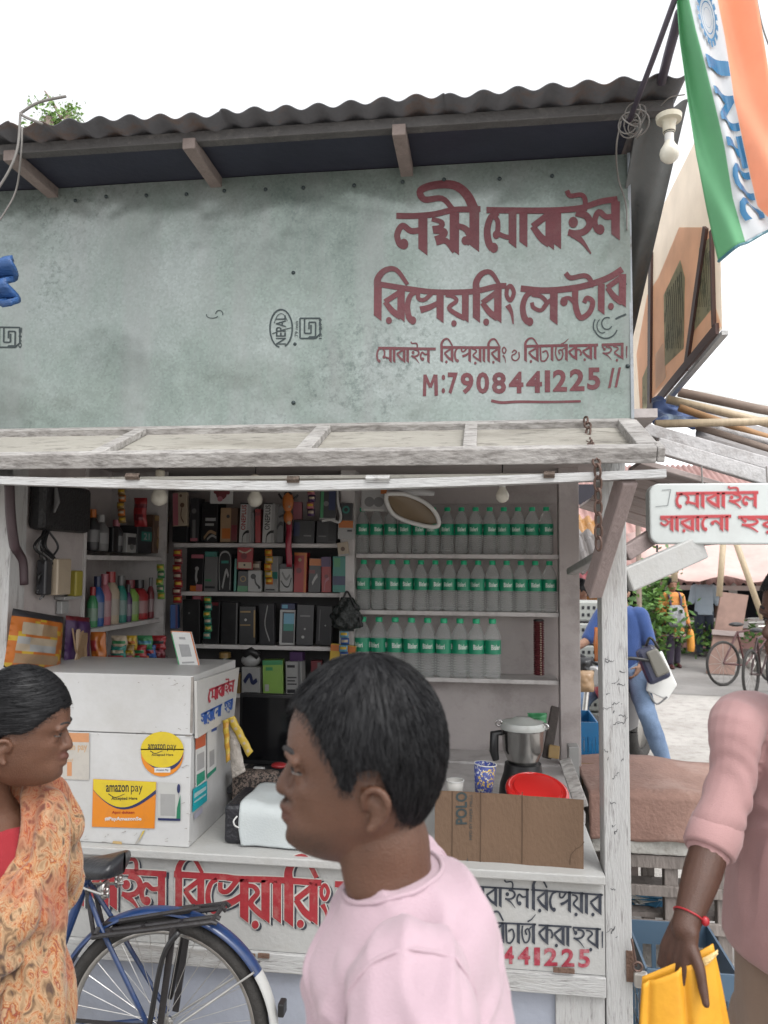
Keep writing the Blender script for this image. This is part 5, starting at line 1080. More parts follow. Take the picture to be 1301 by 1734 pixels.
# ------------------------------------------------------------------ bicycle leaning at the counter
yb = 2.40
hub = P(275, 1770, yb); HZ = .345; hub.z = HZ
bike = thing('bicycle', (hub.x - .5, yb, 0), 'old blue roadster bicycle with a black rear carrier standing before the counter', 'bicycle')
BLU = M('bike_blue', (.010, .032, .105), .3, .15, 20, stain=(.02, .02, .03), sfac=.5, sscale=20, coat=.3)
TYR = M('tyre_rubber', (.030, .028, .026), .85, .25, 20, .3, 90)
CHR = M('dull_chrome', (.40, .39, .37), .35, .2, 20, metal=.9)
BIR = M('black_enamel', (.020, .018, .019), .45, .3, 30, .2, 60)
hx = hub.x
def bp(x, z, y=0.): return Vector((hx - x, yb + y, z))
def wheel(cx):
    c = Vector((cx, yb, HZ))
    tyre = MB().torus(c, (0, 1, 0), .322, .022, 60, 12).build('tyre', TYR, bike, smooth=True)
    MB().torus(c, (0, 1, 0), .299, .011, 60, 10).build('rim', CHR, tyre, smooth=True)
    q = MB()
    for i in range(36):
        a = 2 * math.pi * i / 36; s = .018 if i % 2 else -.018; a2 = a + (.5 if (i // 2) % 2 else -.5)
        q.tube([c + Vector((.02 * math.cos(a2), s, .02 * math.sin(a2))), c + Vector((.293 * math.cos(a), 0, .293 * math.sin(a)))], .0012, 4, caps=False)
    q.build('spoke', CHR, tyre)
    MB().lathe([(.018, -.04), (.022, -.03), (.014, -.025), (.014, .025), (.022, .03), (.018, .04)], c, 14, (0, 1, 0)).build('hub', CHR, tyre, smooth=40)
wheel(hx); wheel(hx - 1.12)
def guard(cx, a0, a1, name, white_from=None):
    q = MB(); n = 40
    def g_(u, v):
        a = R(lerp(a0, a1, u)); w = (v - .5) * 2; rr = .372 - .014 * w * w; return Vector((cx + rr * math.cos(a), yb + .030 * w, HZ + rr * math.sin(a)))
    q.grid(g_, n, 6, mf=(lambda u, v: 1 if white_from and u < white_from else 0)); return q.build(name, [BLU, pm((.62, .62, .60))], bike, smooth=True, solid=.002)
gd = guard(hx, 2, 155, 'mudguard', .19)
q = MB().box(hx + .372, hx + .392, yb - .02, yb + .02, HZ + .075, HZ + .115); q.build('reflector', BLK, bike, bevel=.004)
guard(hx - 1.12, 30, 150, 'mudguard')
BB = bp(.45, .29); SCL = bp(.265, .79); HT = bp(.91, .86); HB = bp(.97, .70)
q = MB(); q.tube([BB, SCL], .0145, 12); q.tube([SCL, HT], .013, 12); q.tube([BB, HB], .0145, 12)
q.tube([HT + Vector((.006, 0, .03)), HB - Vector((.006, 0, .03))], .018, 12)
for s in (-1, 1):
    q.tube([SCL + Vector((0, s * .012, -.02)), bp(.20, .66, s * .036), bp(0.01, HZ + .02, s * .058)], .0075, 8); q.tube([BB + Vector((0, s * .025, 0)), bp(0, HZ, s * .058)], .009, 8)
q.build('frame', BLU, bike, smooth=40)
q = MB()
for s in (-1, 1): q.tube([HB + Vector((-.01, s * .03, -.04)), Vector((hx - 1.10, yb + s * .05, .5)), Vector((hx - 1.12, yb + s * .05, HZ))], .010, 8)
q.tube([HB + Vector((-.01, -.04, -.04)), HB + Vector((-.01, .04, -.04))], .012, 8); q.build('fork', BLU, bike, smooth=40)
q = MB(); top = HT + Vector((.03, 0, .12)); q.tube([HT, top], .011, 10)
q.tube(catmull([top + Vector((.22, -.26, .0)), top + Vector((.05, -.27, .02)), top + Vector((-.04, -.16, .03)), top, top + Vector((-.04, .16, .03)), top + Vector((.05, .22, .02)), top + Vector((.2, .22, 0))], 5), .011, 8)
q.build('handlebar', CHR, bike, smooth=40)
for s in (-.26, .22): MB().tube([top + Vector((.10, s, .012)), top + Vector((.22, s, 0))], .016, 10).build('grip', BLK, bike, smooth=40)
sd_ = P(153, 1474, yb); st = Vector((sd_.x - .0, yb, sd_.z))
MB().tube([SCL, lerp(SCL, st, .92)], .012, 10).build('seat_post', CHR, bike)
def sad(u, v):
    a = 2 * math.pi * u; L_ = lerp(-.15, .115, v); w = .022 + .062 * max(0, min(1, (v - .25) / .6)) ** 1.2; 
    if v > .9: w *= math.sqrt(max(0, 1 - ((v - .9) / .1) ** 2)) * .9 + .1
    if v < .06: w *= .5 + v * 8
    return st + Vector((L_, w * math.cos(a), (.030 * math.sin(a) if math.sin(a) > 0 else .034 * math.sin(a)) + .03 * (v ** 3) + .004))
sq = MB().grid(sad, 20, 24); sq.build('saddle', M('saddle_leather', (.014, .015, .018), .35, .2, 20, .15, 60), bike, smooth=True)
q = MB()
for s in (-1, 1):
    q.torus(st + Vector((.075, s * .045, -.045)), (1, 0, 0), .018, .005, 12, 6); q.torus(st + Vector((.075, s * .045, -.030)), (1, 0, 0), .018, .005, 12, 6); q.tube([st + Vector((-.12, 0, -.02)), st + Vector((.0, s * .02, -.05)), st + Vector((.09, s * .05, -.055))], .005, 6)
q.build('saddle_spring', CHR, bike, smooth=40)
# carrier
c0_, c1_ = P(188, 1568, yb), P(372, 1545, yb); cl_ = (c1_ - c0_)
q = MB()
for s in (-.065, -.03, .03, .065):
    o = Vector((0, s, 0)); q.tube([c0_ + o * .6 + Vector((-.04, 0, -.02)), c0_ + o, c1_ + o, c1_ + o * .9 + Vector((.012, 0, -.006))], .0075, 8)
for k in (.05, .35, .7, .99): q.tube([c0_ + cl_ * k + Vector((0, -.068, 0)), c0_ + cl_ * k + Vector((0, .068, 0))], .007, 8)
q.beam(c0_ + Vector((-.015, 0, .014)), c0_ + cl_ * .75 + Vector((0, 0, .022)), .05, .008); q.tube([c0_ + cl_ * .12 + Vector((0, -.03, .025)), c0_ + cl_ * .85 + Vector((0, -.03, .034))], .006, 8)
q.tube([c0_ + Vector((-.04, -.03, -.02)), SCL + Vector((0.01, -.02, -.03))], .007, 6); q.tube([c0_ + Vector((-.04, .03, -.02)), SCL + Vector((0.01, .02, -.03))], .007, 6)
q.tube([c0_ + Vector((-.02, -.06, 0)), bp(.20, .66, -.045)], .008, 6)
car = q.build('carrier', BIR, bike, smooth=40)
for s in (-1, 1):
    m_ = c0_ + cl_ * .66
    MB().beam(m_ + Vector((0, s * .07, 0)), Vector((hx + .015, yb + s * .064, HZ + .02)), .020, .006, up=(0, 1, 0)).build('carrier_stay', BIR, car)
    MB().tube(catmull([m_ + Vector((.02, s * .074, -.01)), Vector((hx + .03, yb + s * .085, HZ + .26)), Vector((hx - .01, yb + s * .08, HZ + .05))], 5), [.009] * 11, 6).build('rubber_strap', BLK, car, smooth=True)
q = MB()
for s in (-1, 1): q.tube([Vector((hx, yb + s * .06, HZ)), Vector((hx + .30, yb + s * .034, HZ + .21))], .0035, 6)
q.build('guard_stay', CHR, bike)
q = MB().torus(BB + Vector((0, -.05, 0)), (0, 1, 0), .088, .006, 40, 6); q.tube([BB + Vector((0, -.08, 0)), BB + Vector((0, .08, 0))], .014, 10); q.tube([BB + Vector((0, -.07, 0)), BB + Vector((.1, -.075, -.13))], .009, 8); q.tube([BB + Vector((0, .07, 0)), BB + Vector((-.1, .075, .13))], .009, 8)
for s in range(5): a = s * 1.2566; q.beam(BB + Vector((.01 * math.cos(a), -.05, .01 * math.sin(a))), BB + Vector((.085 * math.cos(a), -.05, .085 * math.sin(a))), .012, .004, up=(0, 1, 0))
q.build('crank', CHR, bike, smooth=40)
for s, z_, x_ in ((-1, -.13, .1), (1, .13, -.1)): MB().box(BB.x + x_ - .04, BB.x + x_ + .04, yb + s * .13 - .045, yb + s * .13 + .045, BB.z + z_ - .012, BB.z + z_ + .012).build('pedal', BLK, bike, bevel=.004)
MB().beam(BB + Vector((0, -.05, .088)), Vector((hx, yb - .05, HZ + .035)), .006, .01).build('chain', BIR, bike); MB().beam(BB + Vector((0, -.05, -.088)), Vector((hx, yb - .05, HZ - .035)), .006, .01).build('chain', BIR, bike)
MB().tube([bp(.40, .30, -.06), bp(.16, .012, -.20)], .009, 8).build('kickstand', CHR, bike)
# ------------------------------------------------------------------ flag at the roof corner
yfl = 2.02
FW = [M('flag_green', (.20, .48, .27), .8, .08, 6, trl=.5), M('flag_white', (.72, .74, .76), .8, .05, 6, trl=.5), M('flag_orange', (.92, .50, .33), .8, .08, 6, trl=.5)]
def bez(pts, t):
    k = t * (len(pts) - 1); i = min(int(k), len(pts) - 2); f = k - i; return (lerp(pts[i][0], pts[i + 1][0], f), lerp(pts[i][1], pts[i + 1][1], f))
gl = [(1146, -40), (1153, 60), (1166, 165), (1181, 260), (1201, 350), (1222, 436)]       # green outer edge
gw = [(1158, -40), (1175, 60), (1199, 165), (1222, 260), (1238, 340), (1262, 413)]       # green / white
wo = [(1208, -40), (1228, 60), (1246, 165), (1270, 260), (1290, 340), (1322, 376)]       # white / orange
oo = [(1268, -40), (1283, 60), (1300, 165), (1322, 260), (1352, 330), (1392, 340)]       # orange outer edge
for o in (gl, gw, wo, oo): pass
def flagp(u, v, d=0.):
    a, b, c, e = bez(gl, v), bez(gw, v), bez(wo, v), bez(oo, v)
    if u < 1 / 3: x, y = lerp(a[0], b[0], u * 3), lerp(a[1], b[1], u * 3)
    elif u < 2 / 3: x, y = lerp(b[0], c[0], u * 3 - 1), lerp(b[1], c[1], u * 3 - 1)
    else: x, y = lerp(c[0], e[0], u * 3 - 2), lerp(c[1], e[1], u * 3 - 2)
    dy = .022 * math.sin(u * 10 + v * 2.2) + .012 * math.sin(u * 17 - v * 5 + 1)
    return P(x, y, yfl) + Vector((0, dy - d, 0))
flag = thing('trade_union_flag', P(1150, -40, yfl), 'faded green, white and orange flag with blue toothed wheel and letters on a pole', 'flag')
MB().grid(lambda u, v: flagp(u, v), 48, 60, mf=lambda u, v: 0 if u < 1 / 3 else 1 if u < 2 / 3 else 2).build('cloth', FW, flag, smooth=True, solid=.0015)
MB().tube([flagp(u / 20, 1) + Vector((0, 0, 0)) for u in range(21)], .004, 6).build('hem', pm((.06, .22, .28)), flag)
FB = pm((.02, .20, .42)); q = MB()
ff = lambda px, py, dz: flagp(1 / 3 + px / 3, py, .007 + dz)
def emblem(cx, cy, rx, ry):
    for k, (f, w) in enumerate(((1, .05), (.72, .035), (.45, .02))):
        pts = [(cx + rx * f * math.cos(i * .2618), cy + ry * f * math.sin(i * .2618)) for i in range(25)]
        for i in range(24):
            a, b = pts[i], pts[i + 1]; o = 1 - w * 2.2; m = lambda p: (cx + (p[0] - cx) * o, cy + (p[1] - cy) * o)
            q.poly([ff(*a, 0), ff(*b, 0), ff(*m(b), 0), ff(*m(a), 0)])
    for i in range(16):
        a = i * math.pi / 8; d = .13
        q.poly([ff(cx + rx * 1.0 * math.cos(a - d), cy + ry * 1.0 * math.sin(a - d), 2e-4), ff(cx + rx * 1.0 * math.cos(a + d), cy + ry * 1.0 * math.sin(a + d), 2e-4), ff(cx + rx * 1.24 * math.cos(a + d * .8), cy + ry * 1.24 * math.sin(a + d * .8), 2e-4), ff(cx + rx * 1.24 * math.cos(a - d * .8), cy + ry * 1.24 * math.sin(a - d * .8), 2e-4)])
emblem(.46, .155, .25, .075); q.build('emblem', FB, flag)
q = MB()
for i, ch in enumerate('INTUC'):
    v0 = .255 + i * .135
    # letters stand on the orange side and read down the cloth
    latin(q, lambda px, py, dz: ff(py, px, dz), ch, v0 + (.03 if ch == 'I' else 0), v0 + (.075 if ch == 'I' else .118), .95, .06, 0, bold=.035, cuts=9)
q.build('lettering', FB, flag)
pole = MB().tube([P(1066, 205, y1 - .06), P(1106, 100, 2.16), P(1150, -20, yfl - .01), P(1172, -80, yfl - .05)], .0085, 8)
pole.build('pole', M('dark_pole', (.06, .05, .07), .5, .2, 20), flag, smooth=True)
tag(MB().tube([P(1120, 140, 2.3), P(1132, 92, 2.2), P(1152, 20, 2.08)], .014, 8).build('pole_sleeve', M('dark_pole', (.06, .05, .07), .5, .2, 20), flag, smooth=True))
WIRE = M('grey_wire', (.16, .15, .14), .6, .2, 20)
def wire(pts, r, label, m=WIRE, name='wire'): return tag(MB().tube(catmull(pts, 8), r, 6).build(name, m, smooth=True), label, 'wire')
rr = random.Random(4)
q = MB()
for i in range(9):
    c = P(1070, 205, y1 - .05); q.torus(c + Vector((rr.uniform(-.015, .02), rr.uniform(-.01, .01), rr.uniform(-.03, .03))), (rr.uniform(-1, 1), 1, rr.uniform(-1, 1)), .018 + rr.random() * .022, .0025, 16, 5)
q.tube([P(1078, 235, y1 - .06), P(1088, 218, y1 - .08)], .003, 5)
tag(q.build('wire_knot', WIRE, smooth=True), 'tangle of twisted grey wire tied at the roof corner under the flag pole', 'wire')
wire([P(1052, 205, y1 - .05), P(1044, 250, y1), P(1047, 300, F - .05), P(1060, 345, F - .04), P(1062, 390, F - .035)], .0028, 'thin grey wire running down to the corner of the green sign')
wire([P(1120, 178, y1 - .05), P(1135, 165, y1 - .08), P(1160, 160, y1 - .08)], .002, 'short thin wire curling out of the roof edge beside the flag')
wire([P(1278, -20, 3.0), P(1290, 40, 3.0), P(1305, 85, 3.0)], .003, 'thin grey wire crossing the sky beyond the flag')
wire([P(72, 420 / 2, 2.2), P(38, 195, 2.2), P(45, 185, 2.2), P(70, 172, 2.2), P(112, 163, 2.2)], .0045, 'stiff bent grey wire arching over the roof edge by the small tree', name='bent_wire')
wire([P(35, 190, 2.2), P(30, 250, 2.2), P(15, 290, 2.2), P(-10, 330, 2.2)], .004, 'wire drooping from the bent arch across the roof edge')
wire([P(38, 215, 2.25), P(36, 260, 2.25), P(28, 320, 2.3), P(8, 360, 2.3), P(-20, 400, 2.3)], .003, 'second wire sagging lower across the top of the green sign')
q = MB(); rr = random.Random(8)
def tarp(u, v):
    return P(lerp(-60, 22, u) + 5 * math.sin(v * 9), lerp(440, 512, v) + 14 * (1 - u) * (v - .5) + (u > .8) * 8 * (v - .4), 2.2) + Vector((0, .03 * math.sin(v * 14 + u * 3) * (1 - .3 * u), 0))
tag(MB().grid(tarp, 16, 24).build('rolled_tarpaulin', M('blue_tarp', (.02, .07, .20), .5, .25, 12, .4, 40, stretch=(.3, 1, 3)), smooth=True, solid=.02), 'end of a rolled blue tarpaulin poking in beside the green sign', 'tarpaulin')

# ------------------------------------------------------------------ neighbour's painted billboard, edge on
bX = P(1222, 557, 2.78).x
def bx_(px, py, dz=0.): return PX(px, py, bX - .012 - dz)
board = thing('billboard', bx_(1160, 640), 'orange, cream and green billboard in a brown frame jutting past the green sign', 'billboard')
ya, yb2 = bx_(1222, 557).y, bx_(1088, 716).y + .5; zb0_ = bx_(1222, 557).z; zt0 = bx_(1165, 262).z
PAP = [M('billboard_cream', (.82, .76, .68), .6, .12, 3, trl=.6), M('billboard_orange', (.82, .56, .42), .6, .15, 3, trl=.6), M('billboard_green', (.42, .52, .40), .6, .15, 4, trl=.6, stain=(.10, .16, .12), sfac=.7, sscale=14)]
MB().box(bX - .0105, bX - .0085, ya, yb2, zb0_, zt0).build('panel', PAP[0], board)
q = MB()
def bpoly(pts, d, mi): q.poly([bx_(x, y, d) for x, y in pts], mi)
bpoly([(1086, 720), (1222, 552), (1212, 520), (1206, 400), (1196, 385), (1150, 385), (1115, 470), (1096, 500), (1078, 600)], .002, 1)
bpoly([(1088, 640), (1100, 610), (1100, 690), (1088, 705)], .004, 2); bpoly([(1124, 500), (1152, 440), (1160, 470), (1158, 590), (1126, 620)], .004, 2); bpoly([(1184, 420), (1204, 400), (1208, 520), (1176, 560)], .004, 2); bpoly([(1110, 600), (1124, 580), (1128, 640), (1110, 660)], .004, 0)
q.build('print', PAP, board)
q = MB()
for i in range(9):
    x = 1128 + i * 3.2; brush(q, lambda px, py, dz: bx_(px, py, .006 + dz), [(x, 500 + i * -5), (x + 2, 540 - i * 3), (x - 1, 590)], 1.2, .8, 0)
for i in range(6):
    x = 1186 + i * 3; brush(q, lambda px, py, dz: bx_(px, py, .006 + dz), [(x, 440 - i * 3), (x - 2, 480), (x - 5, 520)], 1, .8, 0)
q.build('sketch_line', M('dark_green_ink', (.04, .08, .06), .7), board)
BRN = M('brown_frame', (.085, .045, .038), .6, .2, 8)
q = MB()
def bar(a, b, w, d=.02): 
    A, B = bx_(*a), bx_(*b); q.beam(A + Vector((-d, 0, 0)), B + Vector((-d, 0, 0)), .012, w, up=(0, 1, 0) if abs((B - A).normalized().y) < .8 else (0, 0, 1))
bar((1105, 430), (1103, 700), .06, .008); bar((1199, 385), (1165, 625), .042, .008); bar((1209, 390), (1213, 552), .02, .008); bar((1088, 712), (1219, 556), .04, .0081)
q.build('frame', BRN, board)
q = MB(); A, B = bx_(1090, 722), bx_(1226, 560); q.beam(A + Vector((.004, 0, -.006)), B + Vector((.004, 0, -.006)), .022, .016); q.build('bottom_trim', WH, board)

# ------------------------------------------------------------------ hanging lettered sign on the side
yh = 2.78
hs_ = thing('hanging_sign', P(1220, 815, yh), 'white rounded box sign with two lines of red Bengali lettering hanging past the white post', 'sign')
a, b = fm_rect(1101, 1372, 817, 921, yh); q = MB(); rc_ = .035; out = []
for cx_, cz_, a0 in ((a.x + rc_, a.z + rc_, 180), (b.x - rc_, a.z + rc_, 270), (b.x - rc_, b.z - rc_, 0), (a.x + rc_, b.z - rc_, 90)):
    for i in range(7): t_ = R(a0 + i * 15); out.append((cx_ + rc_ * math.cos(t_), cz_ + rc_ * math.sin(t_)))
f_ = [(x, yh, z) for x, z in out]; k_ = [(x, yh + .07, z) for x, z in out]
q.poly(f_); q.poly(k_[::-1])
for i in range(len(out)): j = (i + 1) % len(out); q.poly([f_[j], f_[i], k_[i], k_[j]])
q.build('box', M('sign_acrylic', (.47, .50, .49), .4, .05, 3, stain=(.40, .41, .40), sfac=.5, sscale=4), hs_, weld=True, bevel=.006)
hf = onplane(yh)
HP, HR = pm((.80, .40, .42)), pm((.62, .05, .06))
for m_, gr, dz_ in ((HP, 1.2, 0.), (HR, 0, .0016)):
    q = MB(); kw = dict(grow=gr, dz=dz_)
    matra(q, hf, head(1145, 1284, 836, 834), 4.2, **kw); bangla(q, hf, run(MOB, 1143, 1282, 835, 834, 26), bold=.95, **kw)
    matra(q, hf, head(1118, 1238, 876, 874), 4.2, **kw); bangla(q, hf, run(SAR, 1117, 1236, 875, 874, 25), bold=.95, **kw)
    matra(q, hf, head(1250, 1340, 876, 875), 4.2, **kw); bangla(q, hf, run([('ha', 1), ('ya', 1), ('danda', .5)], 1251, 1338, 875, 874, 26), bold=.95, **kw)
    q.build('lettering' if gr == 0 else 'lettering_halo', m_, hs_)
q = MB()
for p_ in ([(1121, 830), (1136, 829), (1131, 856), (1110, 858)], ): 
    for i in range(3): brush(q, hf, [p_[i], p_[i + 1]], 1.4, 1.2, 0)
q.build('worn_outline', pm((.35, .38, .38)), hs_)
for px in (1190, 1300): MB().tube([P(px, 819, yh + .03), P(px - 2, 790, yh + .05)], .003, 6).build('hanger', WIRE, hs_)
MB().tube([P(1113, 923, yh + .03), P(1113, 935, yh + .03)], .004, 6).build('pin', WIRE, hs_)
t = tag(MB().beam(P(1062, 982, F + .06), P(1190, 925, F + .16), .03, .085, up=(0, 0, 1)).build('sign_bracket', WHC, bevel=.006), 'broad white plank bracket rising from the white post under the hanging sign', 'bracket')
t = tag(MB().beam(P(1058, 938, F + .14), P(1112, 904, F + .2), .03, .055, up=(0, 0, 1)).build('sign_bracket', M('mauve_wood', (.25, .20, .19)), bevel=.005), 'short mauve plank bracket above the broad white one behind the sign', 'bracket')

# ------------------------------------------------------------------ neighbour stall roof on the right
st_ = thing('stall_roof', P(1200, 770, 3.2), 'low planked stall roof with pale edge beams reaching off beyond the hanging sign', 'roof')
GP = M('greyed_planks', (.30, .25, .235), .8, .2, 6, .35, 30, stain=(.16, .13, .12), sfac=.7, sscale=5, stretch=(.4, 1, 1))
PW = M('pale_beam', (.42, .41, .41), .7, .15, 6, .3, 60, stain=(.24, .22, .21), sfac=.6, sscale=9)
def pb(px, py, y, px2, py2, y2, w, h, m_, name, bv=.004): return MB().beam(P(px, py, y), P(px2, py2, y2), w, h).build(name, m_, st_, bevel=bv)
pb(1086, 726, 2.95, 1400, 815, 2.95, .05, .045, PW, 'edge_beam'); pb(1112, 754, 2.88, 1400, 840, 2.88, .04, .055, PW, 'edge_beam')
pb(1086, 742, 3.0, 1400, 830, 3.0, .04, .035, NAVY, 'gap_shade_strip')  # dark bar added in place of the shaded gap between the beams
for i in range(7):
    d0 = i / 7; yn = 2.96 + i * .26
    dz = -.045 - .003 * (i % 2)
    A = P(1075, 768, 2.95); B = P(1420, 868, 2.95); o = Vector((0, yn - 2.95, dz - .004 * i))
    MB().beam(A + o, B + o, .255, .02).build('plank', GP, st_, bevel=.003)
# heap of poles, sheets and tarps on it
def stick(a, b, y, y2, r, m_, label): return tag(MB().tube([P(*a, y), lerp(P(*a, y), P(*b, y2), .5) + Vector((0, 0, rr.uniform(-.01, .01))), P(*b, y2)], [r, r * .95, r * .85], 8).build('bamboo_pole' if 'bamboo' in label else 'wooden_pole', m_, smooth=True), label, 'pole')
BAM = M('bamboo', (.38, .30, .20), .5, .2, 20, stretch=(4, 1, 1)); OLDW = M('old_pole', (.22, .17, .14), .8, .25, 14)
stick((1110, 718), (1420, 706), 3.0, 3.05, .016, BAM, 'pale straight bamboo pole lying across the front of the stall roof')
stick((1130, 676), (1420, 752), 3.3, 3.3, .018, BAM, 'long bamboo pole sloping down over the stall roof behind the pale one')
stick((1150, 664), (1420, 716), 3.6, 3.6, .022, OLDW, 'grey brown wooden pole topmost on the stall roof heap')
stick((1180, 722), (1420, 800), 3.05, 3.1, .014, OLDW, 'thin brown wooden pole under the pale bamboo')
stick((1150, 690), (1420, 776), 3.2, 3.2, .016, M('orange_pole', (.30, .17, .08), .7, .2, 14), 'reddish wooden pole in the middle of the stall roof heap')
stick((1215, 728), (1420, 772), 3.1, 3.2, .015, PW, 'whitish wooden pole low on the stall roof heap')
def heap(px0, px1, py0, py1, y, m_, label, name, amp=.05, sl=.25):
    s_ = rr.random() * 9
    def g_(u, v):
        return P(lerp(px0, px1, u), lerp(py0, py1, v) + sl * (lerp(px0, px1, u) - px0) + 6 * noise.noise((u * 5, v * 4, s_)), y + v * -.25) + Vector((0, amp * noise.noise((u * 4 + s_, v * 5, 1)), 0))
    return tag(MB().grid(g_, 24, 12).build(name, m_, smooth=True, solid=.012), label, 'sheet')
heap(1105, 1200, 676, 716, 3.5, M('blue_cloth', (.04, .07, .17), .7, .4, 10, stain=(.22, .28, .34), sfac=.9, sscale=7), 'crumpled dark blue sheet bundled at the near end of the stall roof', 'tarpaulin', .06, .12)
heap(1180, 1420, 690, 752, 3.45, M('grey_sheet', (.26, .25, .25), .7, .25, 8, stain=(.14, .12, .11), sfac=.8, sscale=6), 'grey weathered sheet spread over the stall roof under the poles', 'tarpaulin', .04, .33)
heap(1128, 1420, 656, 690, 3.9, M('pale_sheet', (.36, .37, .36), .7, .15, 8), 'pale sheet showing along the top of the stall roof', 'tarpaulin', .03, .17)

# ------------------------------------------------------------------ covered table and bench on the right
yt = 3.62
a, b = fm_rect(1060, 1290, 1342, 1449, yt); zt_ = a.z + (b.z - a.z); ztab = P(1130, 1342, yt).z
tb = thing('stall_table', ((a.x + b.x) / 2, yt + .3, 0), 'low rough wooden table with white slab edge and open frame on the road side', 'table')
zs0, zs1 = P(1130, 1449, yt).z, P(1130, 1418, yt).z
x0_, x1_ = a.x - .15, b.x + .1
MB().box(x0_, x1_, yt, yt + .62, zs0, zs1).build('slab', M('pale_slab', (.40, .39, .36), .7, .15, 5, .4, 40, stain=(.22, .20, .17), sfac=.6, sscale=6), tb, bevel=.008)
OW = M('old_grey_wood', (.19, .165, .15), .85, .25, 9, .5, 50, stretch=(1, 1, .3))
for px in (1040, 1140, 1230):
    x = P(px, 1500, yt).x
    for yy in (yt + .03, yt + .52): MB().box(x - .03, x + .03, yy, yy + .05, 0, zs0 - .001).build('leg', OW, tb, bevel=.004)
for py, h in ((1462, .055), (1512, .045), (1572, .05)):
    z = P(1120, py, yt).z; MB().box(x0_ + .05, x1_ - .05, yt + .012, yt + .029, z - h / 2, z + h / 2).build('rail', OW, tb, bevel=.003)
z = P(1120, 1560, yt).z; MB().box(x0_ + .05, x1_ - .05, yt + .081, yt + .5, z - .02, z).build('lower_shelf', OW, tb)
RC = M('brick_red_cloth', (.25, .15, .12), .9, .2, 6, .3, 60, stain=(.34, .235, .20), sfac=.6, sscale=4, stretch=(1, 1, 1))
def rcl(u, v):
    x = lerp(x0_ - .01, x1_ + .02, u)
    if v < .55: y = lerp(yt + .66, yt + .01, v / .55); z = zs1 + .004 + (ztab - zs1) * min(1, .92 + .1 * math.sin(u * 5)) + .012 * noise.noise((u * 4, v * 6, 2))
    else: y = yt - .018 - .014 * math.sin(u * 16 + v) * (v - .5) * 2; z = lerp(ztab - .01, zs1 - .015 + .008 * math.sin(u * 19), (v - .55) / .45)
    return Vector((x, y, z))
tag(MB().grid(rcl, 60, 30).build('red_cloth', RC, smooth=True, solid=.006), 'brick red dusty cloth covering the rough table by the road', 'cloth')
MB().box(x0_ + .02, x1_ - .02, yt + .02, yt + .6, zs1 + .001, ztab - .03).build('raised_top', OW, tb)
q = MB()
for i in range(7):
    c = P(rr.uniform(1085, 1112), 1545, yt + .2); c.z = z + .006 + i * .006; ang = rr.uniform(-.6, .6); d1 = Vector((math.cos(ang), math.sin(ang), .12 * rr.uniform(-1, 1))) * .075; d2 = Vector((-math.sin(ang), math.cos(ang), .1)) * .05
    q.poly([c - d1 - d2, c + d1 - d2, c + d1 + d2, c - d1 + d2], i % 2)
tag(q.build('newspaper', [pm((.10, .35, .60)), pm((.55, .55, .52))], solid=.004), 'crumpled blue and white newspapers on the lower shelf of the rough table', 'paper')
# grey-blue plastic crate low in front
def crate(name, px0, px1, pyt, y, d, zbot, col, label, slots=True):
    a = P(px0, pyt, y); b = P(px1, pyt, y); t = thing(name, ((a.x + b.x) / 2, y + d / 2, zbot), label, 'crate'); z1 = a.z; m_ = pm(col); w = .008; x0, x1 = a.x, b.x
    MB().box(x0, x1, y, y + d, zbot, zbot + .01).build('bottom', m_, t)
    q = MB(); n = 6
    for (p0, p1) in (((x0, y), (x1, y)), ((x1, y), (x1, y + d)), ((x1, y + d), (x0, y + d)), ((x0, y + d), (x0, y))):
        A = Vector((*p0, 0)); B = Vector((*p1, 0))
        for f0_, f1_ in ((.02, .2), (.82, 1.0)): 
            for q0 in (0,): q.beam(A + Vector((0, 0, lerp(zbot, z1, (f0_ + f1_) / 2))), B + Vector((0, 0, lerp(zbot, z1, (f0_ + f1_) / 2))), w, (z1 - zbot) * (f1_ - f0_))
        for i in range(n + 1):
            c = lerp(A, B, min(max(i / n, .02), .98)); q.beam(c + Vector((0, 0, zbot + .02)), c + Vector((0, 0, z1 - .01)), w * .9, .016, up=(B - A).normalized())
        for k in (.45, .62): q.beam(A + Vector((0, 0, lerp(zbot, z1, k))), B + Vector((0, 0, lerp(zbot, z1, k))), w * .7, .012)
    q.build('side_wall', m_, t); return t
crate('plastic_crate', 1095, 1250, 1640, 2.75, .36, 0.0, (.10, .17, .25), 'grey blue plastic crate on the ground behind the yellow envelope')
crate('plastic_crate', 972, 1012, 1222, 4.4, .35, .5, (.02, .22, .50), 'bright blue plastic crate standing behind the kiosk, seen beside the white post')
q = MB().box(P(962, 1, 4.3).x, P(1060, 1, 4.3).x, 4.32, 4.9, .45, .495); 
for x in (P(966, 1, 4.3).x, P(1050, 1, 4.3).x):
    for y in (4.36, 4.8): q.box(x, x + .04, y, y + .04, 0, .45)
tag(q.build('low_bench', GP), 'low plank bench carrying the bright blue crate', 'bench')
t = foil('sack', (976, 1018, 1292, 1335), 4.1, 'tan', 'tan sack slumped behind the corner of the counter', 'sack', th=.06)

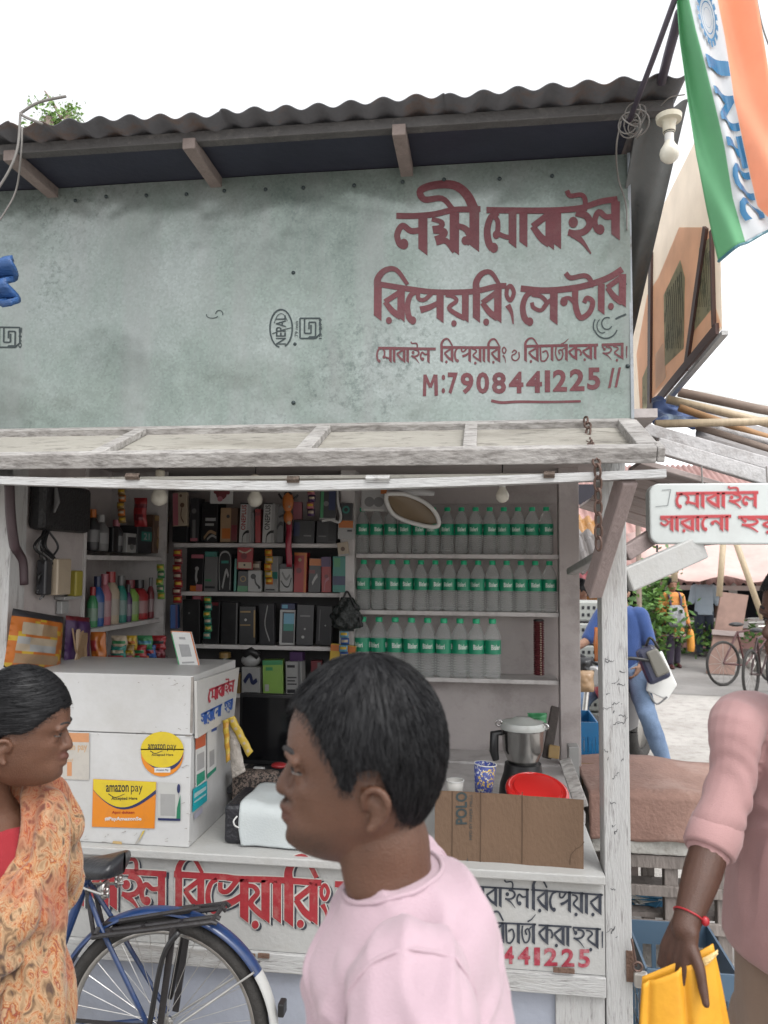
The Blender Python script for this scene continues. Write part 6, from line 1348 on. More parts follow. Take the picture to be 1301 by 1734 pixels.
# ------------------------------------------------------------------ market behind
PR = M('faded_red_roof', (.36, .22, .20), .8, .15, 4, .2, 20, stain=(.24, .13, .115), sfac=.6, sscale=1.2, stretch=(3, .3, 1))
PKW = M('pink_wall', (.42, .24, .22), .8, .12, 1.5, stain=(.30, .17, .15), sfac=.6, sscale=.8)
DKI = M('inside_shade', (.02, .02, .028), .8)  # near-black wall colour stands in for the shade inside the hall
hall = thing('market_hall', (7, 19, 0), 'low pink market hall with faded red roof, dark openings and white ledge', 'building')
yH = 18.0
xa_, xb_ = -6., 26.
zE = P(1200, 988, yH).z; zL = P(1200, 1046, yH).z; zL2 = P(1200, 1062, yH).z
MB().box(xa_, xb_, yH + 2.5, yH + 2.7, 0, zE + 2.5).build('back_wall', DKI, hall)
MB().box(xa_, xb_, yH + .02, yH + .2, 0, zL2).build('wall', PKW, hall); MB().box(xa_, xb_, yH - .15, yH + .3, zL2 + .001, zL).build('ledge', M('white_ledge', (.62, .58, .56), .7, .08, 2), hall)
q = MB(); N_ = 220
q.grid(lambda u, v: (lerp(xa_, xb_, u), yH - 1.0 + v * 4.6, zE + v * 2.6 + .05 * math.cos(u * 2 * math.pi * 160)), N_ * 4, 2); q.build('roof', PR, hall, smooth=True, solid=.01)
MB().box(xa_, xb_, yH - 1.02, yH - .98, zE - .12, zE - .02).build('fascia', M('pale_fascia', (.5, .42, .40), .7, .1, 3), hall)
for i in range(12):
    x = -5 + i * 2.6; MB().box(x, x + .18, yH + .0, yH + .018, zL + .001, zE + .1).build('pillar', M('white_ledge', (.62, .58, .56)), hall)
MB().grid(lambda u, v: (lerp(3.0, 10, u), yH + lerp(-3.2, -1.2, v), zE + .15 + .9 * v + .06 * math.sin(u * 40)), 30, 4).build('awning', M('pink_awning', (.50, .34, .31), .7, .15, 3), hall, smooth=True, solid=.01)
# taller red roof further right / behind
shed = thing('shed', (7, 27, 0), 'long red roofed shed rising behind the low market hall', 'building')
MB().grid(lambda u, v: (lerp(2, 30, u), lerp(25, 30, v), lerp(3.0, 5.6, v) + .05 * math.cos(u * 900)), 600, 2).build('roof', PR, shed, smooth=True, solid=.02)
MB().box(2.2, 29.8, 25.6, 25.8, 0, 3.2).build('wall', PKW, shed)
up = P(1081, 905, 14)
t = thing('utility_pole', (up.x, 14, 0), 'thin dark utility pole with cross arms before the red roofs', 'pole')
MB().tube([(up.x, 14, 0), (up.x, 14, P(1081, 852, 14).z)], .045, 8).build('shaft', OLDW, t)
MB().beam((up.x - .25, 14, P(1, 868, 14).z), (up.x + .25, 14, P(1, 868, 14).z), .06, .05).build('cross_arm', OLDW, t)
# canopies seen through the gap behind the kiosk
for i, (px0, px1, py, y, col, lab) in enumerate(((955, 1045, 884, 9.0, (.45, .22, .06), 'orange brown stall canopy behind the kiosk gap'), (950, 1050, 912, 8.0, (.17, .15, .14), 'grey slatted stall canopy below the orange one'), (950, 1040, 955, 10., (.30, .05, .06), 'dark red stall canopy low behind the kiosk gap'))):
    t = thing('stall_canopy', P((px0 + px1) / 2, py, y), lab, 'canopy'); A = P(px0, py, y); B = P(px1, py + 14, y)
    MB().grid(lambda u, v: (lerp(A.x, B.x, u), y + 1.0 * v, lerp(A.z, B.z, u) + .15 * v - .3 * (1 - v) + .03 * math.sin(u * 30) + .02 * math.sin(v * 20)), 30, 8).build('canopy_sheet', pm(col), t, solid=.02)
    for x in (A.x + .05, B.x - .05): MB().tube([(x, y + .5, 0), (x, y + .5, A.z - .05)], .03, 6).build('pole', OLDW, t)
# bush, bamboo props, boards, bicycle heap, kerb
LEAF = M('leaf_green', (.055, .13, .025), .5, .35, 3); LEAF2 = M('leaf_pale', (.10, .20, .035), .5, .3, 3)
def leafball(c, r, n, s, seed, sq=1.0):
    q = MB(); rg = random.Random(seed); cl_ = [Vector((rg.gauss(0, .5), rg.gauss(0, .5), rg.gauss(0, .45))) for _ in range(14)]
    for i in range(n):
        b_ = rg.choice(cl_); p = Vector(c) + Vector(((b_.x + rg.gauss(0, .24)) * r, (b_.y + rg.gauss(0, .24)) * r, (b_.z + rg.gauss(0, .24)) * r * sq))
        d = Vector((rg.gauss(0, 1), rg.gauss(0, 1), rg.gauss(.2, .6))).normalized(); e = d.cross(Vector((rg.gauss(0, 1), rg.gauss(0, 1), rg.gauss(0, 1)))).normalized(); L_ = s * rg.uniform(.6, 1.3)
        q.poly([p, p + d * L_ * .5 + e * L_ * .22, p + d * L_, p + d * L_ * .5 - e * L_ * .22], rg.randint(0, 1))
    return q
c = P(1106, 1030, 14.5)
t = thing('bush', (c.x, 14.5, 0), 'leafy green bush beside the road behind the woman in orange', 'bush')
leafball((c.x, 14.5, c.z - .25), .62, 1500, .16, 1, 1.4).build('foliage', [LEAF, LEAF2], t)
MB().tube([(c.x, 14.5, 0), (c.x + .05, 14.5, .5), (c.x, 14.5, 1.0)], [.05, .04, .02], 6).build('stem', OLDW, t)
t = thing('bush', (P(1180, 1, 16.5).x, 16.5, 0), 'low dark bush at the foot of the pink wall', 'bush')
leafball((P(1180, 1, 16.5).x, 16.5, .45), .7, 700, .15, 2, .6).build('foliage', [LEAF, LEAF2], t); MB().tube([(P(1180, 1, 16.5).x, 16.5, 0), (P(1180, 1, 16.5).x, 16.5, .5)], [.05, .02], 6).build('stem', OLDW, t)
c = P(86, 200, 7.0)
t = thing('tree', (c.x, 7.0, 0), 'top of a small pale green tree showing above the roof by the bent wire', 'tree')
leafball((c.x + .06, 7.0, c.z - .02), .22, 650, .055, 5, .7).build('crown', [LEAF2, M('leaf_light', (.16, .26, .07), .5, .3, 3)], t)
q = MB().tube(catmull([(c.x - .2, 7.0, 0), (c.x - .1, 7, 2.5), (c.x, 7, c.z - .6), (c.x - .02, 7, c.z)], 5), [.12] * 6 + [.09] * 5 + [.05] * 5, 8); q.tube([(c.x, 7, c.z - .6), (c.x + .2, 7, c.z + .05)], .03, 6); q.tube([P(105, 200, 7), P(90, 175, 7), P(76, 154, 7)], [.02, .015, .008], 6); q.build('trunk', OLDW, t)
def prop(a, b, r, label): 
    A = P(*a); B = P(*b); tag(MB().tube([A, B], r, 8).build('bamboo_prop', BAM, smooth=True), label, 'pole')
prop((1218, 1010, 12), (1226, 905, 12), .045, 'upright bamboo prop of the awning behind the capped man')
prop((1292, 1048, 10.5), (1240, 900, 10.5), .04, 'slanting bamboo prop right of the upright one')
prop((1143, 985, 13.5), (1141, 925, 13.5), .05, 'short upright pale prop above the woman in orange')
# rickshaw / cycles clutter
yk = 13.6
def P0(px, y): return P(px, 1, y).x
t = thing('plank_board', (P0(1235, yk), yk, 0), 'big weathered brown board leaning beside the parked cycles', 'board')
A, B, C_, D = P(1196, 1105, yk), P(1243, 1108, yk - .1), P(1268, 1008, yk + .35), P(1222, 1002, yk + .45); A.z = B.z = .02; 
MB().hexa([A, B, B + Vector((0, .05, 0)), A + Vector((0, .05, 0)), D, C_, C_ + Vector((0, .05, 0)), D + Vector((0, .05, 0))]).build('board', M('brown_board', (.20, .125, .10), .8, .25, 3, stain=(.13, .08, .065), sfac=.6, sscale=2), t)
MB().beam(lerp(A, D, .5) + Vector((-.05, -.04, 0)), lerp(B, C_, .5) + Vector((.02, -.04, 0)), .05, .08).build('batten', GP, t)
def smallbike(x, y, ang, col, label):
    t = thing('bicycle', (x, y, 0), label, 'bicycle', 'bicycles parked across the road'); m3 = Matrix.Translation((x, y, 0)) @ Matrix.Rotation(ang, 4, 'Z'); T = lambda a, z, s=0: m3 @ Vector((a, s, z)); ax = m3.to_3x3() @ Vector((0, 1, 0))
    for cx_ in (-.52, .52):
        w = MB().torus(T(cx_, .34), ax, .32, .022, 28, 6).build('tyre', TYR, t, smooth=True)
        q = MB()
        for i in range(12): a = i * .5236; q.tube([T(cx_, .34), T(cx_ + .3 * math.cos(a), .34 + .3 * math.sin(a))], .003, 3)
        q.build('spoke', CHR, w)
    q = MB(); bb, sc, ht = T(-.08, .29), T(-.22, .8), T(.38, .85)
    for a, b in ((bb, sc), (sc, ht), (bb, T(.42, .7)), (sc, T(-.52, .34)), (bb, T(-.52, .34)), (ht, T(.52, .34))): q.tube([a, b], .016, 6)
    q.build('frame', pm(col), t); MB().tube([T(.3, .98, -.26), T(.36, 1.0, 0), T(.3, .98, .26)], .014, 6).build('handlebar', CHR, t)
    MB().ell(T(-.24, .92), (.13, .08, .035), m3.to_3x3()).build('saddle', BLK, t, smooth=True); return t
smallbike(P0(1262, 11.6), 11.6, R(55), (.05, .02, .02), 'dark bicycle parked in front of the leaning brown board')
smallbike(P0(1290, 10.9), 10.9, R(70), (.03, .03, .035), 'black bicycle parked at the frame edge beyond the pink shirt')
smallbike(P0(1240, 12.6), 12.6, R(30), (.10, .02, .02), 'maroon bicycle standing behind the two dark ones')
q = MB(); A = PZ(1225, 1108, .0); B = PZ(1340, 1160, .0); q.beam(A + Vector((0, 0, .06)), B + Vector((0, 0, .06)), .2, .12); tag(q.build('kerb', M('kerb_stone', (.36, .34, .31), .9, .2, 3, .4, 30), bevel=.01), kind='structure')
RDK = M('road_dark', (.215, .205, .195), .9, .15, 1.5, .4, 40, stain=(.15, .14, .13), sfac=.6, sscale=1)
q = MB(); q.poly([(x, y, .004) for x, y in ((PZ(1065, 1085, 0).x, PZ(1065, 1085, 0).y), (PZ(1130, 1175, 0).x, PZ(1130, 1175, 0).y), (PZ(1340, 1185, 0).x, PZ(1340, 1185, 0).y), (PZ(1230, 1100, 0).x, PZ(1230, 1100, 0).y), (PZ(1140, 1062, 0).x, PZ(1140, 1062, 0).y))]); tag(q.build('road', RDK), kind='structure')
# ------------------------------------------------------------------ people
def remesh(mb, name, mat, parent, voxel, smooth_it=4, disp=None, label=None):
    """fuse overlapping closed shapes into one continuous skin"""
    me = mb.mesh(name + '_raw'); o = bpy.data.objects.new(name, me); COL.objects.link(o)
    q = o.modifiers.new('r', 'REMESH'); q.mode = 'VOXEL'; q.voxel_size = voxel
    if smooth_it:
        s = o.modifiers.new('s', 'SMOOTH'); s.iterations = smooth_it; s.factor = .5
    dg = bpy.context.evaluated_depsgraph_get(); dg.update()
    out = bpy.data.meshes.new_from_object(o.evaluated_get(dg)); bpy.data.objects.remove(o); bpy.data.meshes.remove(me)
    if disp:
        nn = [v.normal.copy() for v in out.vertices]
        for v, n_ in zip(out.vertices, nn): v.co += n_ * disp(v.co, n_)
    return link(name, out, mat, parent, True)
def frame(o, yaw):
    """local (a forward, b to the left of the body, z up) -> world; yaw 0 faces +x"""
    A = Vector((math.cos(yaw), math.sin(yaw), 0)); B = Vector((-math.sin(yaw), math.cos(yaw), 0)); o = Vector(o)
    return lambda a, b, z: o + A * a + B * b + Vector((0, 0, z))
def rings(mb, T, rs, n=28, sub=4):
    """closed body of elliptical rings (a, b, z, ra, rb[, power])"""
    k = []
    for i in range(len(rs) - 1):
        r = [rs[max(i - 1, 0)], rs[i], rs[i + 1], rs[min(i + 2, len(rs) - 1)]]
        for s in range(sub):
            t = s / sub; k.append([.5 * (2 * b + (c - a) * t + (2 * a - 5 * b + 4 * c - d) * t * t + (3 * b - a - 3 * c + d) * t ** 3) for a, b, c, d in zip(*r)])
    k.append(list(rs[-1])); base = len(mb.v)
    for a, b, z, ra, rb in k:
        for j in range(n):
            t = 2 * math.pi * j / n; c, s = math.cos(t), math.sin(t)
            mb.v.append(T(a + ra * math.copysign(abs(c) ** .9, c), b + rb * math.copysign(abs(s) ** .9, s), z))
    for i in range(len(k) - 1):
        for j in range(n): p = base + i * n + j; q = base + i * n + (j + 1) % n; mb.f.append((p, q, q + n, p + n)); mb.m.append(0)
    mb.f.append(tuple(base + j for j in reversed(range(n)))); mb.m.append(0); e = base + (len(k) - 1) * n; mb.f.append(tuple(e + j for j in range(n))); mb.m.append(0)
def limb(mb, pts, rad, n=16, caps=True):
    pts = [Vector(p) for p in pts]; c = catmull(pts, 6) if len(pts) > 2 else pts; N = len(c); rr_ = []
    for i in range(N):
        t = i / (N - 1) * (len(rad) - 1); j = min(int(t), len(rad) - 2); f = t - j; f = f * f * (3 - 2 * f); rr_.append(lerp(rad[j], rad[j + 1], f))
    mb.tube(c, rr_, n)
    if caps:
        for p, r in ((c[0], rr_[0]), (c[-1], rr_[-1])): mb.ell(p, (r, r, r))
def head(mb, H, s=1.0, chin=1.0, nose=1.0):
    """H(a, b, z): a forward from the ear, b sideways, z up from the ear"""
    L = [(-.080, .072, .02, .022), (-.070, .098, -.012, .034), (-.058, .109, -.028, .045), (-.045, .112, -.040, .053), (-.030, .1115, -.050, .061), (-.015, .111, -.058, .066), (.002, .107, -.064, .070), (.020, .104, -.068, .0735), (.036, .104, -.0715, .0745), (.052, .112, -.0735, .0750), (.078, .1115, -.0740, .0735), (.100, .105, -.0715, .0695), (.122, .091, -.0625, .060), (.140, .069, -.047, .046), (.152, .044, -.028, .028), (.156, .02, -.005, .010)]
    n = 56; base = len(mb.v); K = []
    for i in range(len(L) - 1):
        r = [L[max(i - 1, 0)], L[i], L[i + 1], L[min(i + 2, len(L) - 1)]]
        for q in range(4):
            t = q / 4; K.append([.5 * (2 * b + (c - a) * t + (2 * a - 5 * b + 4 * c - d) * t * t + (3 * b - a - 3 * c + d) * t ** 3) for a, b, c, d in zip(*r)])
    K.append(list(L[-1]))
    for z, xf, xb, w in K:
        m = min(xf - .03, .012)
        for j in range(n):
            t = 2 * math.pi * j / n; c, sn = math.cos(t), math.sin(t)
            a = m + (xf - m) * abs(c) ** .82 if c > 0 else m - (m - xb) * abs(c) ** .95
            b = w * math.copysign(abs(sn) ** .88, sn)
            if c > 0:      # eye sockets, flat cheeks
                a -= .004 * math.exp(-((abs(b) - .052) / .014) ** 2 - ((z + .030) / .018) ** 2) - .0035 * math.exp(-((abs(b) - .050) / .014) ** 2 - ((z - .012) / .010) ** 2); a -= .013 * math.exp(-((abs(b) - .031) / .014) ** 2 - ((z - .034) / .011) ** 2) + .006 * math.exp(-((abs(b) - .040) / .018) ** 2 - ((z + .018) / .016) ** 2)
            mb.v.append(H(a * s, b * s, z * s))
    for i in range(len(K) - 1):
        for j in range(n): p = base + i * n + j; q = base + i * n + (j + 1) % n; mb.f.append((p, q, q + n, p + n)); mb.m.append(0)
    mb.f.append(tuple(base + j for j in reversed(range(n)))); mb.m.append(0); e = base + (len(K) - 1) * n; mb.f.append(tuple(e + j for j in range(n))); mb.m.append(0)
    h = lambda a, b, z: H(a * s, b * s, z * s)
    def t_(pts, r): limb(mb, [h(*p) for p in pts], [q * s for q in r], 12)
    t_([(.100, 0, .046), (.108, 0, .028), (.114, 0, .014), (.1165, 0, .0065)], [.0075, .0085, .0105, .0115 * nose])
    for sg in (-1, 1):
        t_([(.108, sg * .009, .003), (.104, sg * .0145, .002)], [.0085 * nose, .0085 * nose])
        t_([(.098, sg * .048, .048), (.106, sg * .030, .055), (.109, sg * .012, .052)], [.006, .0075, .006])
        t_([(.094, sg * .027, .0385), (.093, sg * .036, .0375)], [.0095, .009]); t_([(.092, sg * .028, .0265), (.091, sg * .036, .0265)], [.009, .008])
        # ear
        e = lambda a, z, o=.0: h(a * .82 + .001, sg * (.0735 + o * .9), .003 + (z - .003) * .80)
        limb(mb, [e(.014, .002), e(.017, .018, .006), e(.008, .031, .010), e(-.008, .031, .014), e(-.018, .016, .016), e(-.015, -.004, .012), e(-.004, -.020, .006), e(.006, -.026, .003)], [q * s for q in (.004, .0048, .0048, .005, .005, .0048, .0055, .0065)], 8)
        limb(mb, [e(.006, .014, -.004), e(-.006, .004, .0), e(-.002, -.014, .0)], [q * s for q in (.010, .011, .008)], 8); limb(mb, [e(-.004, .022, .006), e(-.010, .008, .008), e(-.003, -.010, .004)], [q * s for q in (.003, .004, .0035)], 6)
    t_([(.099, -.024, -.0195), (.112, -.010, -.016), (.1158, 0, -.0165), (.112, .010, -.016), (.099, .024, -.0195)], [.003, .0066, .0068, .0066, .003])
    t_([(.098, -.022, -.0235), (.1095, -.009, -.0290), (.1125, 0, -.0295), (.1095, .009, -.0290), (.098, .022, -.0235)], [.003, .0072, .0078, .0072, .003])
    mb.ell(h(.099, 0, -.052), tuple(q * s for q in (.0155 * chin, .020, .015)))
def eyes(parent, H, s=1.0, brow=True, bw=1.0):
    W_ = M('eye_white', (.10, .08, .07), .2, .05); I_ = M('eye_dark', (.02, .012, .01), .15, .05); BR = M('brow_hair', (.012, .010, .010), .8, .2, 60)
    for sg in (-1, 1):
        q = MB(); R_ = Matrix((H(1, 0, 0) - H(0, 0, 0), H(0, 1, 0) - H(0, 0, 0), H(0, 0, 1) - H(0, 0, 0))).transposed()
        q.ell(H(.0925 * s, sg * .032 * s, .0325 * s), (.0112 * s, .0125 * s, .0034 * s), R_); e = q.build('eye', W_, parent, smooth=True)
        MB().ell(H(.0965 * s, sg * .0325 * s, .0325 * s), (.0080 * s, .0068 * s, .0036 * s), R_).build('iris', I_, e, smooth=True)
        q = MB().tube(catmull([H(.091 * s, sg * .046 * s, .034 * s), H(.1015 * s, sg * .038 * s, .0372 * s), H(.1045 * s, sg * .030 * s, .0372 * s), H(.1015 * s, sg * .021 * s, .034 * s)], 4), .0011 * s, 5); q.build('eyelash', BR, e)
        if brow:
            q = MB().tube(catmull([H(.089 * s, sg * .052 * s, .050 * s), H(.1035 * s, sg * .040 * s, .0590 * s), H(.1115 * s, sg * .026 * s, .0595 * s), H(.1145 * s, sg * .013 * s, .0565 * s)], 5), [.0010 * s * bw] * 4 + [.0028 * s * bw] * 10 + [.0018 * s * bw] * 2, 6); q.build('eyebrow', BR, parent, smooth=True)
def hair(parent, H, line, mat, s=1.0, ra=(.1035, .100), rz=.110, rb=.0865, thick=.004, C=(.012, 0, .060), name='hair', rough=.0007, strands=15000, slen=.024, lift=.0030, sweep=False):
    """closed cap of hair; line(az) gives the height of the hairline at azimuth az (0 = forehead, 180 = nape)"""
    nu, nv = 120, 60
    def g_(u, v):
        az = (u - .5) * 2 * math.pi; ph = math.pi * v * .985; d = Vector((math.sin(ph) * math.cos(az), math.sin(ph) * math.sin(az), math.cos(ph)))
        r = 1 / math.sqrt((d.x / (ra[0] if d.x > 0 else ra[1])) ** 2 + (d.y / rb) ** 2 + (d.z / (rz if d.z > 0 else .125)) ** 2)
        z = C[2] + r * d.z; zl = line(abs(math.degrees(az))) + .003 * noise.noise((az * 14, 3, 0)); k = (z - zl) / .012; k = max(0, min(1, k)); k = k * k * (3 - 2 * k)
        r2 = r + rough * noise.noise((az * 22, ph * 3.2, 1)) + rough * .8 * noise.noise((az * 50, ph * 8, 5)) + thick * (k - 1) * 1.2 - (1 - k) * .024
        return H((C[0] + r2 * d.x) * s, (C[1] + r2 * d.y) * s, (C[2] + r2 * d.z) * s)
    q = MB().grid(g_, nu, nv); rg = random.Random(77)
    for _ in range(strands):
        az = rg.uniform(-math.pi, math.pi); ph = math.acos(rg.uniform(-.75, 1)); 
        d = Vector((math.sin(ph) * math.cos(az), math.sin(ph) * math.sin(az), math.cos(ph))); k = g_(az / (2 * math.pi) + .5, ph / (math.pi * .985))
        zc = C[2] + d.z * .1
        if zc < line(abs(math.degrees(az))) + rg.uniform(-.006, .010): continue
        L_ = rg.uniform(.5, 1.0) * slen * max(.14, min(1, .14 + (zc - line(abs(math.degrees(az)))) / .035)); pts = []
        for j in range(4):
            t = j / 3
            if sweep: a2, p2 = az + math.copysign(L_ * 11 * t, az), ph + rg.uniform(-.01, .01) + .25 * L_ * 10 * t * (1 if abs(az) > 1.6 else .4)
            else: a2, p2 = az + rg.uniform(-.03, .03) * t + L_ * 3 * t * math.sin(az * 2) * -.3, ph + L_ * 9.5 * t
            if abs(a2) > math.pi or p2 > 2.7: break
            dd = Vector((math.sin(p2) * math.cos(a2), math.sin(p2) * math.sin(a2), math.cos(p2))); rr_ = 1 / math.sqrt((dd.x / (ra[0] if dd.x > 0 else ra[1])) ** 2 + (dd.y / rb) ** 2 + (dd.z / (rz if dd.z > 0 else .125)) ** 2) + lift * (.25 + t * rg.uniform(.2, 1.2))
            pts.append(H((C[0] + rr_ * dd.x) * s, (C[1] + rr_ * dd.y) * s, (C[2] + rr_ * dd.z) * s))
        if len(pts) < 3: continue
        o_ = Vector((rg.gauss(0, 1), rg.gauss(0, 1), rg.gauss(0, 1))).cross(pts[1] - pts[0]).normalized() * .00042
        for j in range(len(pts) - 1): w0, w1 = 1 - j / len(pts), 1 - (j + 1) / len(pts); q.poly([pts[j] - o_ * w0, pts[j] + o_ * w0, pts[j + 1] + o_ * w1, pts[j + 1] - o_ * w1])
    return q.build(name, mat, parent, smooth=True)
def tint(o, ear_, yaw_, s=1.0, stub=1.0):
    """pigment of lips and beard stubble, stored per point of the skin"""
    A = Vector((math.cos(yaw_), math.sin(yaw_), 0)); B = Vector((-math.sin(yaw_), math.cos(yaw_), 0)); st_, lp_ = [], []
    for v in o.data.vertices:
        l = (v.co - ear_) / s; a, b, z = l.dot(A), abs(l.dot(B)), l.z; k = 0; lp = 0
        if a > .02 and -.12 < z < .05:
            jaw = max(0, min(1, (-.028 - z) / .02)) * max(0, min(1, (a - .03) / .04)) * max(0, min(1, (.01 + z + .085) / .02)); mus = math.exp(-((z + .006) / .006) ** 2 - (b / .024) ** 4) * (a > .09)
            chin_ = math.exp(-((z + .050) / .018) ** 2 - (b / .022) ** 2) * (a > .08); k = max(jaw * .7, mus * 1.1, chin_) * (.75 + .5 * noise.noise(v.co * 300)); lp = math.exp(-((z + .0235) / .010) ** 4 - (b / .023) ** 4) * (a > .098)
        st_.append(k * stub); lp_.append(lp)
    for nm_, val in (('stubble', st_), ('lip', lp_)): at = o.data.attributes.new(nm_, 'FLOAT', 'POINT'); at.data.foreach_set('value', val)
def pw(*kv):
    def f(az):
        for i in range(len(kv) - 1):
            if az <= kv[i + 1][0]: t = (az - kv[i][0]) / (kv[i + 1][0] - kv[i][0]); return lerp(kv[i][1], kv[i + 1][1], t)
        return kv[-1][1]
    return f
def hand(mb, w, d, n_, side, curl, s=1.0, thumb_dir=None, thumb_bend=.2, spread=.1):
    """w wrist, d along the hand, n_ out of the back of the hand, side: towards the thumb"""
    w = Vector(w); d = Vector(d).normalized(); n_ = Vector(n_); n_ = (n_ - d * n_.dot(d)).normalized(); x = d.cross(n_).normalized()
    if x.dot(Vector(side)) < 0: x = -x
    for k in (-.028, -.010, .010, .028): limb(mb, [w + x * k * .55 * s, w + d * .05 * s + x * k * s * .95, w + d * .088 * s + x * k * 1.02 * s], [.017 * s, .0155 * s, .0115 * s], 10)
    for i, (k, L_, r) in enumerate(((.031, .070, .0088), (.0105, .079, .0090), (-.0105, .073, .0086), (-.030, .058, .0076))):
        c = curl[i] if hasattr(curl, '__len__') else curl; p = w + d * .088 * s + x * k * s; dd = (d + x * k * spread * 6).normalized(); pts = [p]
        for q, f in enumerate((.42, .32, .26)):
            a = c * (.9 if q == 0 else 1.0); dd = (dd * math.cos(a) - n_ * math.sin(a)); nn = n_ * math.cos(a) + dd * 0; p = p + dd * L_ * f * s; pts.append(p); n2 = (n_ - dd * n_.dot(dd)); n_loc = n2.normalized() if n2.length > .1 else n_
        # recompute with a proper turning frame
        pts = [w + d * .088 * s + x * k * s]; dd = (d + x * k * spread * 6).normalized(); nn = n_.copy()
        for q, f in enumerate((.42, .32, .26)):
            a = c * (.8, 1.1, .8)[q]; dd, nn = dd * math.cos(a) - nn * math.sin(a), nn * math.cos(a) + dd * math.sin(a); pts.append(pts[-1] + dd * L_ * f * s)
        limb(mb, pts, [r * 1.04 * s, r * .93 * s, r * .86 * s, r * .70 * s], 10)
    td = Vector(thumb_dir).normalized() if thumb_dir is not None else (d * .75 + x * .7 - n_ * .25).normalized()
    p0 = w + d * .022 * s + x * .022 * s; p1 = p0 + (td * .7 + x * .5).normalized() * .036 * s; p2 = p1 + td * .034 * s; p3 = p2 + (td * (1 - thumb_bend) - x * thumb_bend).normalized() * .028 * s
    limb(mb, [p0, p1, p2, p3], [.0155 * s, .0112 * s, .0098 * s, .0076 * s], 10)
def folds(amp, f1=9, f2=22, stretch=(1, 1, 1), seed=0):
    def f(co, n_):
        p = Vector((co.x * stretch[0], co.y * stretch[1], co.z * stretch[2])); a = noise.noise(p * f1 + Vector((seed, 0, 0))); b = noise.noise(p * f2 + Vector((0, seed, 0)))
        return amp * ((1 - abs(a) * 2.2) * .8 + b * .5)
    return f
def skin(name, rgb):
    new = name not in _M; m = M(name, rgb, .46, .14, 22, .22, 420, stain=tuple(c * f for c, f in zip(rgb, (.72, .66, .62))), sfac=.6, sscale=9, spec=.4)
    if new:
        n = m.node_tree.nodes; L = m.node_tree.links; b = n['Principled BSDF']; src = b.inputs['Base Color'].links[0].from_socket
        b.inputs['Subsurface Weight'].default_value = .06; b.inputs['Subsurface Radius'].default_value = (.01, .004, .002)
        for at_, col in (('stubble', tuple(c * .22 for c in rgb)), ('lip', (rgb[0] * .75, rgb[1] * .55, rgb[2] * .65))):
            a = n.new('ShaderNodeAttribute'); a.attribute_name = at_; x = n.new('ShaderNodeMix'); x.data_type = 'RGBA'; L.new(a.outputs['Fac'], x.inputs[0]); L.new(src, x.inputs[6]); x.inputs[7].default_value = (*col, 1); src = x.outputs[2]
        L.new(src, b.inputs['Base Color'])
    return m
def fabric(name, rgb, **k): return M(name, rgb, .88, .07, 10, .28, 480, sheen=.15, **k)
HAIRM = M('black_hair', (.0045, .0045, .0055), .5, .3, 26, spec=.3)

# ---- young man in a pale pink T-shirt, passing close to the camera
d0 = 1.0
ear = P(637.4, 1341, .985)
yaw = math.atan2((-r0).y, (-r0).x)
Tm = frame(ear, yaw); HM = Tm
man = thing('person', (ear.x, ear.y, 0), 'young man with short black hair in a pale pink T-shirt walking past in profile', 'person')
SK1 = skin('brown_skin', (.088, .040, .023))
ez = ear.z
q = MB(); head(q, HM, 1.0)
rings(q, Tm, [(.0, 0, .0, .045, .048), (-.008, 0, -.05, .058, .057), (-.014, 0, -.095, .057, .058), (-.028, 0, -.14, .062, .070), (-.04, 0, -.18, .085, .12), (-.04, 0, -.28, .105, .155), (-.03, 0, -.45, .095, .145), (-.02, 0, -.62, .10, .155), (-.03, 0, -.70, .08, .12)])
for sg in (-1, 1):
    limb(q, [Tm(-.042, sg * .145, -.185), Tm(-.043, sg * .205, -.30), Tm(-.03, sg * .230, -.45)], [.045, .043, .038]); limb(q, [Tm(-.03, sg * .235, -.45), Tm(.02, sg * .24, -.57), Tm(.06, sg * .225, -.70)], [.04, .038, .026])
    hand(q, Tm(.06, sg * .225, -.70), Tm(.3, sg * .0, -1) - Tm(0, 0, 0), Tm(0, sg, 0) - Tm(0, 0, 0), Tm(1, 0, 0) - Tm(0, 0, 0), .35)
    st_ = .22 * sg
    limb(q, [Tm(-.02, sg * .09, -.68), Tm(-.02 + st_ * .5, sg * .095, -.90), Tm(st_ * .7 - .02, sg * .095, -1.08)], [.085, .07, .055]); limb(q, [Tm(st_ * .7 - .02, sg * .095, -1.08), Tm(st_ * .6 - .06, sg * .095, -1.25), Tm(st_ * .6 - .05, sg * .095, .075 - ez)], [.055, .054, .036])
    limb(q, [Tm(st_ * .6 - .08, sg * .095, .045 - ez), Tm(st_ * .6 + .04, sg * .10, .035 - ez), Tm(st_ * .6 + .13, sg * .105, .025 - ez)], [.038, .034, .022])
tint(remesh(q, 'body', SK1, man, .0028, 4), ear, yaw)
eyes(man, HM, 1.0, True, 1.35)
hair(man, HM, pw((0, .101), (30, .099), (42, .088), (52, .070), (62, .044), (70, .014), (79, .010), (84, .036), (100, .040), (112, .0), (125, -.030), (150, -.042), (180, -.046)), HAIRM, ra=(.1085, .1015), rz=.113, rb=.0885)
TS = fabric('pale_pink_cotton', (.37, .265, .30))
q = MB()
rings(q, Tm, [(-.020, 0, -.112, .050, .062), (-.022, 0, -.118, .066, .074), (-.034, 0, -.135, .084, .112), (-.040, 0, -.165, .104, .158), (-.040, 0, -.22, .120, .185), (-.036, 0, -.32, .127, .190), (-.026, 0, -.45, .122, .180), (-.022, 0, -.58, .124, .180), (-.02, 0, -.70, .128, .185)])
for sg in (-1, 1): limb(q, [Tm(-.038, sg * .135, -.178), Tm(-.043, sg * .195, -.225), Tm(-.042, sg * .222, -.31), Tm(-.034, sg * .236, -.41)], [.066, .074, .074, .074])
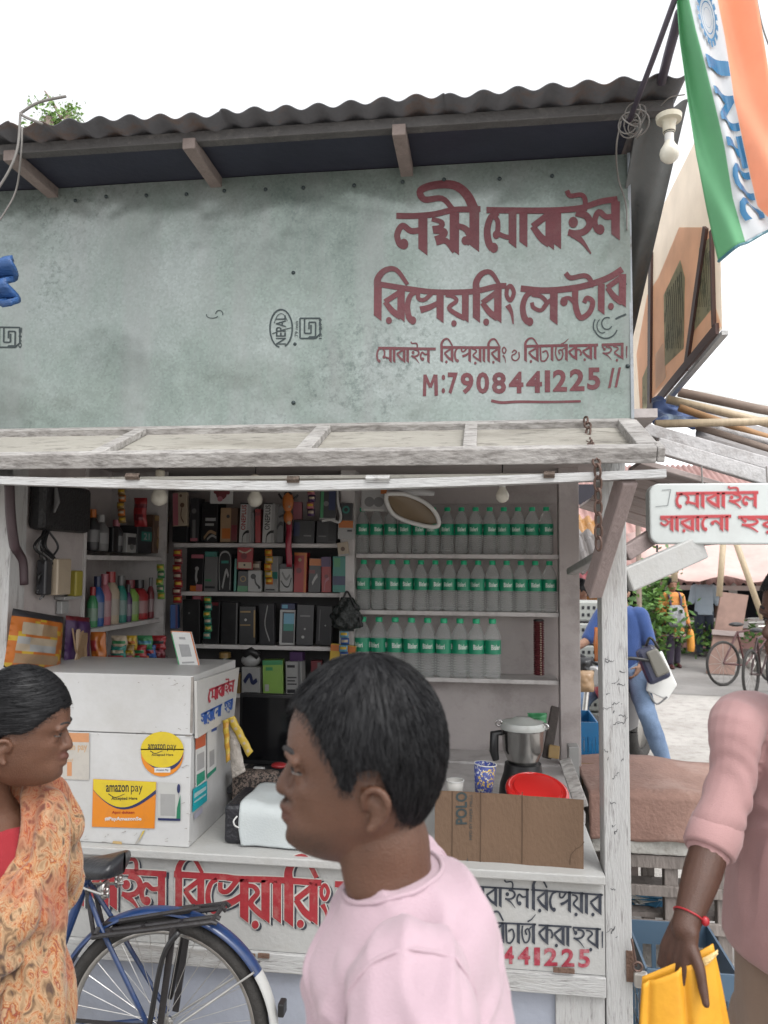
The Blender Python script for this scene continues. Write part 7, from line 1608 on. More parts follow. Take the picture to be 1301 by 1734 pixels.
def tilt_neck(co, n_): return 0
def mfold(co, n_):
    l = (co - ear); a = l.dot(Vector((math.cos(yaw), math.sin(yaw), 0))); z = l.z
    f = math.sin((a * 1.0 + z * .9) * 46 + 2.2 * noise.noise(co * 9)) * math.exp(-((z + .26) / .13) ** 2) * .0085 + .007 * noise.noise(co * 10) + .010 * max(0, .55 - abs(noise.noise(Vector((co.x * 16 + co.z * 9, co.y * 7, co.z * 13))) * 2.6)) + .0045 * math.sin((z - a * .5) * 60 + 3 * noise.noise(co * 6)) * math.exp(-((z + .45) / .1) ** 2)
    return f
shirt = remesh(q, 'tee_shirt', TS, man, .0045, 5, mfold)
for v in shirt.data.vertices:               # the collar dips in front and rises on the nape
    l = v.co - ear; a = l.dot(Vector((math.cos(yaw), math.sin(yaw), 0))); k = max(0, min(1, (l.z + .20) / .085)); v.co.z += (.012 - (a + .025) * .28) * k
shirt.data.update()
def seam_ring(sg):
    pts = []
    for i in range(25):
        t = 2 * math.pi * i / 24; c = Vector((-.040 + .083 * math.cos(t), sg * (.160 + .012 * math.sin(t)), -.195 + .088 * math.sin(t))); pts.append(c)
    return pts
for sg in (-1, 1):
    pts = []
    for c_ in seam_ring(sg):
        ok_, loc, nn_, _ = shirt.closest_point_on_mesh(Tm(*c_)); pts.append(loc + nn_ * .0006)
    MB().tube(pts, .0022, 6).build('seam', TS, man, smooth=True)
pts = []
for i in range(33):
    t = 2 * math.pi * i / 32; a = -.022 + .062 * math.cos(t); ok_, loc, nn_, _ = shirt.closest_point_on_mesh(Tm(a, .072 * math.sin(t), -.102 - (a + .025) * .28)); pts.append(loc + nn_ * .001)
MB().tube(pts, .0032, 8).build('collar', TS, man, smooth=True)
TR = fabric('dark_trousers', (.03, .035, .05))
q = MB(); rings(q, Tm, [(-.02, 0, -.60, .115, .165), (-.02, 0, -.70, .12, .175), (-.03, 0, -.80, .11, .165)])
for sg in (-1, 1):
    st_ = .22 * sg; limb(q, [Tm(-.02, sg * .09, -.72), Tm(-.02 + st_ * .5, sg * .095, -.90), Tm(st_ * .7 - .02, sg * .095, -1.08)], [.10, .085, .072]); limb(q, [Tm(st_ * .7 - .02, sg * .095, -1.08), Tm(st_ * .6 - .06, sg * .095, -1.25), Tm(st_ * .6 - .05, sg * .095, .10 - ez)], [.072, .07, .06])
remesh(q, 'trousers', TR, man, .008, 3, folds(.004))

# ---- woman in red blouse and printed saree, profile to the right
ew = P(17, 1262, 1.50)
yw = math.atan2(r0.y, r0.x)
HWf = frame(ew, yw + R(14)); tl = R(-6)
HW = lambda a, b, z: HWf(a * math.cos(tl) - z * math.sin(tl), b * .93, a * math.sin(tl) + z * math.cos(tl))
yb_ = yw - R(38); Tw = frame(ew - r0 * .05, yb_)
wz = ew.z
wom = thing('person', (ew.x, ew.y, 0), 'woman with black hair in a red blouse and orange cream printed saree, seen in profile', 'person')
SK2 = skin('warm_brown_skin', (.105, .048, .028))
SW = .96
q = MB(); head(q, HW, SW, .9, .95)
rings(q, Tw, [(.0, 0, .0, .042, .045), (-.006, 0, -.06, .050, .050), (-.012, 0, -.10, .050, .054), (-.025, 0, -.135, .062, .085), (-.03, 0, -.165, .078, .13), (-.03, 0, -.26, .098, .145), (-.02, 0, -.42, .092, .135), (-.02, 0, -.58, .11, .155), (-.02, 0, -.66, .09, .13)])
for sg in (-1, 1):
    if sg < 0: j1, j2, j3, j4, j5 = Tw(-.035, -.14, -.165), Tw(-.05, -.19, -.30), Tw(-.05, -.20, -.43), Tw(.03, -.195, -.54), Tw(.11, -.16, -.62)
    else: j1, j2, j3, j4, j5 = Tw(-.035, .12, -.165), Tw(-.03, .13, -.30), Tw(-.02, .12, -.43), Tw(.03, .06, -.50), Tw(.055, .01, -.54)
    limb(q, [j1, j2, j3], [.048, .045, .038]); limb(q, [j3, j4, j5], [.038, .035, .024])
    hand(q, j5, Tw(.7, 0, -.5) - Tw(0, 0, 0), Tw(0, sg, .3) - Tw(0, 0, 0), Tw(0, 0, 1) - Tw(0, 0, 0), .5, .92)
    limb(q, [Tw(-.02, sg * .09, -.62), Tw(.0, sg * .095, -.82), Tw(.0, sg * .095, -1.0)], [.085, .07, .055]); limb(q, [Tw(.0, sg * .095, -1.0), Tw(-.04, sg * .095, -1.15), Tw(-.03, sg * .095, .075 - wz)], [.052, .05, .034]); limb(q, [Tw(-.06, sg * .095, .045 - wz), Tw(.05, sg * .1, .03 - wz), Tw(.12, sg * .105, .022 - wz)], [.034, .03, .02])
tint(remesh(q, 'body', SK2, wom, .0030, 4), ew, yw + R(14), SW, 0.)
eyes(wom, HW, SW)
hair(wom, HW, pw((0, .082), (25, .082), (45, .066), (60, .044), (74, .030), (86, .030), (100, .026), (115, -.01), (150, -.03), (180, -.035)), HAIRM, s=SW, ra=(.106, .104), rz=.113, rb=.088, rough=.0006, strands=7000, slen=.05, lift=.0012, sweep=True)
q = MB().ell(HW(-.115, 0, .010), (.045, .052, .045)); q.build('hair_bun', HAIRM, wom, smooth=True)
BL = fabric('red_blouse_cloth', (.25, .009, .016))
q = MB(); rings(q, Tw, [(-.034, 0, -.165, .075, .115), (-.032, 0, -.185, .092, .150), (-.03, 0, -.26, .110, .158), (-.02, 0, -.42, .10, .145)])
limb(q, [Tw(-.035, -.130, -.175), Tw(-.045, -.170, -.22), Tw(-.05, -.190, -.30), Tw(-.05, -.20, -.39)], [.062, .064, .060, .054])
remesh(q, 'blouse', BL, wom, .0055, 3, folds(.003, 12, 30))
# printed saree
SA_ = bpy.data.materials.new('printed_saree'); SA_.use_nodes = True
n_ = SA_.node_tree.nodes; L_ = SA_.node_tree.links; b = n_['Principled BSDF']; b.inputs['Roughness'].default_value = .8; b.inputs['Sheen Weight'].default_value = .2
tc = n_.new('ShaderNodeTexCoord'); mp = n_.new('ShaderNodeMapping'); mp.inputs['Scale'].default_value = (1, 1, .55); mp.inputs['Rotation'].default_value = (.3, .5, .2); L_.new(tc.outputs['Object'], mp.inputs[0])
nz1 = n_.new('ShaderNodeTexNoise'); nz1.inputs['Scale'].default_value = 30; nz1.inputs['Detail'].default_value = 4; nz1.inputs['Distortion'].default_value = 2.2; L_.new(mp.outputs[0], nz1.inputs['Vector'])
rp_ = n_.new('ShaderNodeValToRGB'); rp_.color_ramp.interpolation = 'EASE'; e = rp_.color_ramp.elements
e[0].position = .30; e[0].color = (.06, .03, .018, 1); e[1].position = .72; e[1].color = (.30, .05, .03, 1)
for p_, c_ in ((.38, (.15, .085, .04, 1)), (.43, (.27, .165, .085, 1)), (.485, (.34, .23, .13, 1)), (.515, (.26, .07, .014, 1)), (.54, (.36, .24, .13, 1)), (.585, (.30, .10, .02, 1)), (.615, (.16, .02, .012, 1)), (.65, (.34, .22, .12, 1))): k = e.new(p_); k.color = c_
L_.new(nz1.outputs[0], rp_.inputs[0])
nz2 = n_.new('ShaderNodeTexNoise'); nz2.inputs['Scale'].default_value = 6; L_.new(tc.outputs['Object'], nz2.inputs['Vector']); mr = n_.new('ShaderNodeMapRange'); mr.inputs[1].default_value = .52; mr.inputs[2].default_value = .60; L_.new(nz2.outputs[0], mr.inputs[0])
mx = n_.new('ShaderNodeMix'); mx.data_type = 'RGBA'; m4 = n_.new('ShaderNodeMath'); m4.operation = 'MULTIPLY'; m4.inputs[1].default_value = .42; L_.new(mr.outputs[0], m4.inputs[0]); L_.new(m4.outputs[0], mx.inputs[0]); L_.new(rp_.outputs[0], mx.inputs[6]); mx.inputs[7].default_value = (.24, .03, .014, 1); L_.new(mx.outputs[2], b.inputs['Base Color'])
def pleat(co, n__):
    l = co - ew; return .007 * math.sin((l.x * 1.2 - l.y * .6 + l.z * .35) * 120 + 6 * noise.noise(co * 6)) + .008 * (.5 - abs(noise.noise(Vector((co.x * 14 + co.z * 6, co.y * 14, co.z * 5))) * 2))
q = MB()
# pallu: from the far shoulder down across the chest, then the skirt folds
sh = Tw(-.02, .105, -.118)
limb(q, [Tw(-.06, .11, -.16), sh, Tw(.045, .105, -.15), Tw(.075, .09, -.24), Tw(.085, .06, -.36), Tw(.09, .05, -.52)], [.040, .042, .044, .050, .065, .10])
limb(q, [Tw(.01, .135, -.135), Tw(.01, .165, -.22), Tw(-.01, .175, -.34)], [.040, .045, .048])
limb(q, [Tw(.085, .06, -.27), Tw(.10, -.02, -.36), Tw(.07, -.11, -.46), Tw(-.02, -.16, -.50)], [.05, .065, .06, .04])
rings(q, Tw, [(.0, .01, -.40, .09, .115), (.0, .01, -.50, .115, .145), (.0, .0, -.62, .135, .165), (.0, 0, -.80, .15, .18), (.01, 0, -1.0, .165, .195), (.02, 0, -1.3, .20, .23), (.02, 0, .04 - wz, .21, .24)])
remesh(q, 'saree', SA_, wom, .0048, 2, pleat)
tag(MB().tube(catmull([Tw(-.10, -.105, -.14), Tw(-.02, -.125, -.108), Tw(.07, -.105, -.19), Tw(.105, -.095, -.30), Tw(.10, -.135, -.42), Tw(.0, -.20, -.52)], 6), .010, 8).build('bag_strap', M('black_strap', (.012, .013, .02), .5), wom, smooth=True))
t = thing('shoulder_bag', Tw(-.05, -.27, -.55), 'dark blue black bag hanging at the elbow of the woman in the saree', 'bag')
q = MB(); rings(q, Tw, [(.0, -.265, -.50, .06, .030), (.02, -.27, -.54, .10, .05), (.02, -.27, -.68, .13, .065), (.02, -.27, -.76, .12, .06), (.02, -.27, -.78, .08, .04)]); q.build('bag_body', M('bag_navy', (.014, .016, .028), .45, .2, 12, .2, 80), t, smooth=True)
MB().tube(catmull([Tw(-.06, -.265, -.54), Tw(-.04, -.25, -.42), Tw(.04, -.25, -.42), Tw(.09, -.265, -.54)], 5), .008, 8).build('handle', BLK, t, smooth=True)

# ---- man at the frame edge in a pink shirt, arm down, holding a yellow envelope
yr = 1.66
rman = thing('person', (P(1372, 1300, 1.72).x, 1.72, 0), 'man in a pink shirt with rolled sleeve and khaki trousers holding a yellow envelope', 'person')
SK3 = skin('dark_brown_skin', (.068, .032, .021))
bc_ = P(1372, 1300, 1.72); face_yaw = R(180 + 28); Tr = frame((bc_.x, bc_.y, 0), face_yaw)
earr = P(1390, 1078, 1.70); HR_ = frame(earr, R(180 + 14)); zs = P(1230, 1185, yr).z
sh_, el_, wr_ = P(1252, 1222, yr + .08), P(1206, 1425, yr), P(1160, 1572, yr - .09)
q = MB(); head(q, HR_, 1.0)
ze = earr.z
nk = earr - Vector((bc_.x, bc_.y, 0))
limb(q, [earr, Vector((earr.x + .01, earr.y, ze - .10)), Tr(-.03, 0, ze - .17)], [.05, .056, .06])
rings(q, Tr, [(-.03, 0, ze - .16, .07, .10), (-.03, 0, ze - .22, .09, .155), (-.02, 0, ze - .36, .11, .16), (-.01, 0, ze - .55, .11, .15), (-.01, 0, ze - .72, .11, .155), (-.01, 0, ze - .80, .09, .13)])
limb(q, [Tr(-.02, -.11, ze - .235), sh_ + Vector((.01, 0, -.03)), lerp(sh_, el_, .5) + Vector((.012, .008, 0)), el_], [.04, .036, .030, .034])
limb(q, [el_, lerp(el_, wr_, .35), wr_], [.037, .0365, .0255])
fwd = (wr_ - el_).normalized()
hd_ = Vector((-.30, .0, -1)).normalized()
hand(q, wr_, hd_, Vector((-.88, -.48, .2)), Vector((.45, -.85, -.1)), (1.35, 1.38, 1.4, 1.45), .96, thumb_dir=Vector((.10, -.42, -1)), thumb_bend=.0)
for sg in (1,):
    limb(q, [Tr(-.02, .12, ze - .235), Tr(-.03, .205, ze - .36), Tr(-.02, .235, ze - .5)], [.042, .040, .036]); limb(q, [Tr(-.02, .235, ze - .5), Tr(.06, .22, ze - .62), Tr(.12, .2, ze - .74)], [.04, .036, .025]); hand(q, Tr(.12, .2, ze - .74), Tr(.4, 0, -1) - Tr(0, 0, 0), Tr(0, 1, 0) - Tr(0, 0, 0), Tr(1, 0, 0) - Tr(0, 0, 0), .4)
for sg in (-1, 1):
    limb(q, [Tr(-.01, sg * .09, ze - .78), Tr(.0, sg * .10, ze - 1.0), Tr(.02, sg * .10, .50)], [.09, .075, .058]); limb(q, [Tr(.02, sg * .10, .50), Tr(-.03, sg * .10, .32), Tr(-.03, sg * .10, .08)], [.058, .058, .038]); limb(q, [Tr(-.06, sg * .10, .045), Tr(.05, sg * .11, .035), Tr(.15, sg * .12, .024)], [.038, .034, .022])
remesh(q, 'body', SK3, rman, .0033, 4)
eyes(rman, HR_)
hair(rman, HR_, pw((0, .09), (42, .080), (62, .035), (72, .004), (86, .03), (112, .0), (180, -.045)), HAIRM, ra=(.1075, .1015), rz=.113, rb=.0885)
PS = fabric('pink_shirt_cloth', (.33, .19, .185), stain=(.28, .15, .145), sfac=.5, sscale=4)
q = MB()
rings(q, Tr, [(-.03, 0, ze - .155, .075, .085), (-.03, 0, ze - .175, .09, .13), (-.03, 0, ze - .215, .105, .168), (-.025, 0, ze - .30, .122, .178), (-.01, 0, ze - .44, .135, .178), (-.005, 0, ze - .56, .142, .184), (-.005, 0, ze - .635, .146, .188), (-.005, 0, ze - .65, .140, .182)])
cuff = lerp(el_, wr_, .04)
limb(q, [Tr(-.03, -.13, ze - .215), sh_ + Vector((0, 0, -.005)), lerp(sh_, el_, .5) + Vector((.012, .005, 0)), cuff], [.064, .058, .046, .043])
limb(q, [Tr(-.03, .12, ze - .225), Tr(-.03, .175, ze - .26), Tr(-.03, .210, ze - .36), Tr(-.02, .237, ze - .48)], [.066, .066, .062, .056])
def rfold(co, n__):
    l = co - sh_; on = math.exp(-((co.z - el_.z - .07) / .10) ** 2); return .0026 * math.sin((l.z * 1.0 + l.x * .9 + l.y) * 95 + 7 * noise.noise(co * 9)) * on + .003 * noise.noise(co * 9) + .006 * (1 - 2.4 * abs(noise.noise(Vector((co.x * 9, co.y * 9, co.z * 3.4))))) 
sh_o = remesh(q, 'shirt', PS, rman, .0045, 3, rfold)
ax_ = (wr_ - el_).normalized()
cf_ = MB().lathe([(.040, -.048), (.0475, -.044), (.0495, -.02), (.0485, .008), (.045, .014), (.040, .010)], cuff + Vector((0, 0, .0)), 28, tuple(ax_), caps=False)
o_ = cf_.build('rolled_cuff', PS, rman, smooth=True, solid=.006)
for v in o_.data.vertices: v.co += (v.co - cuff).normalized() * .003 * noise.noise(v.co * 30)
q = MB().tube(catmull([Tr(.142, .05 + .0, ze - .30), Tr(.135, .05, ze - .42), Tr(.142, .05, ze - .54), Tr(.148, .05, ze - .64)], 5), .003, 6); q.build('placket', PS, rman, smooth=True)
for k in range(4): MB().lathe([(.0055, 0), (.0055, .002)], Tr(.132 + .005 * k, .03, ze - .34 - .09 * k), 10, tuple(Tr(1, 0, 0) - Tr(0, 0, 0))).build('button', pm(C['cream']), rman)
KH = fabric('khaki_cloth', (.20, .135, .095))
q = MB(); rings(q, Tr, [(-.01, 0, ze - .58, .115, .155), (-.01, 0, ze - .66, .130, .172), (-.01, 0, ze - .78, .135, .178), (-.01, 0, ze - .88, .125, .172)])
for sg in (-1, 1): limb(q, [Tr(-.01, sg * .09, ze - .84), Tr(.0, sg * .10, ze - 1.02), Tr(.02, sg * .10, .50)], [.11, .10, .085]); limb(q, [Tr(.02, sg * .10, .50), Tr(-.02, sg * .10, .32), Tr(-.03, sg * .10, .09)], [.085, .08, .07])
remesh(q, 'trousers', KH, rman, .008, 3, folds(.005, 7, 16))
q = MB(); q.torus(lerp(el_, wr_, .86), ax_, .0285, .0018, 24, 6); q.ell(lerp(el_, wr_, .87) + Vector((.026, -.016, 0)), (.008, .007, .009)); q.build('wrist_thread', pm((.50, .02, .03)), rman, smooth=True)
# envelope
env = thing('envelope', P(1160, 1650, yr - .1), 'folded bright yellow envelope held in the fist of the man in the pink shirt', 'envelope')
EV = M('yellow_paper', (.62, .30, .018), .6, .05, 5, .1, 40, stain=(.50, .20, .012), sfac=.5, sscale=5)
hc = wr_ + hd_ * .085
def leaf(cn, y, dy, bend=.0):
    return lambda u, v: P(lerp(lerp(cn[0][0], cn[1][0], u), lerp(cn[3][0], cn[2][0], u), v), lerp(lerp(cn[0][1], cn[1][1], u), lerp(cn[3][1], cn[2][1], u), v), y) + Vector((0, dy - .010 * math.sin(u * math.pi) + bend * (u - .5) ** 2 + .004 * math.sin(v * 5 + u * 4), 0))
ye = wr_.y - .022
MB().grid(leaf([(1090, 1660), (1210, 1602), (1258, 1830), (1080, 1840)], ye, .012), 16, 20).build('back_leaf', EV, env, smooth=True, solid=.003)
fl_ = leaf([(1088, 1664), (1206, 1607), (1240, 1836), (1078, 1840)], ye, -.010, .02)
MB().grid(lambda u, v: fl_(u, v) + Vector((0, .010 * math.exp(-((u - .56) / .05) ** 2) + .006 * math.exp(-((u - .10) / .04) ** 2), 0)), 40, 20).build('front_leaf', EV, env, smooth=True, solid=.003)
MB().grid(leaf([(1176, 1622), (1212, 1602), (1214, 1612), (1178, 1634)], ye, -.009), 8, 4).build('edge_highlight', pm((.95, .68, .30)), env, solid=.0015)  # pale strip paints the highlight along the envelope's top edge

# ---- people further off: one builder, posed by joints
def figure(T, H, s, sk, label, top, low, arms, legs, sleeve=.45, hairline=None, hairmat=HAIRM, vox=.011, skirt=None, shoes=(.05, .05, .05), legcol=True, lean=0., group=None):
    """T local frame on the ground; s = stature / 1.7; arms, legs: three joints each in local metres"""
    t = thing('person', T(0, 0, 0), label, 'person', group); z = lambda k: k * s; hx = lean
    q = MB(); Hh = H; head(q, Hh, s)
    e0 = Hh(0, 0, 0); nb_ = T(hx - .01, 0, z(1.43))
    limb(q, [e0, lerp(e0, nb_, .55), nb_], [.05 * s, .053 * s, .06 * s])
    W = lambda k: hx * max(0, (k - .95) / .48)
    rings(q, T, [(W(1.43), 0, z(1.43), .07 * s, .11 * s), (W(1.37), 0, z(1.37), .095 * s, .165 * s), (W(1.22), 0, z(1.22), .108 * s, .155 * s), (W(1.05), 0, z(1.05), .10 * s, .14 * s), (W(.93), 0, z(.93), .11 * s, .16 * s), (W(.86), 0, z(.86), .09 * s, .13 * s)])
    for (a, b, c) in arms:
        A_, B_, C__ = T(*a), T(*b), T(*c); limb(q, [T(a[0], a[1] * .85, a[2] - .02), lerp(A_, B_, .5), B_], [.046 * s, .043 * s, .038 * s]); limb(q, [B_, lerp(B_, C__, .4), C__], [.038 * s, .036 * s, .025 * s]); d = (C__ - B_).normalized(); hand(q, C__, d, T(0, 1 if a[1] > 0 else -1, .2) - T(0, 0, 0), T(1, 0, .4) - T(0, 0, 0), .5, s)
    for (a, b, c) in legs:
        A_, B_, C__ = T(*a), T(*b), T(*c); limb(q, [A_, lerp(A_, B_, .5), B_], [.085 * s, .072 * s, .054 * s]); limb(q, [B_, lerp(B_, C__, .35), C__], [.054 * s, .054 * s, .036 * s])
    remesh(q, 'body', sk, t, vox, 2)
    q = MB(); rings(q, T, [(W(1.44), 0, z(1.44), .07 * s, .08 * s), (W(1.41), 0, z(1.41), .092 * s, .135 * s), (W(1.37), 0, z(1.37), .108 * s, .180 * s), (W(1.22), 0, z(1.22), .124 * s, .178 * s), (W(1.0), 0, z(1.0), .13 * s, .172 * s), (W(.86), 0, z(skirt or .84), (.13 if not skirt else .17) * s, (.18 if not skirt else .23) * s)])
    for (a, b, c) in arms:
        A_, B_, C__ = T(*a), T(*b), T(*c); A2 = T(a[0], a[1] * .75, a[2] - .01); limb(q, [A2, A_, lerp(A_, B_, .55), lerp(A_, B_, min(1, sleeve * 2))], [.070 * s, .070 * s, .064 * s, .060 * s])
        if sleeve > .6: limb(q, [B_, lerp(B_, C__, .8)], [.05 * s, .042 * s])
    remesh(q, 'shirt', top, t, vox, 2, folds(.006, 7, 15, seed=s * 40))
    q = MB(); 
    if not skirt: rings(q, T, [(0, 0, z(.97), .112 * s, .162 * s), (0, 0, z(.90), .125 * s, .175 * s), (0, 0, z(.82), .11 * s, .16 * s)])
    for (a, b, c) in legs: A_, B_, C__ = T(*a), T(*b), T(*c); limb(q, [A_, lerp(A_, B_, .5), B_], [.10 * s, .09 * s, .075 * s]); limb(q, [B_, lerp(B_, C__, .4), lerp(B_, C__, .93)], [.075 * s, .072 * s, .06 * s])
    remesh(q, 'trousers', low, t, vox, 2, folds(.006, 7, 15))
    for (a, b, c) in legs:
        x, y, zz = c; MB_ = MB(); limb(MB_, [T(x - .05, y, zz - .03), T(x + .06, y * 1.03, zz - .045), T(x + .15, y * 1.06, zz - .052)], [.045 * s, .042 * s, .030 * s]); remesh(MB_, 'shoe', pm(shoes), t, .008, 2)
    eyes(t, Hh, s, False)
    if hairline: hair(t, Hh, hairline, hairmat, s=s, strands=0, ra=(.1075, .1015), rz=.113, rb=.0885)
    return t
HL = pw((0, .09), (42, .080), (62, .035), (72, .004), (86, .03), (112, .0), (180, -.045))
stand = lambda s, st=.06: [((0, -.09 * s, .88 * s), (.03 + st, -.1 * s, .48 * s), (st, -.1 * s, .085)), ((0, .09 * s, .88 * s), (.03 - st, .1 * s, .48 * s), (-st, .1 * s, .085))]
# rider: seated astride, facing the camera's side
sr = 1.0
pr = P(1108, 1250, 6.9); rx, ry = P(1060, 1200, 7.0).x, 7.15
Trd = frame((rx, ry, 0), R(180 + 62))
seat_z = .80
dz = seat_z - .86 * 1.0 + .06
Zr = lambda z: z + dz
Th = lambda a, b, z: Trd(a, b, Zr(z) if z > .6 else z)
Hr = lambda a, b, z: Trd(a + .03, b, z + Zr(1.545))
rider = figure(Th, Hr, 1.0, skin('tan_skin', (.26, .15, .10)), 'man in a blue T-shirt and jeans sitting astride a motorbike behind the white post', fabric('blue_cotton', (.025, .06, .19)), M('blue_denim', (.12, .175, .27), .85, .2, 8, .3, 120, stain=(.07, .11, .19), sfac=.6, sscale=5),
   [((.0, -.17, 1.37), (.13, -.27, 1.13), (.40, -.32, 1.05)), ((.0, .165, 1.37), (-.03, .235, 1.12), (.10, .19, .93))],
   [((0, -.10, .90), (.38, -.24, .62 - .0), (.30, -.30, .10)), ((0, .10, .90), (.30, .30, .58), (.16, .42, .095))], .45, HL, shoes=(.05, .09, .16), vox=.010)
mb_ = thing('motorbike', Trd(.1, 0, 0), 'red and grey motorbike mostly hidden behind the white post', 'motorbike')
for a in (.78, -.48):
    axv = Trd(0, 1, 0) - Trd(0, 0, 0); w = MB().torus(Trd(a, 0, .30), axv, .25, .055, 32, 10).build('tyre', TYR, mb_, smooth=True); MB().lathe([(.19, -.02), (.2, 0), (.19, .02)], Trd(a, 0, .30), 24, tuple(axv)).build('rim', CHR, w, smooth=True)
q = MB(); rings(q, Trd, [(.05, 0, .38, .30, .11), (.05, 0, .52, .34, .13), (.0, 0, .66, .40, .12), (-.05, 0, .70, .38, .10)]); q.build('engine_body', pm((.10, .10, .11)), mb_, smooth=50)
q = MB(); rings(q, Trd, [(.30, 0, .66, .16, .08), (.32, 0, .76, .20, .12), (.30, 0, .86, .17, .10), (.28, 0, .89, .08, .05)]); q.build('fuel_tank', pm((.42, .02, .03)), mb_, smooth=True)
q = MB(); rings(q, Trd, [(-.22, 0, .70, .36, .11), (-.22, 0, .75, .38, .13), (-.22, 0, .79, .36, .11)]); q.build('seat', BLK, mb_, smooth=50)
q = MB()
for s_ in (-.09, .09): q.tube([Trd(.78, s_, .30), Trd(.58, s_, .92)], .022, 8)
q.build('fork', CHR, mb_); MB().tube(catmull([Trd(.42, -.36, 1.03), Trd(.50, -.2, 1.04), Trd(.56, 0, .98), Trd(.50, .2, 1.04), Trd(.42, .36, 1.03)], 5), .014, 8).build('handlebar', BLK, mb_, smooth=True)
MB().lathe([(.02, -.06), (.075, -.03), (.085, .03), (.07, .045)], Trd(.68, 0, .90), 18, tuple(Trd(1, 0, 0) - Trd(0, 0, 0))).build('headlight', pm((.5, .5, .5)), mb_, smooth=40)
MB().box(-.02, .02, -.1, .1, 0, .1).build('number_plate', pm((.6, .6, .58)), mb_).matrix_world = Matrix.Translation(Trd(.80, 0, .62)) @ Matrix.Rotation(R(242), 4, 'Z')
q = MB().tube([Trd(-.1, -.14, .34), Trd(-.7, -.16, .40)], [.03, .045], 10); q.build('exhaust', CHR, mb_, smooth=40)
# his bags
bgp = P(1122, 1146, 6.75)
t = thing('white_carton_bag', bgp, 'large white flat bag hanging tilted beside the rider in jeans', 'bag')
cn = [(1094, 1170), (1130, 1186), (1147, 1160), (1122, 1104), (1108, 1112)]; yq = 6.78
f_ = [P(x, y, yq) for x, y in cn]; k_ = [p + Vector((.02, .12, .0)) for p in f_]; q = MB(); q.poly(f_); q.poly(k_[::-1])
for i in range(5): j = (i + 1) % 5; q.poly([f_[j], f_[i], k_[i], k_[j]])
q.build('bag_body', M('white_woven_plastic', (.60, .60, .58), .5, .06, 8), t, bevel=.01, weld=True); MB().tube(catmull([P(1098, 1172, yq - .02), P(1112, 1192, yq - .03), P(1130, 1180, yq - .02)], 5), .008, 6).build('strap', pm(C['grey']), t)
t = thing('backpack', P(1105, 1130, 6.7), 'small grey and navy backpack hung at the hip of the rider', 'bag')
q = MB(); c = P(1104, 1124, 6.68); rot_ = Matrix.Rotation(R(-25), 3, 'Y')
def rbox(c_, hx_, hy_, hz_): return MB().hexa([c_ + rot_ @ Vector((x * hx_ * (1 if z < 0 else .8), y * hy_ * (1 if z < 0 else .7), z * hz_)) for z in (-1, 1) for x, y in ((-1, -1), (1, -1), (1, 1), (-1, 1))])
rbox(c, .10, .07, .15).build('pack_body', pm((.035, .04, .085)), t, bevel=.035); rbox(c + Vector((.03, -.065, .02)), .06, .022, .11).build('pocket', pm((.22, .21, .18)), t, bevel=.015); MB().tube(catmull([c + Vector((-.05, -.03, .15)), c + Vector((-.02, -.06, .22)), c + Vector((.05, -.04, .13))], 4), .012, 6).build('strap', BLK, t, smooth=True)
# woman in orange with a grey backpack worn in front
pwm = PZ(1141, 1131, 0); sw = .93
Tb = frame((pwm.x, pwm.y, 0), R(-90 + 8)); Hb = lambda a, b, z: Tb(a, b, z + 1.545 * sw)
wo_ = figure(Tb, Hb, sw, skin('bg_brown_skin', (.22, .11, .07)), 'woman in an orange tunic and dark leggings wearing a grey backpack in front', fabric('orange_cotton', (.50, .20, .05)), fabric('dark_leggings', (.035, .025, .045)),
   [((.0, -.16 * sw, 1.36 * sw), (-.02, -.235, 1.08 * sw), (.17, -.03, 1.05 * sw)), ((.0, .16 * sw, 1.36 * sw), (-.03, .23, 1.05 * sw), (.05, .27, .82 * sw))], stand(sw, .09), .75, pw((0, .085), (45, .07), (70, .02), (90, .03), (120, -.03), (180, -.05)), skirt=.58, shoes=(.12, .03, .03), vox=.012)
q = MB()
for k, c_ in enumerate(((.03, .02, .06), (.60, .45, .40), (.10, .02, .05))): q2 = MB().lathe([(.0, 0), (.001, 0)], (0, 0, 0), 3)
b_ = MB(); 
def band(z0_, z1_, col):
    q = MB(); rings(q, Tb, [(.0, 0, z0_ * sw, .182 * sw, .242 * sw), (.0, 0, z1_ * sw, .178 * sw, .238 * sw)], 28, 1); q.build('hem_band', pm(col), wo_, smooth=50)
band(.585, .605, (.04, .02, .08)); band(.625, .645, (.6, .5, .5)); band(.66, .685, (.10, .02, .08))
t = thing('backpack', Tb(.17, 0, 1.0), 'grey patterned backpack worn on the front of the woman in orange', 'bag')
q = MB(); rings(q, Tb, [(.16, 0, .78 * sw, .04, .10), (.19, 0, .82 * sw, .075, .145), (.19, 0, .98 * sw, .08, .15), (.17, 0, 1.16 * sw, .055, .12), (.15, 0, 1.20 * sw, .03, .09)]); q.build('pack_body', M('grey_pattern', (.20, .20, .21), .8, .2, 12, stain=(.36, .36, .38), sfac=.8, sscale=22), t, smooth=50)
q = MB()
for s_ in (-1, 1): q.tube(catmull([Tb(.15, s_ * .09, 1.18 * sw), Tb(.13, s_ * .10, 1.34 * sw), Tb(.02, s_ * .10, 1.43 * sw)], 4), .022, 8)
q.build('strap', pm((.07, .04, .09)), t, smooth=True)
t = thing('shopping_bag', Tb(.07, .27, .5), 'long yellow orange shopping bag hanging from the hand of the woman in orange', 'bag')
q = MB(); rings(q, Tb, [(.06, .285, .70, .03, .02), (.06, .29, .62, .07, .05), (.06, .29, .40, .09, .06), (.06, .29, .30, .07, .05)]); q.build('bag_body', M('orange_bag', (.68, .30, .05), .5, .1, 8), t, smooth=True); MB().tube([Tb(.06, .28, .70), Tb(.06, .275, .76)], .012, 6).build('handle', pm((.68, .30, .05)), t)
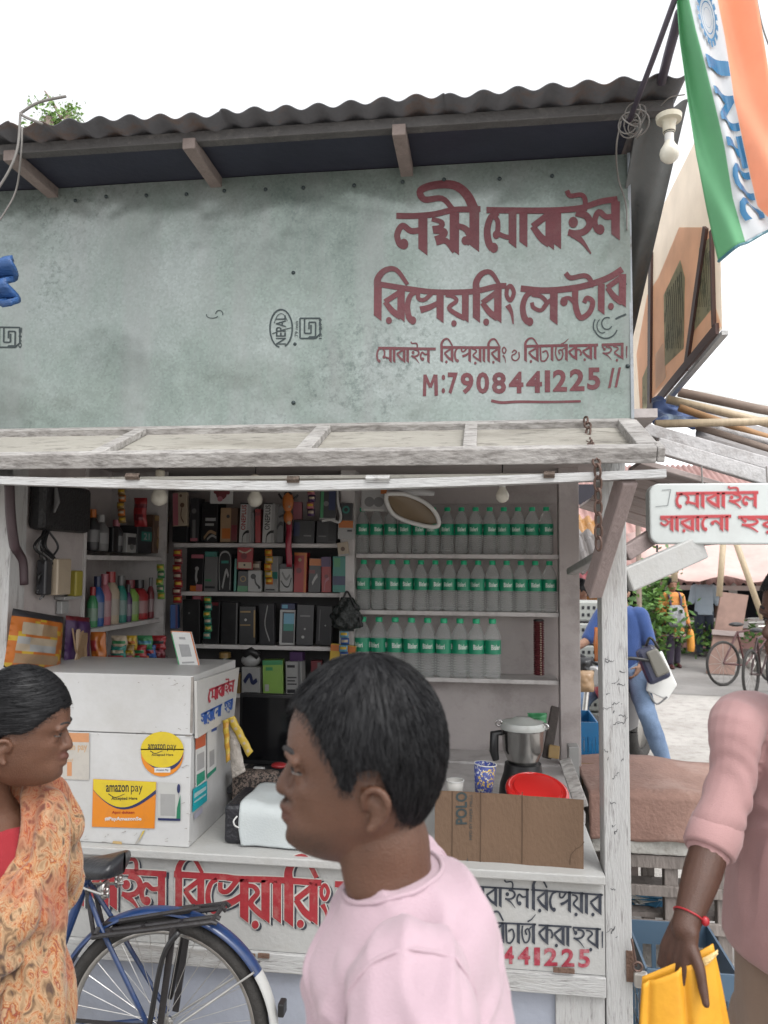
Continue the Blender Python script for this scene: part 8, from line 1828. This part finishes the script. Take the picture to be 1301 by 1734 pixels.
# capped man seen from behind
pcm = PZ(1194, 1112, 0); sc_ = 1.0
Tc = frame((pcm.x, pcm.y, 0), R(82)); Hc = lambda a, b, z: Tc(a, b, z + 1.545)
cm = figure(Tc, Hc, sc_, skin('bg_dark_skin', (.10, .055, .04)), 'man seen from behind in a grey flat cap, pale blue shirt and dark trousers', fabric('pale_blue_cotton', (.32, .38, .44)), fabric('navy_trousers', (.02, .027, .045)), [((.0, -.17, 1.37), (-.02, -.25, 1.08), (.10, -.22, .88)), ((.0, .17, 1.37), (-.03, .24, 1.10), (.16, .12, 1.05))], stand(1.0, .03), .5, HL, vox=.012)
q = MB(); rings(q, Hc, [(.005, 0, .075, .112, .092), (.005, 0, .11, .118, .10), (.01, 0, .15, .105, .09), (.01, 0, .172, .06, .05), (.01, 0, .176, .02, .02)]); q.ell(Hc(.12, 0, .085), (.07, .06, .012)); q.build('flat_cap', pm((.38, .36, .35)), cm, smooth=True)
# two figures glimpsed through the gap
for (px, py, yy, yaw_, top, low, lab, hm) in ((985, 1150, 8.6, 200, (.10, .03, .16), (.05, .05, .06), 'person in a dark purple top glimpsed through the gap beside the back post', HAIRM), (1000, 1118, 10.5, 250, (.50, .22, .05), (.25, .10, .03), 'person in orange glimpsed through the gap above the white baskets', HAIRM)):
    x = P(px, 1000, yy).x; Tg = frame((x, yy, 0), R(yaw_)); Hg = (lambda Tg: lambda a, b, z: Tg(a, b, z + 1.50))(Tg)
    figure(Tg, Hg, .97, skin('bg_brown_skin', (.22, .11, .07)), lab, pm(top, .8), pm(low, .8), [((0, -.16, 1.33), (-.02, -.24, 1.06), (.15, -.18, .95)), ((0, .16, 1.33), (-.02, .24, 1.06), (.15, .18, .95))], stand(.97), .5, HL, vox=.016)
# baskets and bags in the gap
for k, (px, pyt, yy, zb_, h_, col, lab) in enumerate(((992, 1015, 7.6, .0, 0, (.52, .54, .50), 'tall stack of white plastic baskets standing in the gap behind the kiosk'),)):
    c = P(px, pyt, yy); t = thing('basket_tower', (c.x, yy, 0), lab, 'basket')
    n = 7
    for i in range(n):
        z0_ = c.z * i / n; z1_ = c.z * (i + .93) / n; q = MB().box(c.x - .16, c.x + .16, yy, yy + .25, z0_, z1_); q.build('basket', pm(col), t, bevel=.02)
        q = MB()
        for r_ in range(2):
            for j in range(6): x = c.x - .13 + j * .052; q.box(x - .012, x + .012, yy - .004, yy - .001, lerp(z0_, z1_, .25 + .35 * r_), lerp(z0_, z1_, .4 + .35 * r_))
        q.build('vent', pm(C['dark']), t)
t = foil('paper_bag', (978, 1006, 1135, 1172), 6.4, 'tan', 'tan paper bag hanging below the handlebar in the gap', 'bag', th=.08)
t = foil('black_bag', (976, 1004, 1112, 1142), 6.6, 'black', 'black bag hanging on the handlebar in the gap behind the kiosk', 'bag', th=.08)
t = foil('cloth_bundle', (1006, 1024, 1062, 1120), 6.9, 'orange', 'orange striped cloth hanging between the baskets and the white post', 'cloth', th=.06)
